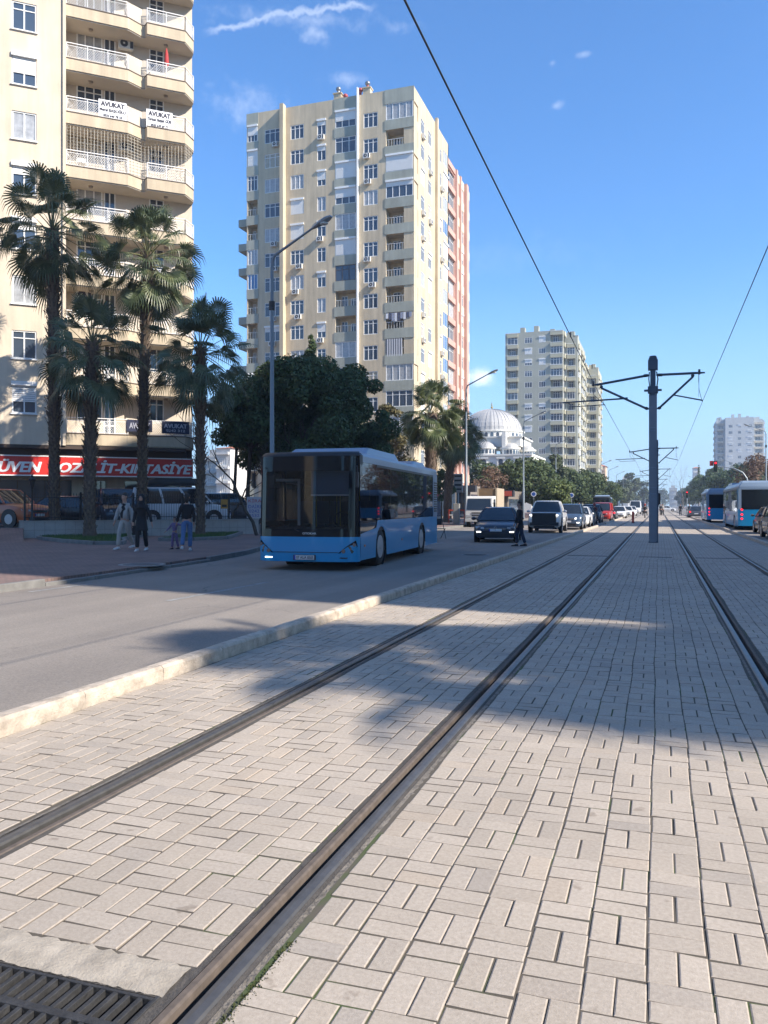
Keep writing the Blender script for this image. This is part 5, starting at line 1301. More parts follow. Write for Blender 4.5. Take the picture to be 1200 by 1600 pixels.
# ---- city bus (origin: middle of the front bumper on the ground, body runs to +y)
M_busblue = paint('bus_blue', (.002, .25, .50), .35, .4); M_busroof = paint('bus_roof', (.20, .27, .36), .4, .2)
M_bglass = glass_mat('bus_glass', (.006, .011, .018), .40); M_wscr = glass_mat('windscreen_glass', (.008, .014, .022), .8, tr_=.45); M_bdark = mat('bus_black_glass', (.007, .010, .015), .08, spec=.35)
M_seat = mat('bus_seat', (.04, .06, .14), .8); M_pole = mat('grab_pole', (.45, .40, .08), .5); M_floor = mat('bus_floor', (.06, .06, .065), .8)
def bus(lab, loc, rz, L=9.9, W=2.5, Hh=2.82, front=True, tail=False, group=None, accent=None):
    root = thing('city_bus', lab, 'bus', loc, rz, group); w2 = W/2
    def outline(inset=0, bulge=.14, rc=.22, rr=.12):
        pts = []; w = w2-inset
        for k in range(9): t = -1+2*k/8; x = t*(w-rc); pts.append((x, inset-bulge*(1-(x/w2)**2)+.0))     # front edge, bowed
        for k in range(1, 5): a = -pi/2+pi/2*k/4; pts.append((w-rc+rc*cos(a), inset+rc+rc*sin(a)))
        pts += [(w, L*.5)]
        for k in range(5): a = pi/2*k/4; pts.append((w-rr+rr*cos(a), L-inset-rr+rr*sin(a)))
        for k in range(5): a = pi/2+pi/2*k/4; pts.append((-w+rr+rr*cos(a), L-inset-rr+rr*sin(a)))
        pts += [(-w, L*.5)]
        for k in range(4): a = pi+pi/2*k/4; pts.append((-w+rc+rc*cos(a), inset+rc+rc*sin(a)))
        return pts
    wheels = (2.15, L-2.65)
    # lower body with wheel openings: side panels sampled along y
    mb = MB(); zl = .22; zw = .98          # windscreen sill
    def ring(z, inset=0, fz=0): return [(x, y, z) for x, y in outline(inset)]
    o = outline()
    n = len(o)
    def zside(y): return 1.16
    # front apron
    def band(idx, za, zb_, mi=0, off=0.0):
        vs = []; fs = []
        for i, k in enumerate(idx):
            x, y = o[k % n]; vs += [(x, y, za), (x*1.0, y-(.015 if y < .4 else 0), (za+zb_)/2), (x, y, zb_)]
            if i: b = 3*i; fs += [(b-3, b, b+1, b-2), (b-2, b+1, b+2, b-1)]
        mb.add(vs, fs, mi, True)
    frontidx = list(range(-4, 13))
    band(frontidx, zl, .80)
    rearidx = [k for k in range(n) if o[k][1] > L-.35]
    band(rearidx, zl+.06, 1.30)
    for s in (-1, 1):                                          # flanks, wheel arches cut out
        ys = [.22]+[y+d for y in wheels for d in (-.56, -.5, -.36, -.18, 0, .18, .36, .5, .56)]+[L-.12]
        ys = sorted(ys); vs = []; fs = []
        for i, y in enumerate(ys):
            lo = zl+.02
            for wy in wheels:
                d = abs(y-wy)
                if d < .52: lo = max(lo, .46+sqrt(max(0, .54**2-d*d)))
            hi = 1.16 if y > 1.75 else (.80+(y-.22)/(1.53)*.02)
            if wheels[0]-.6 < y < 1.76: hi = max(hi, .80)
            hi = 1.16 if y > 1.7 else .97 if y > 1.2 else .86
            hi = max(hi, lo+.05)
            vs += [(s*w2, y, lo), (s*(w2+.008), y, (lo+hi)/2), (s*w2, y, hi)]
            if i: b = 3*i; fs += [(b-3, b, b+1, b-2), (b-2, b+1, b+2, b-1)]
        mb.add(vs, fs, 0, True)
        mb.box(s*(w2-.03)-.01, s*(w2-.03)+.01, .3, L-.2, .9, 1.14, 1)
    sharp(mb.build('body', [M_busblue, M_trim], root), 30)
    hb = MB()                                                 # wheel housings and underside
    hb.box(-w2+.05, w2-.05, .25, L-.15, .36, .46)
    for wy in wheels:
        for s in (-1, 1): hb.cyl((s*(w2-.5), wy, .48), (s*(w2-.03), wy, .48), .57, n=18, caps=False, smooth=True); hb.cyl((s*(w2-.52), wy, .48), (s*(w2-.5), wy, .48), .57, n=18)
    hb.build('underside', M_trim, root)
    for wy in wheels:
        for s in (-1, 1): wheel(root, s*(w2-.17), wy, .48, .28)
    # roof: cove and deck
    rb = MB(); cl = lambda z, k, dy: [(x*k, max(y, .42)*(1 if y > 1 else 1)-(dy if y > 1 else 0), z) for x, y in outline()]
    rb.loft([cl(2.56, 1, 0), cl(2.70, 1, 0), cl(2.77, .97, .03), cl(Hh, .84, .1)], 0, True, True)
    sharp(rb.build('roof', M_busroof, root), 25)
    pb = MB()
    for (a, b, ww, hh) in ((1.3, 5.0, .84, .20), (L-3.0, L-.7, .80, .16)):
        z = Hh-.02; pb.loft([[(x*w2*ww, y, z) for x, y in ((-1, a), (1, a), (1, b), (-1, b))], [(x*w2*ww*.94, y, z+hh) for x, y in ((-1, a+.5), (1, a+.5), (1, b-.25), (-1, b-.25))]], 0, True, False)
    o1 = pb.build('roof_unit', M_busroof, root, bevel=.05)
    # glazing of the sides
    for s in (-1, 1):
        gb = MB(); x = s*(w2-.008); cuts = [.24, 1.72]+[1.72+(L-.80-1.72)*i/5 for i in range(1, 6)]
        for a, b in zip(cuts, cuts[1:]):
            za = .86 if b < 1.8 else 1.16
            if b < 1.8: gb.add([(x, a, .80), (x, a+.9, .84), (x, b-.1, 1.05), (x, b, 1.16), (x, b, 2.56), (x, a, 2.56)], [(0, 1, 2, 3, 4, 5)])
            else: gb.quad((x, a+.012, za), (x, b-.012, za), (x, b-.012, 2.56), (x, a+.012, 2.56))
        gb.build('side_window', M_bglass, root)
        fb = MB()
        for y in cuts[1:]: fb.box(s*(w2-.035)-.02, s*(w2-.035)+.02, y-.03, y+.03, 1.16, 2.56)
        for a, b in zip(cuts[1:], cuts[2:]): fb.box(s*(w2-.03)-.012, s*(w2-.03)+.012, a, b, 2.08, 2.11)
        fb.box(s*w2-.014*s-.012, s*w2-.014*s+.012, 1.7, L-.2, 2.50, 2.575)
        fb.build('window_post', M_trim, root)
        vb = MB(); vb.box(s*(w2-.01)-.012, s*(w2-.01)+.012, L-.78, L-.10, 1.15, 2.58)
        vb.build('engine_panel', M_busroof if s > 0 and front else M_busblue, root)
        vb = MB()
        for k in range(13): vb.box(s*(w2+.006)-.008, s*(w2+.006)+.008, L-.66, L-.18, 1.32+k*.08, 1.365+k*.08)
        vb.build('louvre', M_trim, root)
        sb = MB(); sb.box(s*(w2+.012)-.005, s*(w2+.012)+.005, .5, .62, .55, .60); sb.box(s*(w2+.012)-.005, s*(w2+.012)+.005, 4.4, 4.5, .55, .60); sb.build('side_marker', M_amber, root)
    # windscreen and destination box
    def curved(idx, za, zb_, m, nm, lean=.10, ins=.0):
        c = MB(); vs = []; fs = []
        for i, k in enumerate(idx):
            x, y = o[k % n]
            f = lambda z: (z-.80)/2.0*lean if y < .5 else 0
            vs += [(x*(1-ins), y+ins+f(za), za), (x*(1-ins), y+ins+f((za+zb_)/2), (za+zb_)/2), (x*(1-ins), y+ins+f(zb_), zb_)]
            if i: b = 3*i; fs += [(b-3, b, b+1, b-2), (b-2, b+1, b+2, b-1)]
        c.add(vs, fs, 0, True); return c.build(nm, m, root)
    curved(frontidx[1:-1], .80, .98, M_bdark, 'lower_screen_band'); curved(list(range(0, 9)), .98, 2.34, M_wscr, 'windscreen'); curved(frontidx[1:-1], 2.34, 2.70, M_bdark, 'destination_box')
    mb = MB(); [mb.box(s*(w2-.012)-.01, s*(w2-.012)+.01, .2, .45, 2.5, 2.72) for s in (-1, 1)]; mb.build('corner_post', M_trim, root)
    for s in (-1, 1):
        c = MB(); idx = list(range(8, 12)) if s > 0 else list(range(-3, 1)); vs = []; fs = []
        curved(idx, .98, 2.34, M_bdark, 'corner_glass')
    hd = MB(); vs = []; fs = []
    for i, k in enumerate(frontidx[1:-1]):
        x, y = o[k % n]; vs += [(x, y+.092, 2.69), (x*.99, y+.12, 2.75), (x*.965, y+.2, 2.80), (x*.9, max(y+.5, .62), Hh+.012)]
        if i: b = 4*i; fs += [(b-4, b, b+1, b-3), (b-3, b+1, b+2, b-2), (b-2, b+1+1, b+3, b-1)]
    hd.add(vs, fs, 0, True); hd.build('front_cowl', M_trim, root)
    # rear face
    rr = MB(); rr.box(-w2+.2, w2-.2, L-.012, L+.012, 1.30, 2.52); rr.build('rear_window', M_bdark, root)
    rr = MB(); rr.box(-w2+.05, w2-.05, L-.02, L+.006, 2.52, 2.6); rr.box(-w2+.02, -w2+.2, L-.06, L+.008, 1.30, 2.56); rr.box(w2-.2, w2-.02, L-.06, L+.008, 1.30, 2.56); rr.build('rear_frame', M_busroof, root)
    for s in (-1, 1):
        for z in (.72, .98, 1.28):
            lb = MB(); lb.cyl((s*(w2-.22), L+.0, z), (s*(w2-.22), L+.03, z), .07, n=14); lb.build('tail_light', M_redlit if tail else M_red, root)
    # inside: floor, seats, poles, driver's place
    ib = MB(); ib.box(-w2+.06, w2-.06, .3, L-.3, .46, .62); ib.box(-w2+.10, w2-.10, .2, .55, .62, 1.02); ib.build('floor', M_floor, root)
    cb = MB(); cb.box(-w2+.06, w2-.06, .45, L-.3, 2.50, 2.54); cb.build('ceiling', mat('bus_ceiling', (.35, .35, .34), .8), root)
    bb = MB(); bb.box(-w2+.06, w2-.06, L-1.3, L-.05, .6, 2.5); bb.build('rear_bulkhead', M_floor, root)
    y = 2.4; sm = None
    while y < L-1.6:
        for x in (-.95, -.5, .5, .95):
            if sm is None:
                s1 = MB(); s1.box(-.2, .2, -.2, .2, .95, 1.05); s1.box(-.2, .2, .16, .24, 1.05, 1.65); s1.box(-.05, .05, -.05, .1, .62, .95); sm = s1.mesh('seat', [M_seat])
            obj('seat', sm, root, (x, y, 0))
        y += .85
    y = 1.6
    while y < L-1.5:
        for x in (-.32, .32): gbm = MB(); gbm.cyl((x, y, .6), (x, y, 2.5), .018, n=6); gbm.build('grab_pole', M_pole, root)
        y += 1.7
    if front:
        fb = MB(); fb.box(-.98, -.36, .5, .54, 2.12, 2.18); fb.box(-.42, -.36, .5, .54, 1.05, 2.12); fb.build('door_frame', M_rail, root)
        bl = MB(); bl.box(.06, 1.12, .12, .14, 1.76, 1.795); bl.build('blind_bar', M_rail, root)
        bl = MB(); bl.box(.06, 1.12, .124, .13, 1.795, 2.34); bl.build('sun_blind', mat('sun_blind', (.14, .19, .27), .8), root)
        sw = MB(); sw.tube([(.62+.22*cos(t*pi/6), .75+.1*sin(t*pi/6), 1.20+.18*sin(t*pi/6)) for t in range(13)], .02, 6); sw.build('steering_wheel', M_trim, root)
        for s in (-1, 1):                                      # slanted headlight clusters
            lb = MB(); P = lambda x, z, d: (s*x, (-.14*(1-(x/w2)**2) if x < w2-.22 else (.22-sqrt(max(0, .22**2-(x-w2+.22)**2))))-d, z)
            prof = [(.80, .42), (1.02, .60), (1.19, .72), (1.22, .58), (1.12, .42)]
            lb.add([P(x, z, .018) for x, z in prof]+[P(x, z, -.03) for x, z in prof], [(0, 1, 2, 3, 4), (0, 1, 6, 5), (1, 2, 7, 6), (2, 3, 8, 7), (3, 4, 9, 8), (4, 0, 5, 9)]); h = lb.build('headlight', M_bdark, root)
            for (x, z, r) in ((.93, .47, .055), (1.06, .53, .055), (1.16, .62, .05)): q = MB(); c = P(x, z, .02); q.cyl(c, (c[0], c[1]-.012, c[2]), r*.85, n=14); q.build('lamp', mat('dark_lens', (.10, .10, .11), .15, spec=.8), h)
            fb = MB(); c = P(.92, .31, .012); fb.box(c[0]-.10, c[0]+.10, c[1]-.005, c[1]+.02, .30, .325); fb.build('fog_lamp', M_lit if s < 0 else M_trim, root)
            mb2 = MB(); mb2.tube([(s*(w2-.04), .05, 2.45), (s*(w2+.02), -.10, 2.45), (s*(w2+.03), -.12, 2.3), (s*(w2+.03), -.12, 2.0)], .014, 6); mb2.box(s*(w2+.03)-.03, s*(w2+.03)+.03, -.18, -.09, 1.95, 2.3); mb2.build('mirror', M_trim, root, bevel=.01)
        ln = MB(); ln.tube([(x, -.14*(1-(x/w2)**2)-.016, .44) for x in [-.8+1.6*i/8 for i in range(9)]], .008, 4); ln.build('bumper_seam', M_trim, root)
        pb = MB(); pb.box(-.27, .27, -.185, -.13, .26, .38); pb.build('plate_holder', M_trim, root)
        pb = MB(); pb.box(-.25, .25, -.192, -.186, .27, .37); pb.box(-.25, -.21, -.194, -.187, .271, .369, 1); pl = pb.build('number_plate', [M_plate, M_blue], root)
        text('plate_lettering', '07 AUA 8305', .42, .07, M_ink, pl, (.02, -.196, .32), 0, 0, .02)
        text('badge', 'OTOKAR', .34, .045, M_rail, root, (.12, -.158, .88), 0, 0, .01)
        wb = MB()
        for s in (-1, 1): wb.tube([(s*.15, -.13, .93), (s*.7, -.06, 1.15)], .012, 5)
        wb.build('wiper', M_trim, root)
    return root
bus('blue city bus coming towards the camera, its front in the shade', (-7.85, 17.52, -.03), radians(4.2))
# two buses seen from behind, waiting on the right
g = 'blue buses queuing on the right hand road'
p = DY(1160, 54.5); bus('nearer blue and grey bus waiting on the right, its red tail lights lit', (p.x+1.25-.2, 54.5-12.3, -.03), radians(180), 12.3, 2.5, 2.95, False, True, g).location = (p.x+1.25-.25, 54.5+12.3, -.03)
p = DY(1105, 78); bus('farther bus on the right hand road, in front of the nearer one', (p.x+1.25-.05, 78+10.5, -.03), radians(180), 10.5, 2.5, 2.95, False, True, g)
p = D(947, 118); bus('dark windowed bus with a pale roof far up the left hand road', (p.x-.6, p.y, -.03), radians(2), 10.5, 2.5, 2.9, False, False)

# ---- cars coming down the left hand road
C_navy = paint('paint_navy', (.012, .020, .038)); C_silver = paint('paint_silver', (.58, .58, .57), .35); C_dgrey = paint('paint_dark_grey', (.06, .065, .075)); C_white = paint('paint_white', (.70, .70, .69))
C_black = paint('paint_black', (.012, .012, .015)); C_red = paint('paint_red', (.38, .03, .02)); C_orange = paint('paint_orange', (.42, .11, .04)); C_blue = paint('paint_slate', (.05, .08, .13)); C_brown = paint('paint_bronze', (.11, .09, .07))
def on_road(px, Y, z=-.03): p = DY(px, Y); return (p.x, p.y, z)
m = car('dark navy hatchback driving towards the camera beside the man in black', on_road(774, 33.0), radians(7), 'hatch', C_navy, lights='fog')
eb = MB()                                                     # lozenge badge
for (a, b) in (((0, .085), (.055, 0)), ((.055, 0), (0, -.085)), ((0, -.085), (-.055, 0)), ((-.055, 0), (0, .085))): eb.tube([(a[0], -.04, .60+a[1]), (b[0], -.04, .60+b[1])], .016, 4, smooth=False)
eb.build('badge', M_chrome, m)
pk = car('silver double cab pickup with a black grille guard, behind the navy hatchback', on_road(850, 45.6), radians(2), 'pickup', C_silver, 'pickup truck', lights='fog')
gb = MB(); gb.box(-.66, .66, -.06, .0, .55, 1.12); gb.box(-.80, .80, -.10, .02, .42, .60)
gb.build('grille_guard', M_trim, pk)
bb = MB(); bb.box(-.8, .8, 3.45, 5.2, 1.13, 1.16); bb.build('load_cover', M_trim, pk)
g = 'cars queuing up the left hand road'
car('dark grey car right behind the silver pickup', on_road(886, 52.5), radians(1), 'suv', C_blue, group=g, lights='head')
car('white car half hidden in the queue between two dark ones', on_road(901, 59), 0, 'sedan', C_white, group=g)
car('black sedan behind the white car in the queue', on_road(910, 65.5), 0, 'sedan', C_black, group=g, lights='head')
car('dark blue car beside the motorcyclist in the queue', on_road(921, 73), 0, 'suv', C_navy, group=g)
car('red van in the queue beyond the motorcyclist', on_road(939, 82.5), 0, 'van', C_red, 'van', group=g)
car('dark car with red tail lights left of the white cars', on_road(953, 92), radians(180), 'sedan', C_black, group=g, lights='tail').location = on_road(953, 96)
car('white car far up the road, leftmost of the white ones', on_road(966, 100), 0, 'sedan', C_white, group='white cars far up the left hand road')
car('white car far up the road, middle one of the three', on_road(978, 116), 0, 'sedan', C_white, group='white cars far up the left hand road')
car('white car far up the road, rightmost of the three', on_road(985, 125), 0, 'hatch', C_white, group='white cars far up the left hand road')
car('tall white van far up the road beside the pole', on_road(992, 150), 0, 'bigvan', C_white, 'van')
car('dark van far up the road behind the white one', on_road(999, 158), 0, 'bigvan', C_dgrey, 'van')
p = D(979, 178); bus('small reddish brown bus at the far end of the left hand road', (p.x-3, p.y, -.03), 0, 9, 2.4, 2.9, False)
g = 'cars in the outer lane of the left hand road'
for (X, Y, ty, cl, lab) in ((-9.3, 71, 'hatch', C_dgrey, 'grey hatchback in the outer lane behind the black sedan'), (-9.4, 79, 'sedan', C_white, 'white sedan in the outer lane, half hidden by the queue'), (-9.3, 88, 'suv', C_black, 'black car in the outer lane beside the red van'),
                            (-9.2, 99, 'hatch', C_silver, 'silver car in the outer lane beyond the red van'), (-9.3, 109, 'sedan', C_navy, 'navy car in the outer lane beyond the silver one'), (-9.2, 121, 'suv', C_white, 'white car in the outer lane, farthest of its lane'), (-6.2, 134, 'sedan', C_dgrey, 'grey car far up the inner lane')):
    car(lab, (X, Y, -.03), 0, ty, cl, group=g)
# right hand side, seen from behind
g = 'cars behind the waiting buses'
car('dark bronze car behind the nearer bus on the right, seen from behind', (0, 0, 0), radians(180), 'hatch', C_brown, group=g).location = (6.05, 51.6, -.03)
car('dark grey car at the right edge of the picture', (0, 0, 0), radians(180), 'suv', C_dgrey, group=g).location = (5.65, 44.2, -.03)
p = DY(1088, 108); car('small grey car with lit red tail lights at the far right hand crossing', (p.x, p.y+4, -.03), radians(180), 'hatch', C_dgrey, group=g, lights='tail')
car('white car crossing at the far end of the tracks', D(1056, 208, .01), radians(90), 'sedan', C_white)

# ---- parked cars behind the wall and fence
def park(lab, px, zc, rz, typ, col, **k):
    c = car(lab, (0, 0, 0), rz, typ, col, group='cars parked before the shops', **k); T = TYPES[typ]
    M = Matrix.Rotation(rz, 4, 'Z'); p = D(px, zc, .52); off = M @ Vector((0, T['L']/2, 0)); c.location = p-off; return c
side = radians(128)                                            # nose to the right of the picture
park('orange red car parked at the left edge, nose to the right', 3, 37.6, radians(88), 'suv', C_orange, scale=1.06)
park('black hatchback parked behind the first palm trunk', 118, 41.5, radians(112), 'hatch', C_black)
park('dark van parked nose out between the second and third palms', 180, 40.8, radians(46), 'van', C_navy)
v = park('white minivan with a long roof box, parked behind the fence', 287, 41.5, radians(124), 'van', paint('paint_offwhite', (.55, .57, .60)), scale=1.04)
mb = MB(); mb.loft([[(x*.42*s, y, z) for x, y, z in ((-1, 1.15+e, 1.93), (1, 1.15+e, 1.93), (1, 3.9-e, 1.93), (-1, 3.9-e, 1.93))] if False else [(-.42*s, 1.2+e, z), (.42*s, 1.2+e, z), (.42*s, 4.0-e, z), (-.42*s, 4.0-e, z)] for s, e, z in ((.9, .1, 1.92), (1, 0, 2.0), (1, .1, 2.16), (.85, .45, 2.27))], 0, True, True)
tag(mb.build('roof_box', mat('roof_box_black', (.02, .022, .022), .4), None, v.location, v.rotation_euler[2], bevel=.03), 'long black roof box strapped on the white minivan', 'roof box').scale = (1.04,)*3
park('grey car parked behind the fence at the foot of the fourth palm', 356, 43.5, radians(120), 'suv', C_dgrey)

# ---- small lorry
def truck():
    c = DY(748, 56.5); t = thing('box_truck', 'white flatbed lorry parked at the left kerb with a brown crate body', 'truck', (c.x, c.y, -.03), radians(2)); w = .98
    M_tw = mat('truck_white', (.62, .61, .58), .45)
    mb = MB(); prof = [(0, .45), (-.02, 1.15), (.28, 2.08), (.42, 2.2), (1.55, 2.22), (1.6, .55), (1.1, .45)]
    mb.xprism(prof, -w, w); mb.build('cab', M_tw, t, bevel=.05)
    mb = MB(); mb.add([(-w*.88, -.035, 1.22), (w*.88, -.035, 1.22), (w*.84, .235, 2.02), (-w*.84, .235, 2.02)], [(0, 1, 2, 3)]); mb.build('windscreen', M_cglass, t)
    for s in (-1, 1):
        mb = MB(); x = s*(w+.008); mb.add([(x, .30, 1.25), (x, 1.25, 1.25), (x, 1.25, 1.98), (x, .42, 1.98)], [(0, 1, 2, 3)]); mb.build('side_window', M_cglass, t)
        mb = MB(); mb.box(s*.72-.17, s*.72+.17, -.05, 0, .70, .86); mb.build('headlight', M_lens, t)
        mb = MB(); mb.box(s*1.12-.07, s*1.12+.07, -.05, .03, 1.35, 1.75); mb.tube([(s*.95, .1, 1.7), (s*1.12, 0, 1.7)], .02, 5); mb.build('mirror', M_trim, t)
        for y in (.75, 3.6): wheel(t, s*.82, y, .38, .24)
    mb = MB()
    for z in (.98, .80, .62): mb.box(-.5, .5, -.045, -.01, z, z+.07)
    mb.build('grille', M_trim, t); mb = MB(); mb.box(-.97, .97, -.1, .05, .38, .60); mb.build('bumper', mat('truck_bumper', (.4, .4, .39), .6), t, bevel=.02)
    mb = MB(); mb.box(-.9, .9, 1.7, 5.2, .75, .92); mb.box(-.35, .35, .3, 5.0, .5, .74); mb.build('chassis', M_trim, t)
    mb = MB(); mb.box(-.35, 1.0, 1.75, 5.2, .92, 2.78); mb.box(1.0, 1.04, 1.75, 5.2, .95, 2.80, 1); mb.box(-.40, -.30, 1.72, 1.80, .9, 2.8, 1); mb.box(.93, 1.03, 1.70, 1.745, .9, 2.8, 2)
    mb.build('crate_body', [mat('crate_brown', (.22, .14, .075), .85, var=.2), mat('crate_side', (.4, .33, .24), .8), mat('crate_edge', (.5, .40, .27), .8)], t)
truck()

# ---- motorcycles with riders are built in the people part; here only the machines
def motorbike(lab, loc, rz):
    t = thing('motorcycle', lab, 'motorcycle', loc, rz)
    for y in (.35, 1.65): wheel(t, 0, y, .3, .13)
    mb = MB(); mb.tube([(0, .35, .3), (0, .55, .75), (0, .62, 1.0)], .04, 6); mb.tube([(-.32, .7, 1.05), (0, .62, 1.02), (.32, .7, 1.05)], .018, 6); mb.tube([(0, .6, .7), (0, 1.1, .45), (0, 1.65, .32)], .05, 6); mb.build('frame', M_trim, t)
    mb = MB(); mb.ball((0, .85, .72), .2, n=10, k=6, sz=(.8, 1.4, .8)); mb.ball((0, .5, .82), .16, n=8, k=6, sz=(1.3, .6, 1.3)); mb.build('fairing', C_dgrey, t)
    mb = MB(); mb.box(-.13, .13, 1.0, 1.75, .74, .84); mb.build('seat', M_trim, t, bevel=.03)
    mb = MB(); mb.cyl((0, .33, .85), (0, .37, .85), .08, n=10); mb.build('headlight', M_lit, t)
    return t
motorbike('motorcycle with its rider waiting beside the dark cars, in front of the red van', on_road(927, 67.5), 0)
motorbike('motorcycle far up the road just left of the pole', on_road(1008, 104), radians(180)).location = on_road(1008, 106)
# ---------------------------------------------------------------- people, each grown as one skinned surface
def skin_mesh(name, chains, mats, sub=1):
    """chains: lists of (point, radius); shared points are merged; returns an evaluated mesh"""
    vs = []; rs = []; es = []; key = {}
    for ch in chains:
        prev = None
        for p, r in ch:
            k = tuple(round(c, 4) for c in p)
            if k not in key: key[k] = len(vs); vs.append(tuple(p)); rs.append(r if isinstance(r, tuple) else (r, r))
            i = key[k]
            if prev is not None and prev != i: es.append((prev, i))
            prev = i
    me = bpy.data.meshes.new('tmp'); me.from_pydata(vs, es, []); o = bpy.data.objects.new('tmp', me); COL.objects.link(o)
    sk = o.modifiers.new('skin', 'SKIN'); sk.use_smooth_shade = True
    if not me.skin_vertices: 
        bm = bmesh.new(); bm.from_mesh(me); bm.verts.layers.skin.verify(); bm.to_mesh(me); bm.free()
    for i, r in enumerate(rs): me.skin_vertices[0].data[i].radius = r
    me.skin_vertices[0].data[0].use_root = True
    if sub: s = o.modifiers.new('sub', 'SUBSURF'); s.levels = sub; s.render_levels = sub
    bpy.context.view_layer.update()
    out = bpy.data.meshes.new_from_object(o.evaluated_get(bpy.context.evaluated_depsgraph_get()))
    bpy.data.objects.remove(o); out.name = name; out.materials.clear()
    for m in mats: out.materials.append(m)
    for p in out.polygons: p.use_smooth = True
    return out
M_skin = mat('skin', (.42, .24, .17), .55); M_hair = mat('hair_dark', (.02, .014, .01), .7)
M_eye = mat('eye_dark', (.015, .012, .01), .3)
def V(*a): return Vector(a)
def limb(origin, d1, l1, d2, l2):
    a = V(*origin); b = a+V(*d1).normalized()*l1; c = b+V(*d2).normalized()*l2; return a, b, c
def person(lab, loc, rz, h, top, bottom, shoes, legs, arms, hairm=None, hairlen=.0, topopt=None, lean=0, head_turn=0, belly=1.0, cat='person', jacket=None, veil=None, coat_len=.0, group=None, sit=False, hip=None):
    """legs: [(dir thigh, dir shin)] for x<0 and x>0; arms likewise; local: facing -Y, 1.75 m tall, then scaled"""
    root = thing('person', lab, cat, loc, rz, group); root.scale = (h/1.75,)*3
    hipz = hip if hip is not None else .93
    pel = V(0, 0, hipz); ch = []; lx = lean
    sp = V(0, -lx*.3, hipz+.17); cst = V(0, -lx*.8, hipz+.38); nk0 = V(0, -lx*1.0, hipz+.53); nk = V(0, -lx*1.1-.01, hipz+.60)
    hd = V(0, nk.y-.02, hipz+.70); hd2 = V(0, nk.y-.015, hipz+.77); hd3 = V(0, nk.y-.01, hipz+.815)
    body = [[(pel, (.13, .10)), (sp, (.115, .09)), (cst, (.135, .10)), (nk0, (.075, .065)), (nk, .052), (hd, (.070, .085)), (hd2, (.076, .092)), (hd3, (.055, .065))]]
    body.append([(hd, (.070, .085)), (hd+V(0, -.095, -.005), .016)])                      # nose
    trou = [[(pel, (.145, .115)), (pel+V(0, 0, .08), (.13, .105))]]
    shirt = [[(pel+V(0, 0, -.02-coat_len*.0), (.150*belly, .118)), (sp, (.135*belly, .108)), (cst, (.155, .118)), (nk0, (.09, .08))]]
    feet = []; hands = []
    for s, (d1, d2) in zip((-1, 1), legs):
        hp = pel+V(s*.085, 0, -.03); a, k, f = limb(hp, d1, .42, d2, .41)
        fwd = V(d2[0], d2[1]-1.6, 0).normalized() if not sit else V(0, -1, 0)
        toe = f+fwd*.15+V(0, 0, -.05)
        body.append([(pel, (.13, .10)), (a, .082), (a.lerp(k, .5), .075), (k, .052), (k.lerp(f, .4), .052), (f, .035), (toe, .026)])
        trou.append([(pel, (.145, .115)), (a, .10), (a.lerp(k, .5), .092), (k, .075), (k.lerp(f, .5), .075), (f+V(0, 0, .03), .068)])
        feet.append((f, toe, s))
    for s, (d1, d2) in zip((-1, 1), arms):
        sh = cst+V(s*.165, 0, .085); a, e, w = limb(sh, d1, .29, d2, .25); d = (w-e).normalized()
        body.append([(cst, (.135, .10)), (sh, .058), (e, .038), (e.lerp(w, .4), .036), (w, .025), (w+d*.05, (.034, .02)), (w+d*.085, (.034, .018))])
        shirt.append([(cst, (.155, .118)), (sh, .075), (a.lerp(e, .5), .062), (e, .054), (e.lerp(w, .6), .048), (w-d*.02, .042)])
        palm_ = w+d*.085; side = d.cross(V(0, -1, 0)); side = side.normalized() if side.length > .1 else V(1, 0, 0); fw = side.cross(d).normalized()
        for fi, ln in enumerate((.065, .075, .07, .055)):
            b = palm_+fw*(-.024+.016*fi); m1 = b+d*ln*.5; cur = (d+side*(.35*s)).normalized()
            hands.append([(w+d*.05, .016), (b, .009), (m1, .0085), (m1+cur*ln*.5, .007)])
        hands.append([(w+d*.02, .014), (w+d*.055-fw*.035, .010), (w+d*.09-fw*.045, .009)])
    bm_ = skin_mesh('body', body+hands, [M_skin]); root_b = obj('body', bm_, root)
    obj('trousers', skin_mesh('trousers', trou, [bottom]), root)
    obj('top', skin_mesh('top', shirt, [top]), root)
    if jacket:
        jk = [[(p, (r[0]+.022, r[1]+.022) if isinstance(r, tuple) else r+.016) for p, r in c] for c in shirt]
        jk[0][0] = (pel+V(0, .0, -.10), (.185*belly, .15)); jo = skin_mesh('jacket', jk, [jacket]); bm = bmesh.new(); bm.from_mesh(jo)
        cut = [f for f in bm.faces if abs(f.calc_center_median().x) < .06 and f.calc_center_median().y < -.03]     # open front
        bmesh.ops.delete(bm, geom=cut, context='FACES'); bm.to_mesh(jo); bm.free()
        j = obj('jacket', jo, root); so_ = j.modifiers.new('th', 'SOLIDIFY'); so_.thickness = .012
    if coat_len:
        z0 = pel.z-coat_len; mb = MB(); mb.loft([[(rx*cos(t*pi/8), ry*sin(t*pi/8)+y, z) for t in range(16)] for rx, ry, y, z in ((.215, .17, 0, z0), (.19, .15, 0, (z0+pel.z)/2), (.165, .125, 0, pel.z+.05), (.14, .115, sp.y, sp.z))], 0, False, True)
        mb.build('coat_skirt', top, root)
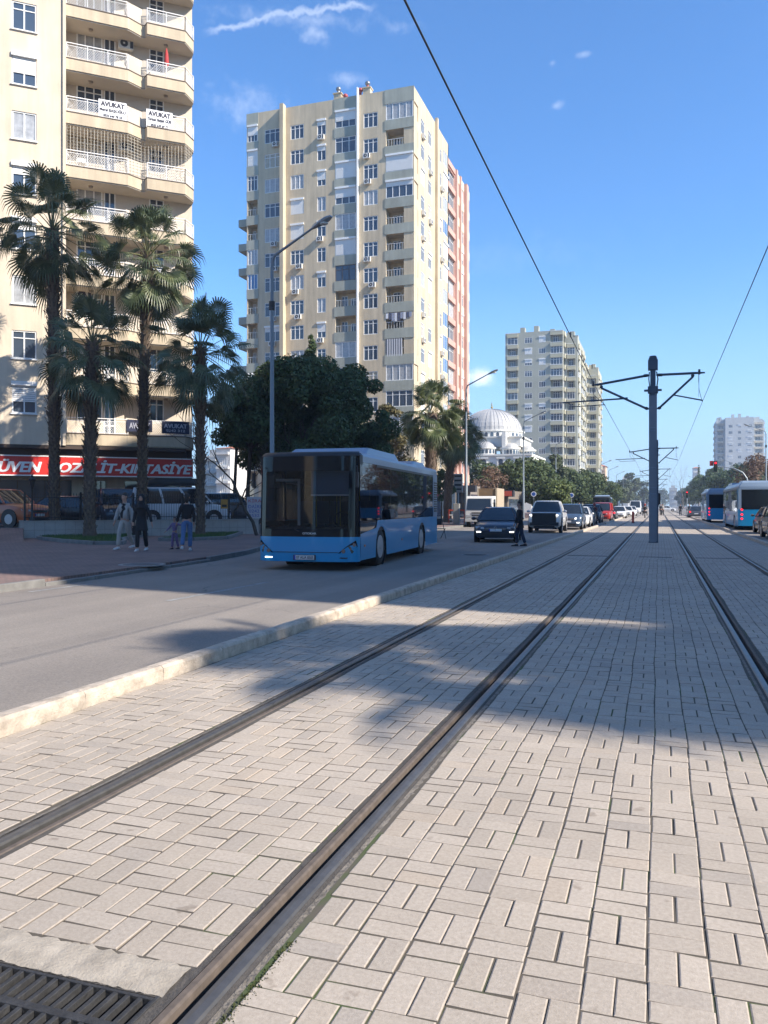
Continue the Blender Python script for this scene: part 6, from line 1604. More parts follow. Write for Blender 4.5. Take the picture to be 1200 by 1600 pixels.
    for f, toe, s in feet:
        mb = MB(); fwd = (toe-f); fwd.z = 0; fwd.normalize(); r_ = V(-fwd.y, fwd.x, 0); b = f-fwd*.07; z = min(f.z-.075, toe.z-.03)
        mb.loft([[p+r_*x*w+V(0, 0, zz) for x, zz in ((-1, z-p.z), (-1, z-p.z+hh*.5), (-.6, z-p.z+hh), (.6, z-p.z+hh), (1, z-p.z+hh*.5), (1, z-p.z))] for p, w, hh in ((b, .03, .06), (b+fwd*.04, .042, .10), (f+fwd*.02, .045, .10), (f+fwd*.11, .05, .065), (f+fwd*.19, .042, .045), (f+fwd*.225, .022, .03))], 0, True, True)
        mb.build('shoe', shoes, root)
    hc = V(0, nk.y, hipz+.765)
    if veil is None:
        mb = MB(); mb.ball(hc+V(0, .018, .012), .103, n=14, k=9, sz=(.86, 1.02, 1.05), z0=-.1); mb.ball(hc+V(0, .045, -.02-hairlen*.4), .085, n=12, k=8, sz=(.92, .75, 1+hairlen*5)); mb.build('hair', hairm or M_hair, root)
        mb = MB()
        for s in (-1, 1): mb.ball(hc+V(s*.078, .0, -.025), .022, n=6, k=4, sz=(.4, .8, 1.3))
        mb.build('ear', M_skin, root)
        for s in (-1, 1): mb = MB(); mb.ball(hc+V(s*.03, -.088, -.012), .011, n=6, k=4); mb.build('eye', M_eye, root)
        mb = MB(); mb.ball(hc+V(0, -.088, -.075), .016, n=8, k=4, sz=(1.4, .4, .35)); mb.build('mouth', mat('lips', (.3, .11, .09), .5), root)
    else:
        mb = MB(); mb.ball(hc+V(0, .02, .0), .115, n=16, k=10, sz=(.92, 1.02, 1.12)); mb.tube([hc+V(0, .01, -.06), nk+V(0, .0, .02), nk0+V(0, 0, 0), cst+V(0, 0, .06)], [.10, .09, .13, .17], 12); mb.build('headscarf', veil, root)
        mb = MB(); mb.ball(hc+V(0, -.055, -.02), .072, n=12, k=8, sz=(.8, .8, 1.15)); f = mb.build('face', M_skin, root)
        for s in (-1, 1): mb = MB(); mb.ball(hc+V(s*.026, -.108, .0), .010, n=6, k=4); mb.build('eye', M_eye, root)
    return root
DN = (0, 0, -1)
C_beige = mat('cloth_beige', (.40, .37, .33), .9, var=.15, vscale=6); C_blk = mat('cloth_black', (.014, .014, .017), .9); C_jean = mat('cloth_jeans', (.09, .17, .32), .9, var=.2, vscale=8)
C_wshoe = mat('shoe_white', (.55, .54, .52), .7); C_tee = mat('cloth_dark_tee', (.02, .02, .022), .9); C_lil = mat('cloth_lilac', (.20, .14, .27), .9, var=.3, vscale=20); C_coat = mat('cloth_dark_coat', (.010, .012, .016), .95)
def foot(px, py, Z=.1): return at(px, py, Z)
face_cam = radians(18)
person('man in an open pale jacket and light trousers, walking on the pavement', foot(195, 859), radians(2), 1.76, C_tee, C_beige, C_wshoe,
       [((-.08, -.34, -1), (-.05, -.05, -1)), ((.04, .22, -1), (.02, .55, -1))], [((-.38, -.05, -1), (-.22, -.25, -1)), ((.28, .15, -1), (.1, -.1, -1))], jacket=mat('cloth_jacket', (.36, .35, .33), .9, var=.12, vscale=5))
person('woman all in black with a headscarf, walking beside the man in the pale jacket', foot(221, 861), radians(20), 1.70, C_blk, C_blk, C_wshoe,
       [((-.06, -.16, -1), (-.02, .02, -1)), ((.04, .14, -1), (.02, .38, -1))], [((-.22, .1, -1), (-.1, -.2, -1)), ((.42, -.05, -1), (.25, -.15, -1))], veil=mat('scarf_black', (.012, .012, .015), .9), coat_len=.28)
t = foot(209, 861); b = MB(); b.box(-.13, .13, -.06, .06, .5, .78); b.tube([(-.09, 0, .78), (-.05, 0, .98), (.05, 0, .98), (.09, 0, .78)], .01, 5)
tag(b.build('handbag', C_blk, None, (t.x+.1, t.y+.02, .1), radians(20), bevel=.02), 'black handbag hanging beside the woman in black', 'handbag')
person('small child in lilac clothes holding the hand of the person in jeans', foot(273, 858), radians(-5), 1.02, C_lil, C_lil, mat('shoe_dark', (.04, .03, .035), .7),
       [((-.06, -.14, -1), (-.02, .0, -1)), ((.05, .14, -1), (.02, .3, -1))], [((-.5, -.3, -.8), (-.3, -.6, -.6)), ((.75, .0, -.2), (.6, -.1, .7))], hairm=mat('hair_brown', (.06, .03, .02), .7))
person('person in a black hooded jacket and blue jeans leading the child', foot(292, 860), radians(-150), 1.73, C_blk, C_jean, C_wshoe,
       [((-.03, -.10, -1), (-.0, .10, -1)), ((.06, .34, -1), (.06, .52, -1))], [((-.16, -.1, -1), (.0, -.25, -1)), ((.30, .0, -1), (.25, -.1, -1))], hairlen=.12, belly=1.15)
person('man in a long black coat standing on the road beside the navy hatchback', foot(812, 853.5, -.03), radians(-62), 1.66, C_coat, mat('cloth_navy', (.02, .03, .06), .9), C_blk,
       [((-.04, -.20, -1), (-.02, -.02, -1)), ((.04, .16, -1), (.02, .32, -1))], [((-.18, -.1, -1), (.1, -.5, -1)), ((.18, -.1, -1), (-.1, -.5, -1))], coat_len=.20, belly=1.1)
def rider(lab, loc, rz, top):
    r = person(lab, (loc[0], loc[1], loc[2]), rz, 1.72, top, C_blk, C_blk, [((-.35, -1, -.25), (-.05, .05, -1)), ((.35, -1, -.25), (.05, .05, -1))], [((-.25, -.7, -.8), (0, -1, -.1)), ((.25, -.7, -.8), (0, -1, -.1))], sit=True, hip=.90)
    c = Matrix.Rotation(rz, 4, 'Z') @ Vector((0, -.02, .90+.775)); mb = MB(); mb.ball((0, 0, 0), .15, n=14, k=9, sz=(.9, 1, 1)); 
    mb.build('helmet', mat('helmet', (.25, .03, .02) if 'red' in lab else (.02, .02, .02), .3), r, (0, -.01, 1.67)); return r
p = Vector(on_road(927, 67.5)); rider('rider in a dark red jacket sitting on the motorcycle by the dark cars', (p.x, p.y+1.35, p.z), 0, mat('jacket_maroon', (.10, .02, .02), .8))
p = Vector(on_road(1008, 106)); rider('rider in dark clothes on the motorcycle far up the road', (p.x, p.y-1.35, p.z), radians(180), C_blk)
# far figures waiting at the crossing
st_leg = [((-.05, 0, -1), (-.02, 0, -1)), ((.05, 0, -1), (.02, 0, -1))]; st_arm = [((-.15, 0, -1), (-.05, -.1, -1)), ((.15, 0, -1), (.05, -.1, -1))]
wk_leg = [((-.05, -.35, -1), (-.02, -.1, -1)), ((.05, .3, -1), (.02, .5, -1))]
g = 'people waiting at the far crossing'
for (px, Y, top, legs_, lab, z) in ((1063, 131, C_blk, st_leg, 'dark figure standing left of the small traffic light', 0), (1077, 118, C_navy, wk_leg, 'dark figure standing right of the small traffic light', .0), (1032.5, 128, C_blk, wk_leg, 'dark figure just right of the pole, far off', 0),
                          (905, 101, mat('cloth_red', (.4, .02, .02), .8), st_leg, 'figure in red among the trees beyond the queue of cars', .1), (1035.5, 130, C_beige, st_leg, 'pale figure just right of the pole, far off', 0), (846, 84, C_beige, wk_leg, 'pedestrian on the pavement beyond the silver pickup', .1)):
    q = DY(px, Y); person(lab, (q.x, q.y, z), radians(10), 1.72, top, C_blk, C_blk, legs_, st_arm, group=g if Y > 110 else None)
# ---------------------------------------------------------------- overhead line
M_pole_s = mat('painted_steel', (.21, .235, .27), .5, metal=.2, var=.12, vscale=2); M_tube = mat('bracket_tube', (.075, .10, .135), .5, metal=.2); M_wire = mat('wire_copper', (.03, .035, .045), .5); M_gal = mat('galvanised', (.30, .33, .35), .45, metal=.5)
M_ins = mat('insulator', (.045, .05, .06), .4)
def line_pole(Y, lab, left=(2.35, .0), right=(1.75, .28), flip=1):
    x0 = -.22; t = thing('overhead_line_pole', lab, 'pole', (x0, Y, 0), 0, 'overhead line poles between the tracks')
    mb = MB(); w = .155                                         # H-section column with batten plates
    mb.box(-w, w, -.10, .10, 0, 5.95, 0); mb.box(w, w+.045, -.14, .14, 0, 4.15, 1)
    for z in (5.45, 4.62, 4.50, 3.0, 2.2, 1.95): mb.box(-w+.03, w-.03, -.112, -.10, z, z+.035, 2)
    mb.build('column', [M_pole_s, M_tube, mat('batten', (.20, .25, .30), .5)], t, bevel=.008)
    mb = MB(); mb.box(-.105, .105, -.09, .09, 5.95, 7.38); mb.cyl((0, 0, 7.38), (0, 0, 7.55), .14, n=12); mb.box(-.19, .19, -.14, .14, 6.98, 7.40); mb.box(-.16, .16, -.12, .12, 7.42, 7.48)
    mb.box(-.34, .34, -.10, .10, 6.13, 6.20); mb.box(-.20, .20, -.12, .12, 6.04, 6.32); mb.build('mast_head', M_tube, t, bevel=.01)
    mb = MB(); mb.box(-.17, .17, -.17, .17, 0, .03)
    for sx_ in (-.14, .14):
        for sy in (-.14, .14): mb.cyl((sx_, sy, .0), (sx_, sy, .07), .015, n=6)
    mb.build('base_plate', M_tube, t)
    mb = MB(); mb.box(w+.05, w+.13, -.06, .06, 1.55, 2.0); mb.build('junction_box', M_trim, t)
    mb = MB(); mb.tube([(-.14, -.1, 6.9), (-.16, -.12, 6.6), (-.12, -.1, 6.25), (-.13, -.1, 5.9)], .022, 5); mb.tube([(.14, -.1, 6.9), (.19, -.12, 6.6), (.15, -.1, 6.3), (.13, -.1, 5.95)], .026, 5); mb.build('cable', M_wire, t)
    for s, (reach, dz) in ((-1, left), (1, right)):
        zt = 6.78; ze = zt-(.28 if s < 0 else -.0); xe = s*reach
        mb = MB(); mb.tube([(s*.12, 0, zt), (s*.2, 0, zt), (s*.55, 0, zt-(.05 if s < 0 else 0)), (xe*.92, 0, ze), (xe*1.12 if s > 0 else xe*1.0-.05, 0, ze)], [.03, .05, .05, .05, .03], 8)
        mb.build('top_tube', M_tube, t)
        mb = MB(); zi = 5.42; xt = xe*.86; mb.tube([(s*.15, 0, zi), (s*.22, 0, zi), (xt, 0, ze-.15), (xt+s*.02, 0, ze)], [.03, .045, .045, .03], 8); mb.build('stay_tube', M_tube, t)
        mb = MB(); f = .42; xm = .22*s+(xt-.22*s)*f; zm = zi+(ze-.15-zi)*f
        if s < 0: mb.tube([(xm, 0, zm+.08), (xm-.4, 0, zm+.06), (-3.6 if left[1] == 0 else -3.0, 0, zm+.0)], [.04, .035, .03], 8); mb.tube([(-3.35, 0, zm+.0), (-3.2, 0, 5.62), (-1.88, 0, 5.66)], .018, 6)
        else: mb.tube([(xm, 0, zm+.02), (1.88, 0, 5.68)], .028, 8)
        mb.build('registration_arm', M_tube, t)
        for q in range(4):
            mb = MB()
            if q == 0: mb.cyl((xe, 0, ze-.06), (xe, 0, ze+.14), .045, n=8)
            elif q == 1: mb.ball((xt, 0, ze-.1), .07, n=8, k=5)
            elif q == 2: mb.cyl((s*.2, 0, zt), (s*.36, 0, zt-.01), .065, n=10)
            else: mb.cyl((s*.2, 0, zi), (s*.3, 0, zi+.05), .062, n=10)
            mb.build('insulator', M_ins, t)
        mb = MB(); mb.tube([(xe*.98, 0, ze), (xe*.985+.02*s, 0, 6.1), (s*1.86 if s > 0 else -1.86, 0, 5.62)], .012, 4); mb.tube([(xe, -.02, ze), (xe*.96, -1.0, 5.60+.10)], .007, 4); mb.build('dropper', M_wire, t)
    return t
P0 = line_pole(34.6, 'tall slate blue overhead line pole standing between the tracks in front of the others')
tag(P0)
for Y, lab in ((79, 'overhead line pole just behind the big one, second down the line'), (124, 'third overhead line pole down the line'), (172, 'fourth overhead line pole down the line'), (218, 'fifth overhead line pole, far off'), (264, 'sixth overhead line pole, far off'), (312, 'seventh overhead line pole, farthest that shows')):
    dup(P0, (-.22, Y, 0), 0, lab)
def wire(lab, x0, segs, r=.011):
    mb = MB(); pts = []
    for (a, xa, b, xb) in segs:
        n = 10
        for i in range(n): t = i/n; pts.append((xa+(xb-xa)*t, a+(b-a)*t, 5.62-.0*sin(pi*t)))
    pts.append((segs[-1][3], segs[-1][2], 5.62)); mb.tube(pts, r, 5)
    tag(mb.build('contact_wire', M_wire), lab, 'overhead wire', 'contact wires over the tracks')
YS = [-6, 34.6, 79, 124, 172, 218, 264, 312, 600]
XL = [-1.90, -2.10, -2.02, -2.15, -2.02, -2.15, -2.0, -2.1, -2.05]; XR = [1.65, 1.64, 1.72, 1.58, 1.7, 1.6, 1.65, 1.6, 1.6]
wire('thick overhead wire running from the top edge to the left bracket of the pole', 0, [(YS[i], XL[i], YS[i+1], XL[i+1]) for i in range(8)], .0105)
wire('overhead wire running from the right edge to the right bracket of the pole', 0, [(YS[i], XR[i], YS[i+1], XR[i+1]) for i in range(8)], .009)

# ---------------------------------------------------------------- street lamps
M_lamp = mat('lamp_post', (.20, .235, .26), .5, metal=.3)
def street_lamp(lab, loc, side=1, reach=2.3, h=10.4, hd=.16, r=.085):
    t = thing('street_lamp', lab, 'street lamp', loc, 0, 'street lamps along the road')
    mb = MB(); mb.tube([(0, 0, -.1), (0, 0, 3.2), (0, 0, 3.25), (0, 0, h-.3), (side*.10, 0, h), (side*reach, -hd*reach, h+reach*.42)], [r*1.35, r*1.25, r, r*.72, r*.62, r*.42], 10); mb.build('pole', M_lamp, t)
    mb = MB(); a = Vector((side*reach, -hd*reach, h+reach*.42)); d = Vector((side, -hd, .38)).normalized(); u = d.cross(Vector((0, 0, 1))).normalized(); up = u.cross(d)
    rings = []
    for q, w, th in ((-.05, .05, .05), (.1, .09, .07), (.3, .15, .09), (.6, .16, .085), (.78, .09, .04)): c = a+d*q; rings.append([c+u*w*cos(k*pi/4)+up*th*sin(k*pi/4) for k in range(8)])
    mb.loft(rings, 0, True, True); mb.build('lamp_head', M_gal, t)
    mb = MB(); c = a+d*.42-up*.08; mb.ball(c, .13, n=10, k=6, sz=(1.3, 1, .5)); mb.build('lens', mat('lamp_glass', (.55, .55, .5), .3), t)
    mb = MB(); mb.box(-.09, .09, -.10, .10, 8.3, 8.65) if False else mb.cyl((0, 0, h-1.95), (0, 0, h-1.65), r*1.35, n=8); mb.build('collar', M_trim, t)
    return t
L1 = DY(425, 26.4); S1 = street_lamp('tall street lamp rising from behind the bus, its head against the yellow tower', (L1.x, 26.4, .1), reach=1.75)
for px, Y, lab in ((728.5, 59.6, 'street lamp in front of the coral tower, beside the leaning palm'), (818, 87, 'street lamp in front of the mosque and the sage tower'), (868.5, 121, 'street lamp before the trees under the olive tower'),
                   (905, 151, 'street lamp above the round trees, fifth along the left side'), (938, 185, 'street lamp before the small peach building, sixth along the left side'), (951, 214, 'thin far street lamp right of the peach building'), (963, 246, 'thin far street lamp above the far bus'), (974, 290, 'thin far street lamp above the white cars'), (1008, 420, 'last thin street lamp seen left of the pole')):
    p = DY(px, Y); dup(S1, (p.x, p.y, .1), 0, lab)
for px, Y, lab in ((1143, 184, 'street lamp on the right side above the nearer bus'), (1197, 108, 'street lamp post at the right edge above the buses'), (1087, 290, 'far street lamp on the right side'), (1063, 430, 'farthest street lamp on the right side')):
    p = DY(px, Y); q = dup(S1, (p.x, p.y, .1), radians(180), lab)

# ---------------------------------------------------------------- traffic lights
def signal(root, x, y, z, lit='red', s=1.0):
    mb = MB(); mb.box(x-.16*s, x+.16*s, y-.1, y+.12, z-.5*s, z+.5*s); hd = mb.build('signal_head', M_trim, root, bevel=.02)
    for i, (m, dz) in enumerate(((M_redlit, .3), (mat('lens_amber_off', (.08, .05, .01), .3), 0), (mat('lens_green_off', (.01, .05, .03), .3), -.3))):
        q = MB(); q.cyl((x, y-.102, z+dz*s), (x, y-.12, z+dz*s), .10*s, n=14); q.build('lens', m, hd)
t = thing('traffic_light', 'red traffic light hanging from a curved mast arm over the right hand road', 'traffic light', DY(1169, 88, .1))
a = DY(1118, 88).x-DY(1169, 88).x
mb = MB(); mb.tube([(0, 0, -.1), (0, 0, 3.4), (-.12, 0, 4.1), (-.5, 0, 4.7), (a*.45, 0, 5.15), (a, 0, 5.3)], [.10, .085, .08, .07, .055, .045], 10); mb.build('mast_arm', M_gal, t)
signal(t, a, 0, 5.35, s=1.1); mb = MB(); mb.box(a-.55, a-.2, -.05, .02, 5.4, 5.9); mb.build('backboard', mat('board_red', (.35, .03, .03), .5), t)
for px, Y, h, lab in ((1073.5, 112, 3.4, 'small red traffic light on a straight post by the far crossing'), (1117, 146, 3.2, 'traffic light post beyond the front bus')):
    t = thing('traffic_light', lab, 'traffic light', DY(px, Y, 0)); mb = MB(); mb.cyl((0, 0, -.05), (0, 0, h-.9), .06, n=8); mb.build('post', M_gal, t); signal(t, 0, 0, h-.45, s=.9)

# ---------------------------------------------------------------- low wall, fence and bed on the pavement
W0 = at(37, 841, .1); W1 = at(404, 834, .1); wu = (W1-W0).normalized(); wl = (W1-W0).length; wrz = atan2(wu.y, wu.x)
t = thing('low_wall', 'low pale tiled wall carrying an iron fence along the pavement', 'wall', W0, wrz)
M_tilew = brick_mat('wall_tile', (.36, .34, .31), (.33, .31, .28), (.20, .19, .17), .42, .32, .008, .6)
mb = MB(); mb.box(0, wl, 0, .25, -.05, .70); mb.box(.0, .25, .25, 3.5, -.05, .70); mb.build('wall', mat('wall_tiles', (.36, .34, .31), .6, var=.15, vscale=3), t)
mb = MB(); mb.box(-.02, wl+.02, -.03, .28, .70, .745); mb.box(-.02, .28, .282, 3.5, .70, .745); mb.build('coping', mat('coping', (.30, .29, .27), .7), t)
mb = MB()
x = .42
while x < wl: mb.box(x, x+.008, -.004, -.001, -.05, .70); x += .42
mb.box(0, wl, -.0045, -.0015, .33, .338); mb.build('tile_joint', mat('tile_joint', (.15, .14, .13), .9), t)
mb = MB(); mb.box(wl*.40, wl*.40+.55, -.012, -.006, .25, .62); mb.build('faded_notice', mat('faded_notice', (.34, .22, .19), .8, var=.5, vscale=9), t)
# raised forecourt behind the wall, with a ramp at its left end
wn = Vector((-wu.y, wu.x, 0)); A = W0+wn*.2; B_ = W1+wn*.2
fl = A+Vector((-30, -4, 0))
mb = MB(); mb.prism([(p.x, p.y) for p in (A, B_, B_+wu*1.5+wn*1, B_+wn*26+wu*4, A+wn*26-wu*30, fl)], .0, .52)
o = mb.build('forecourt', mat('forecourt_paving', (.16, .15, .14), .9, var=.25, vscale=1.5)); o['kind'] = 'structure'
rp = [A, fl, fl+Vector((0, -5.5, 0)), A+Vector((3.3, -3.55, 0)), W0+Vector((-.05, -.02, 0))]
mb = MB(); mb.add([(rp[0].x, rp[0].y, .524), (rp[1].x, rp[1].y, .524), (rp[2].x, rp[2].y, .104), (rp[3].x, rp[3].y, .104)], [(0, 1, 2, 3)]); mb.add([(rp[0].x, rp[0].y, .524), (rp[3].x, rp[3].y, .104), (rp[0].x+.02, rp[0].y-.02, .1)], [(0, 1, 2)])
o = mb.build('ramp', M_pink); o['kind'] = 'structure'
# iron fence
t = thing('iron_fence', 'black iron railing with spear tips standing on the low wall', 'fence', W0+Vector((0, 0, .745)), wrz)
mb = MB(); x = .1; n = 0
pb = MB()
while x < wl-.1:
    mb.cyl((x, .12, 0), (x, .12, 1.12), .010, n=4, caps=False); mb.tube([(x, .12, 1.10), (x, .12, 1.14), (x, .12, 1.22)], [.012, .022, .002], 4)
    x += .115
mb.build('bars', M_black, t)
mb = MB(); mb.box(0, wl, .10, .14, .12, .15); mb.box(0, wl, .10, .14, 1.0, 1.03); mb.build('rail', M_black, t)
x = .05
while x < wl: q = MB(); q.box(x-.035, x+.035, .085, .155, 0, 1.25); q.build('post', M_black, t); x += 2.3
# lantern
p = W0+wu*.35+Vector((0, 0, .745)); t = thing('lantern', 'small black lantern post on the left end of the low wall', 'lantern', p, wrz)
mb = MB(); mb.tube([(0, .12, 0), (0, .12, .1), (0, .12, .2), (0, .12, 1.35), (0, .12, 1.45)], [.11, .10, .05, .04, .07], 10); mb.build('post', M_black, t)
mb = MB(); mb.loft([[(r*cos(k*pi/3+.5), .12+r*sin(k*pi/3+.5), z) for k in range(6)] for r, z in ((.07, 1.45), (.15, 1.75), (.17, 1.77), (.05, 1.93), (.01, 2.03))], 0, True, False); mb.build('lamp_housing', M_black, t)
# notice board on the fence
s0 = (at(381, 834, .1)-W0).length; t = thing('notice_board', 'notice board with red and blue lettering on the fence, just left of the bus', 'notice board', W0+wu*s0+Vector((0, 0, .78)), wrz)
mb = MB(); mb.box(0, 1.25, -.04, 0, 0, 1.05); mb.build('panel', mat('board_white', (.42, .40, .42), .7), t)
M_brd = mat('board_red_ink', (.40, .03, .03), .7); M_bbl = mat('board_blue_ink', (.05, .07, .30), .7)
text('lettering', 'KİRALIK', 1.1, .2, M_brd, t, (.62, -.046, .88)); text('lettering', 'DAİRELER', 1.1, .22, M_bbl, t, (.62, -.046, .60)); text('lettering', '0242 312', 1.05, .15, M_bbl, t, (.62, -.046, .35)); text('lettering', '0532 242', 1.05, .13, M_bbl, t, (.62, -.046, .13))
t = thing('yellow_notice', 'small orange notice fixed to the fence by the fourth palm', 'notice', W0+wu*((at(336, 834, .1)-W0).length)+Vector((0, 0, 1.25)), wrz)
mb = MB(); mb.box(-.17, .17, -.03, 0, 0, .45); mb.build('panel', mat('notice_orange', (.42, .22, .04), .6), t); mb = MB(); mb.box(-.12, .12, -.035, -.03, .08, .2); mb.build('print', M_trim, t)
# raised bed with kerb and grass
def bed(lab, pts, m_grass, seed):
    mb = MB(); n = len(pts)
    for a, b in zip(pts, pts[1:]+pts[:1]):
        a, b = Vector(a), Vector(b); tt = (b-a).normalized(); nn = Vector((tt.y, -tt.x)); k = max(1, round((b-a).length/.8))
        for i in range(k): p_ = a.lerp(b, i/k)+tt*.006; q_ = a.lerp(b, (i+1)/k)-tt*.006; mb.prism([(p_.x, p_.y), (q_.x, q_.y), (q_.x+nn.x*.13, q_.y+nn.y*.13), (p_.x+nn.x*.13, p_.y+nn.y*.13)][::-1], .05, .235)
    o = mb.build('bed_kerb', M_kerbg, bevel=.015); tag(o, lab, 'kerb edging', 'kerb edged beds on the pavement')
    gb = MB(); gb.add([(x, y, .17) for x, y in pts], [tuple(range(n))]); g_ = gb.build('bed_soil', M_ground); g_['kind'] = 'structure'
    rnd = random.Random(seed); gm = MB(); xs = [p[0] for p in pts]; ys = [p[1] for p in pts]
    def inside(x, y):
        c = False
        for i in range(n):
            (x1, y1), (x2, y2) = pts[i], pts[i-1]
            if (y1 > y) != (y2 > y) and x < (x2-x1)*(y-y1)/(y2-y1)+x1: c = not c
        return c
    k = 0
    while k < 5000:
        x, y = rnd.uniform(min(xs), max(xs)), rnd.uniform(min(ys), max(ys))
        if not inside(x, y): continue
        a = rnd.uniform(0, 6.3); h_ = rnd.uniform(.05, .14); gm.add([(x-.012*cos(a), y-.012*sin(a), .165), (x+.012*cos(a), y+.012*sin(a), .165), (x+rnd.gauss(0, .03), y+rnd.gauss(0, .03), .17+h_)], [(0, 1, 2)]); k += 1
    tag(gm.build('grass', m_grass), 'short green grass in the kerbed bed', 'grass', kind='stuff')
M_grass = leafmat('grass_blade', (.04, .09, .02), (.09, .15, .04))
b0 = [at(62, 841, .15), at(100, 845.5, .15), at(150, 849, .15), at(187, 849, .15), at(192, 846, .15), at(188, 843, .15)]; b0 = [(p.x, p.y) for p in b0]
wp = W0+wu*(4.9)-Vector((wu.y, -wu.x, 0))*0; b0 += [((W0+wu*5.2).x+.05, (W0+wu*5.2).y-.08), ((W0+wu*.9).x+.05, (W0+wu*.9).y-.08)]
bed('grey kerb edging round the grassy bed of the second palm', b0, M_grass, 1)
b1 = [at(252, 843.5, .15), at(300, 843, .15), at(352, 840.5, .15)]; b1 = [(p.x, p.y) for p in b1]+[((W0+wu*9.8).x+.05, (W0+wu*9.8).y-.08), ((W0+wu*7.2).x+.05, (W0+wu*7.2).y-.08)]
bed('grey kerb edging round the bed of the fourth palm', b1, M_grass, 2)

# ---------------------------------------------------------------- things on the pavement beyond the bus
c = DY(686, 36.5); t = thing('folding_chair', 'dark folding chair standing on the road behind the bus', 'chair', (c.x, c.y, -.03), radians(40))
mb = MB(); mb.box(-.24, .24, -.22, .22, .44, .47); mb.build('seat', M_trim, t); mb = MB(); mb.box(-.24, .24, .20, .225, .62, .92); mb.build('backrest', M_trim, t)
for s in (-1, 1):
    mb = MB(); mb.tube([(s*.24, -.24, 0), (s*.24, .2, .92)], .016, 6); mb.build('leg', M_trim, t); mb = MB(); mb.tube([(s*.21, .26, 0), (s*.21, -.2, .46)], .016, 6); mb.build('leg', M_trim, t)
for i, (px, Y, lab) in enumerate(((707, 62, 'red and white crowd barrier left of the grey cabinet'), (720, 62, 'red and white crowd barrier between the grey cabinet and the lorry'))):
    c = DY(px, Y, .1); t = thing('barrier', lab, 'barrier', c, 0, 'barriers beside the lorry'); 
    for x in (-.28, .28): mb = MB(); mb.box(x-.03, x+.03, -.03, .03, 0, 1.1); mb.build('post', mat('barrier_red', (.45, .06, .03), .6), t)
    for z in (.25, .6, .98): mb = MB(); mb.box(-.25, .25, -.02, .02, z, z+.12); mb.build('bar', [mat('barrier_white', (.6, .58, .55), .6), MATS['barrier_red']][int(z*10) % 2], t)
c = DY(713.5, 61, .1); t = thing('utility_cabinet', 'narrow grey utility cabinet between the two barriers', 'cabinet', c); mb = MB(); mb.box(-.24, .24, -.15, .15, 0, 1.55); mb.build('housing', mat('cabinet_grey', (.30, .30, .28), .6, var=.15), t, bevel=.02)
mb = MB(); mb.box(-.20, .20, -.165, -.15, .1, 1.45); mb.build('door', mat('cabinet_grey2', (.33, .33, .31), .6), t)
# low shops at the foot of the towers
def shop(lab, x0, x1, y0, y1, h, m, sign=None, glass=True):
    t = thing('shop_building', lab, 'shop', (x0, y0, .1)); w = x1-x0; d = y1-y0
    mb = MB(); mb.box(0, w, .4, d, 0, h); mb.box(-.2, w+.8, -.6, .398, h-.75, h, 1); mb.box(0, .3, 0, .39, 0, h-.76); mb.box(w-.3, w, 0, .39, 0, h-.76)
    mb.box(w+.001, w+.02, .8, d-.3, .3, h-1, 2); mb.build('wall', [m, mat('canopy_dark', (.03, .03, .035), .6), M_pane], t)
    mb = MB(); mb.quad((.3, .38, .1), (w-.3, .38, .1), (w-.3, .38, h-.8), (.3, .38, h-.8)); n = max(2, int(w/1.5)); mb.build('shop_window', M_pane, t)
    mb = MB()
    for i in range(n+1): x = .3+(w-.6)*i/n; mb.box(x-.03, x+.03, .30, .37, .1, h-.8)
    mb.build('mullion', M_bframe, t)
    if sign:
        mb = MB(); mb.box(sign[0], sign[1], -.68, -.61, h-.68, h-.08); mb.build('sign_panel', sign[2], t)
    return t
M_w3b = mat('shop_wall', (.22, .19, .16), .9)
s = shop('low dark shop with a white fascia sign behind the palms at the tower foot', -25.9, -21.8, 76, 90, 4.0, M_w3b, (0.4, 3.6, M_frame))
text('lettering', 'EMLAK', 2.2, .34, M_trim, s, (2.0, -.69, 3.62))
shop('long low dark shop row under the coral tower', -26.0, -20.5, 91, 120, 3.7, M_w3b)
s = shop('low kiosk with a red and cream fascia behind the lorry', -20.4, -17.0, 96, 108, 3.2, mat('kiosk_wall', (.18, .15, .12), .9), (0.0, 4.0, mat('kiosk_red', (.45, .07, .04), .6)))
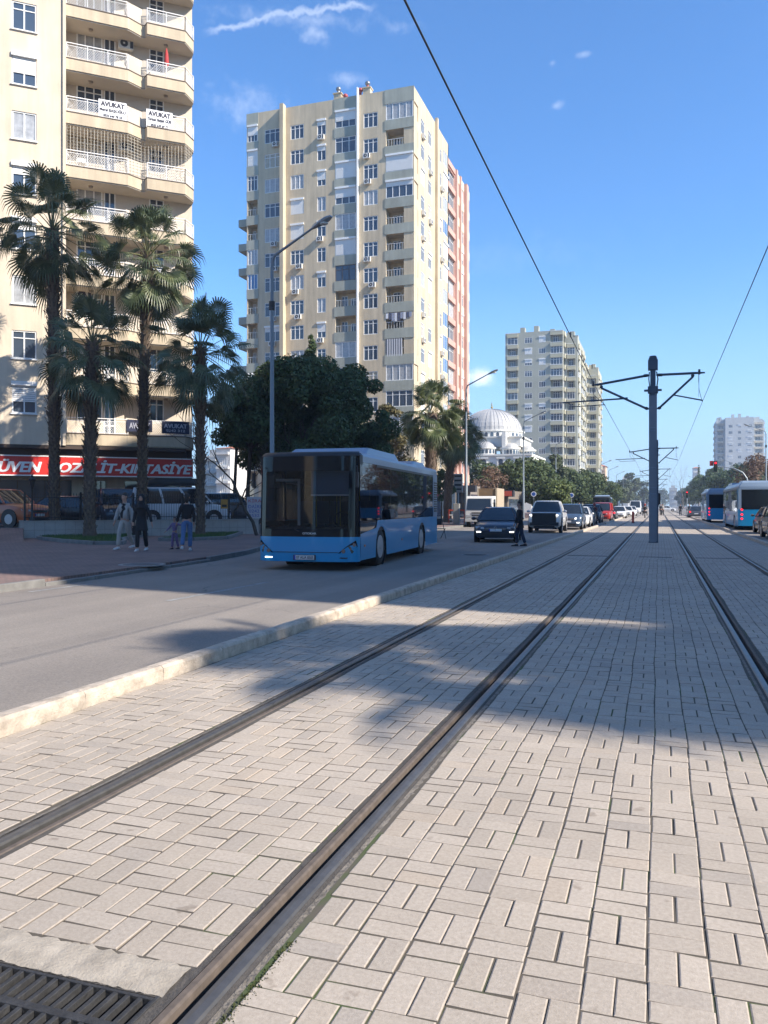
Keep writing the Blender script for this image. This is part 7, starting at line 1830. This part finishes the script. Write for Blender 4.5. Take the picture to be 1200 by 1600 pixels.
# vertical sign on the pavement
c = DY(716, 72, .1); t = thing('totem_sign', 'pale vertical totem sign beside the leaning palm', 'sign', c); mb = MB(); mb.cyl((0, 0, 0), (0, 0, 2.6), .06, n=8); mb.build('post', M_gal, t)
mb = MB(); mb.box(-.40, .40, -.08, .08, 2.6, 4.3); mb.build('panel', mat('totem_grey', (.34, .34, .34), .6), t); mb = MB()
for z in (2.8, 3.2, 3.6, 4.0): mb.box(-.32, .32, -.095, -.08, z, z+.16)
mb.build('print', M_trim, t)
c = DY(990, 88, 0); 
t = thing('delineator_post', 'red post standing on the end of the left kerb up the road', 'post', (DY(989, 73).x, 73, 0)); mb = MB(); mb.tube([(0, 0, 0), (0, 0, .9), (0, 0, 1.0)], [.10, .10, .07], 10); mb.build('post', mat('post_red', (.45, .05, .03), .6), t); mb = MB(); mb.cyl((0, 0, 0), (0, 0, .05), .18, n=12); mb.build('base', M_trim, t)
# parking sign on a post before the mosque trees
for px, Y, lab in ((834, 92, 'small round traffic sign on a post in front of the dark trees'), (893, 104, 'small pale sign on a post in the middle of the row of trees')):
    c = DY(px, Y, .1); t = thing('traffic_sign', lab, 'traffic sign', c); mb = MB(); mb.cyl((0, 0, 0), (0, 0, 3.0), .04, n=8); mb.build('post', M_gal, t)
    mb = MB(); mb.cyl((0, -.05, 2.7), (0, -.07, 2.7), .3, n=20, smooth=False); mb.cyl((0, -.071, 2.7), (0, -.075, 2.7), .22, n=20, mi=1, smooth=False); mb.build('disc', [M_frame, mat('sign_blue', (.03, .10, .35), .5)], t)
# ---------------------------------------------------------------- the air
mb = MB(); mb.box(-700, 700, -60, 1500, -1.2, 90); m = bpy.data.materials.new('air'); m.use_nodes = True; nt = NT(m.node_tree); nt.n.remove(nt.n['Principled BSDF'])
v = nt.node('ShaderNodeVolumePrincipled'); v.inputs['Color'].default_value = (.72, .84, 1.0, 1); v.inputs['Density'].default_value = HAZE; v.inputs['Anisotropy'].default_value = .2
nt.l.new(v.outputs[0], nt.n['Material Output'].inputs['Volume']); o = mb.build('haze', m); o['kind'] = 'stuff'; o['label'] = 'pale blue haze filling the air along the road'
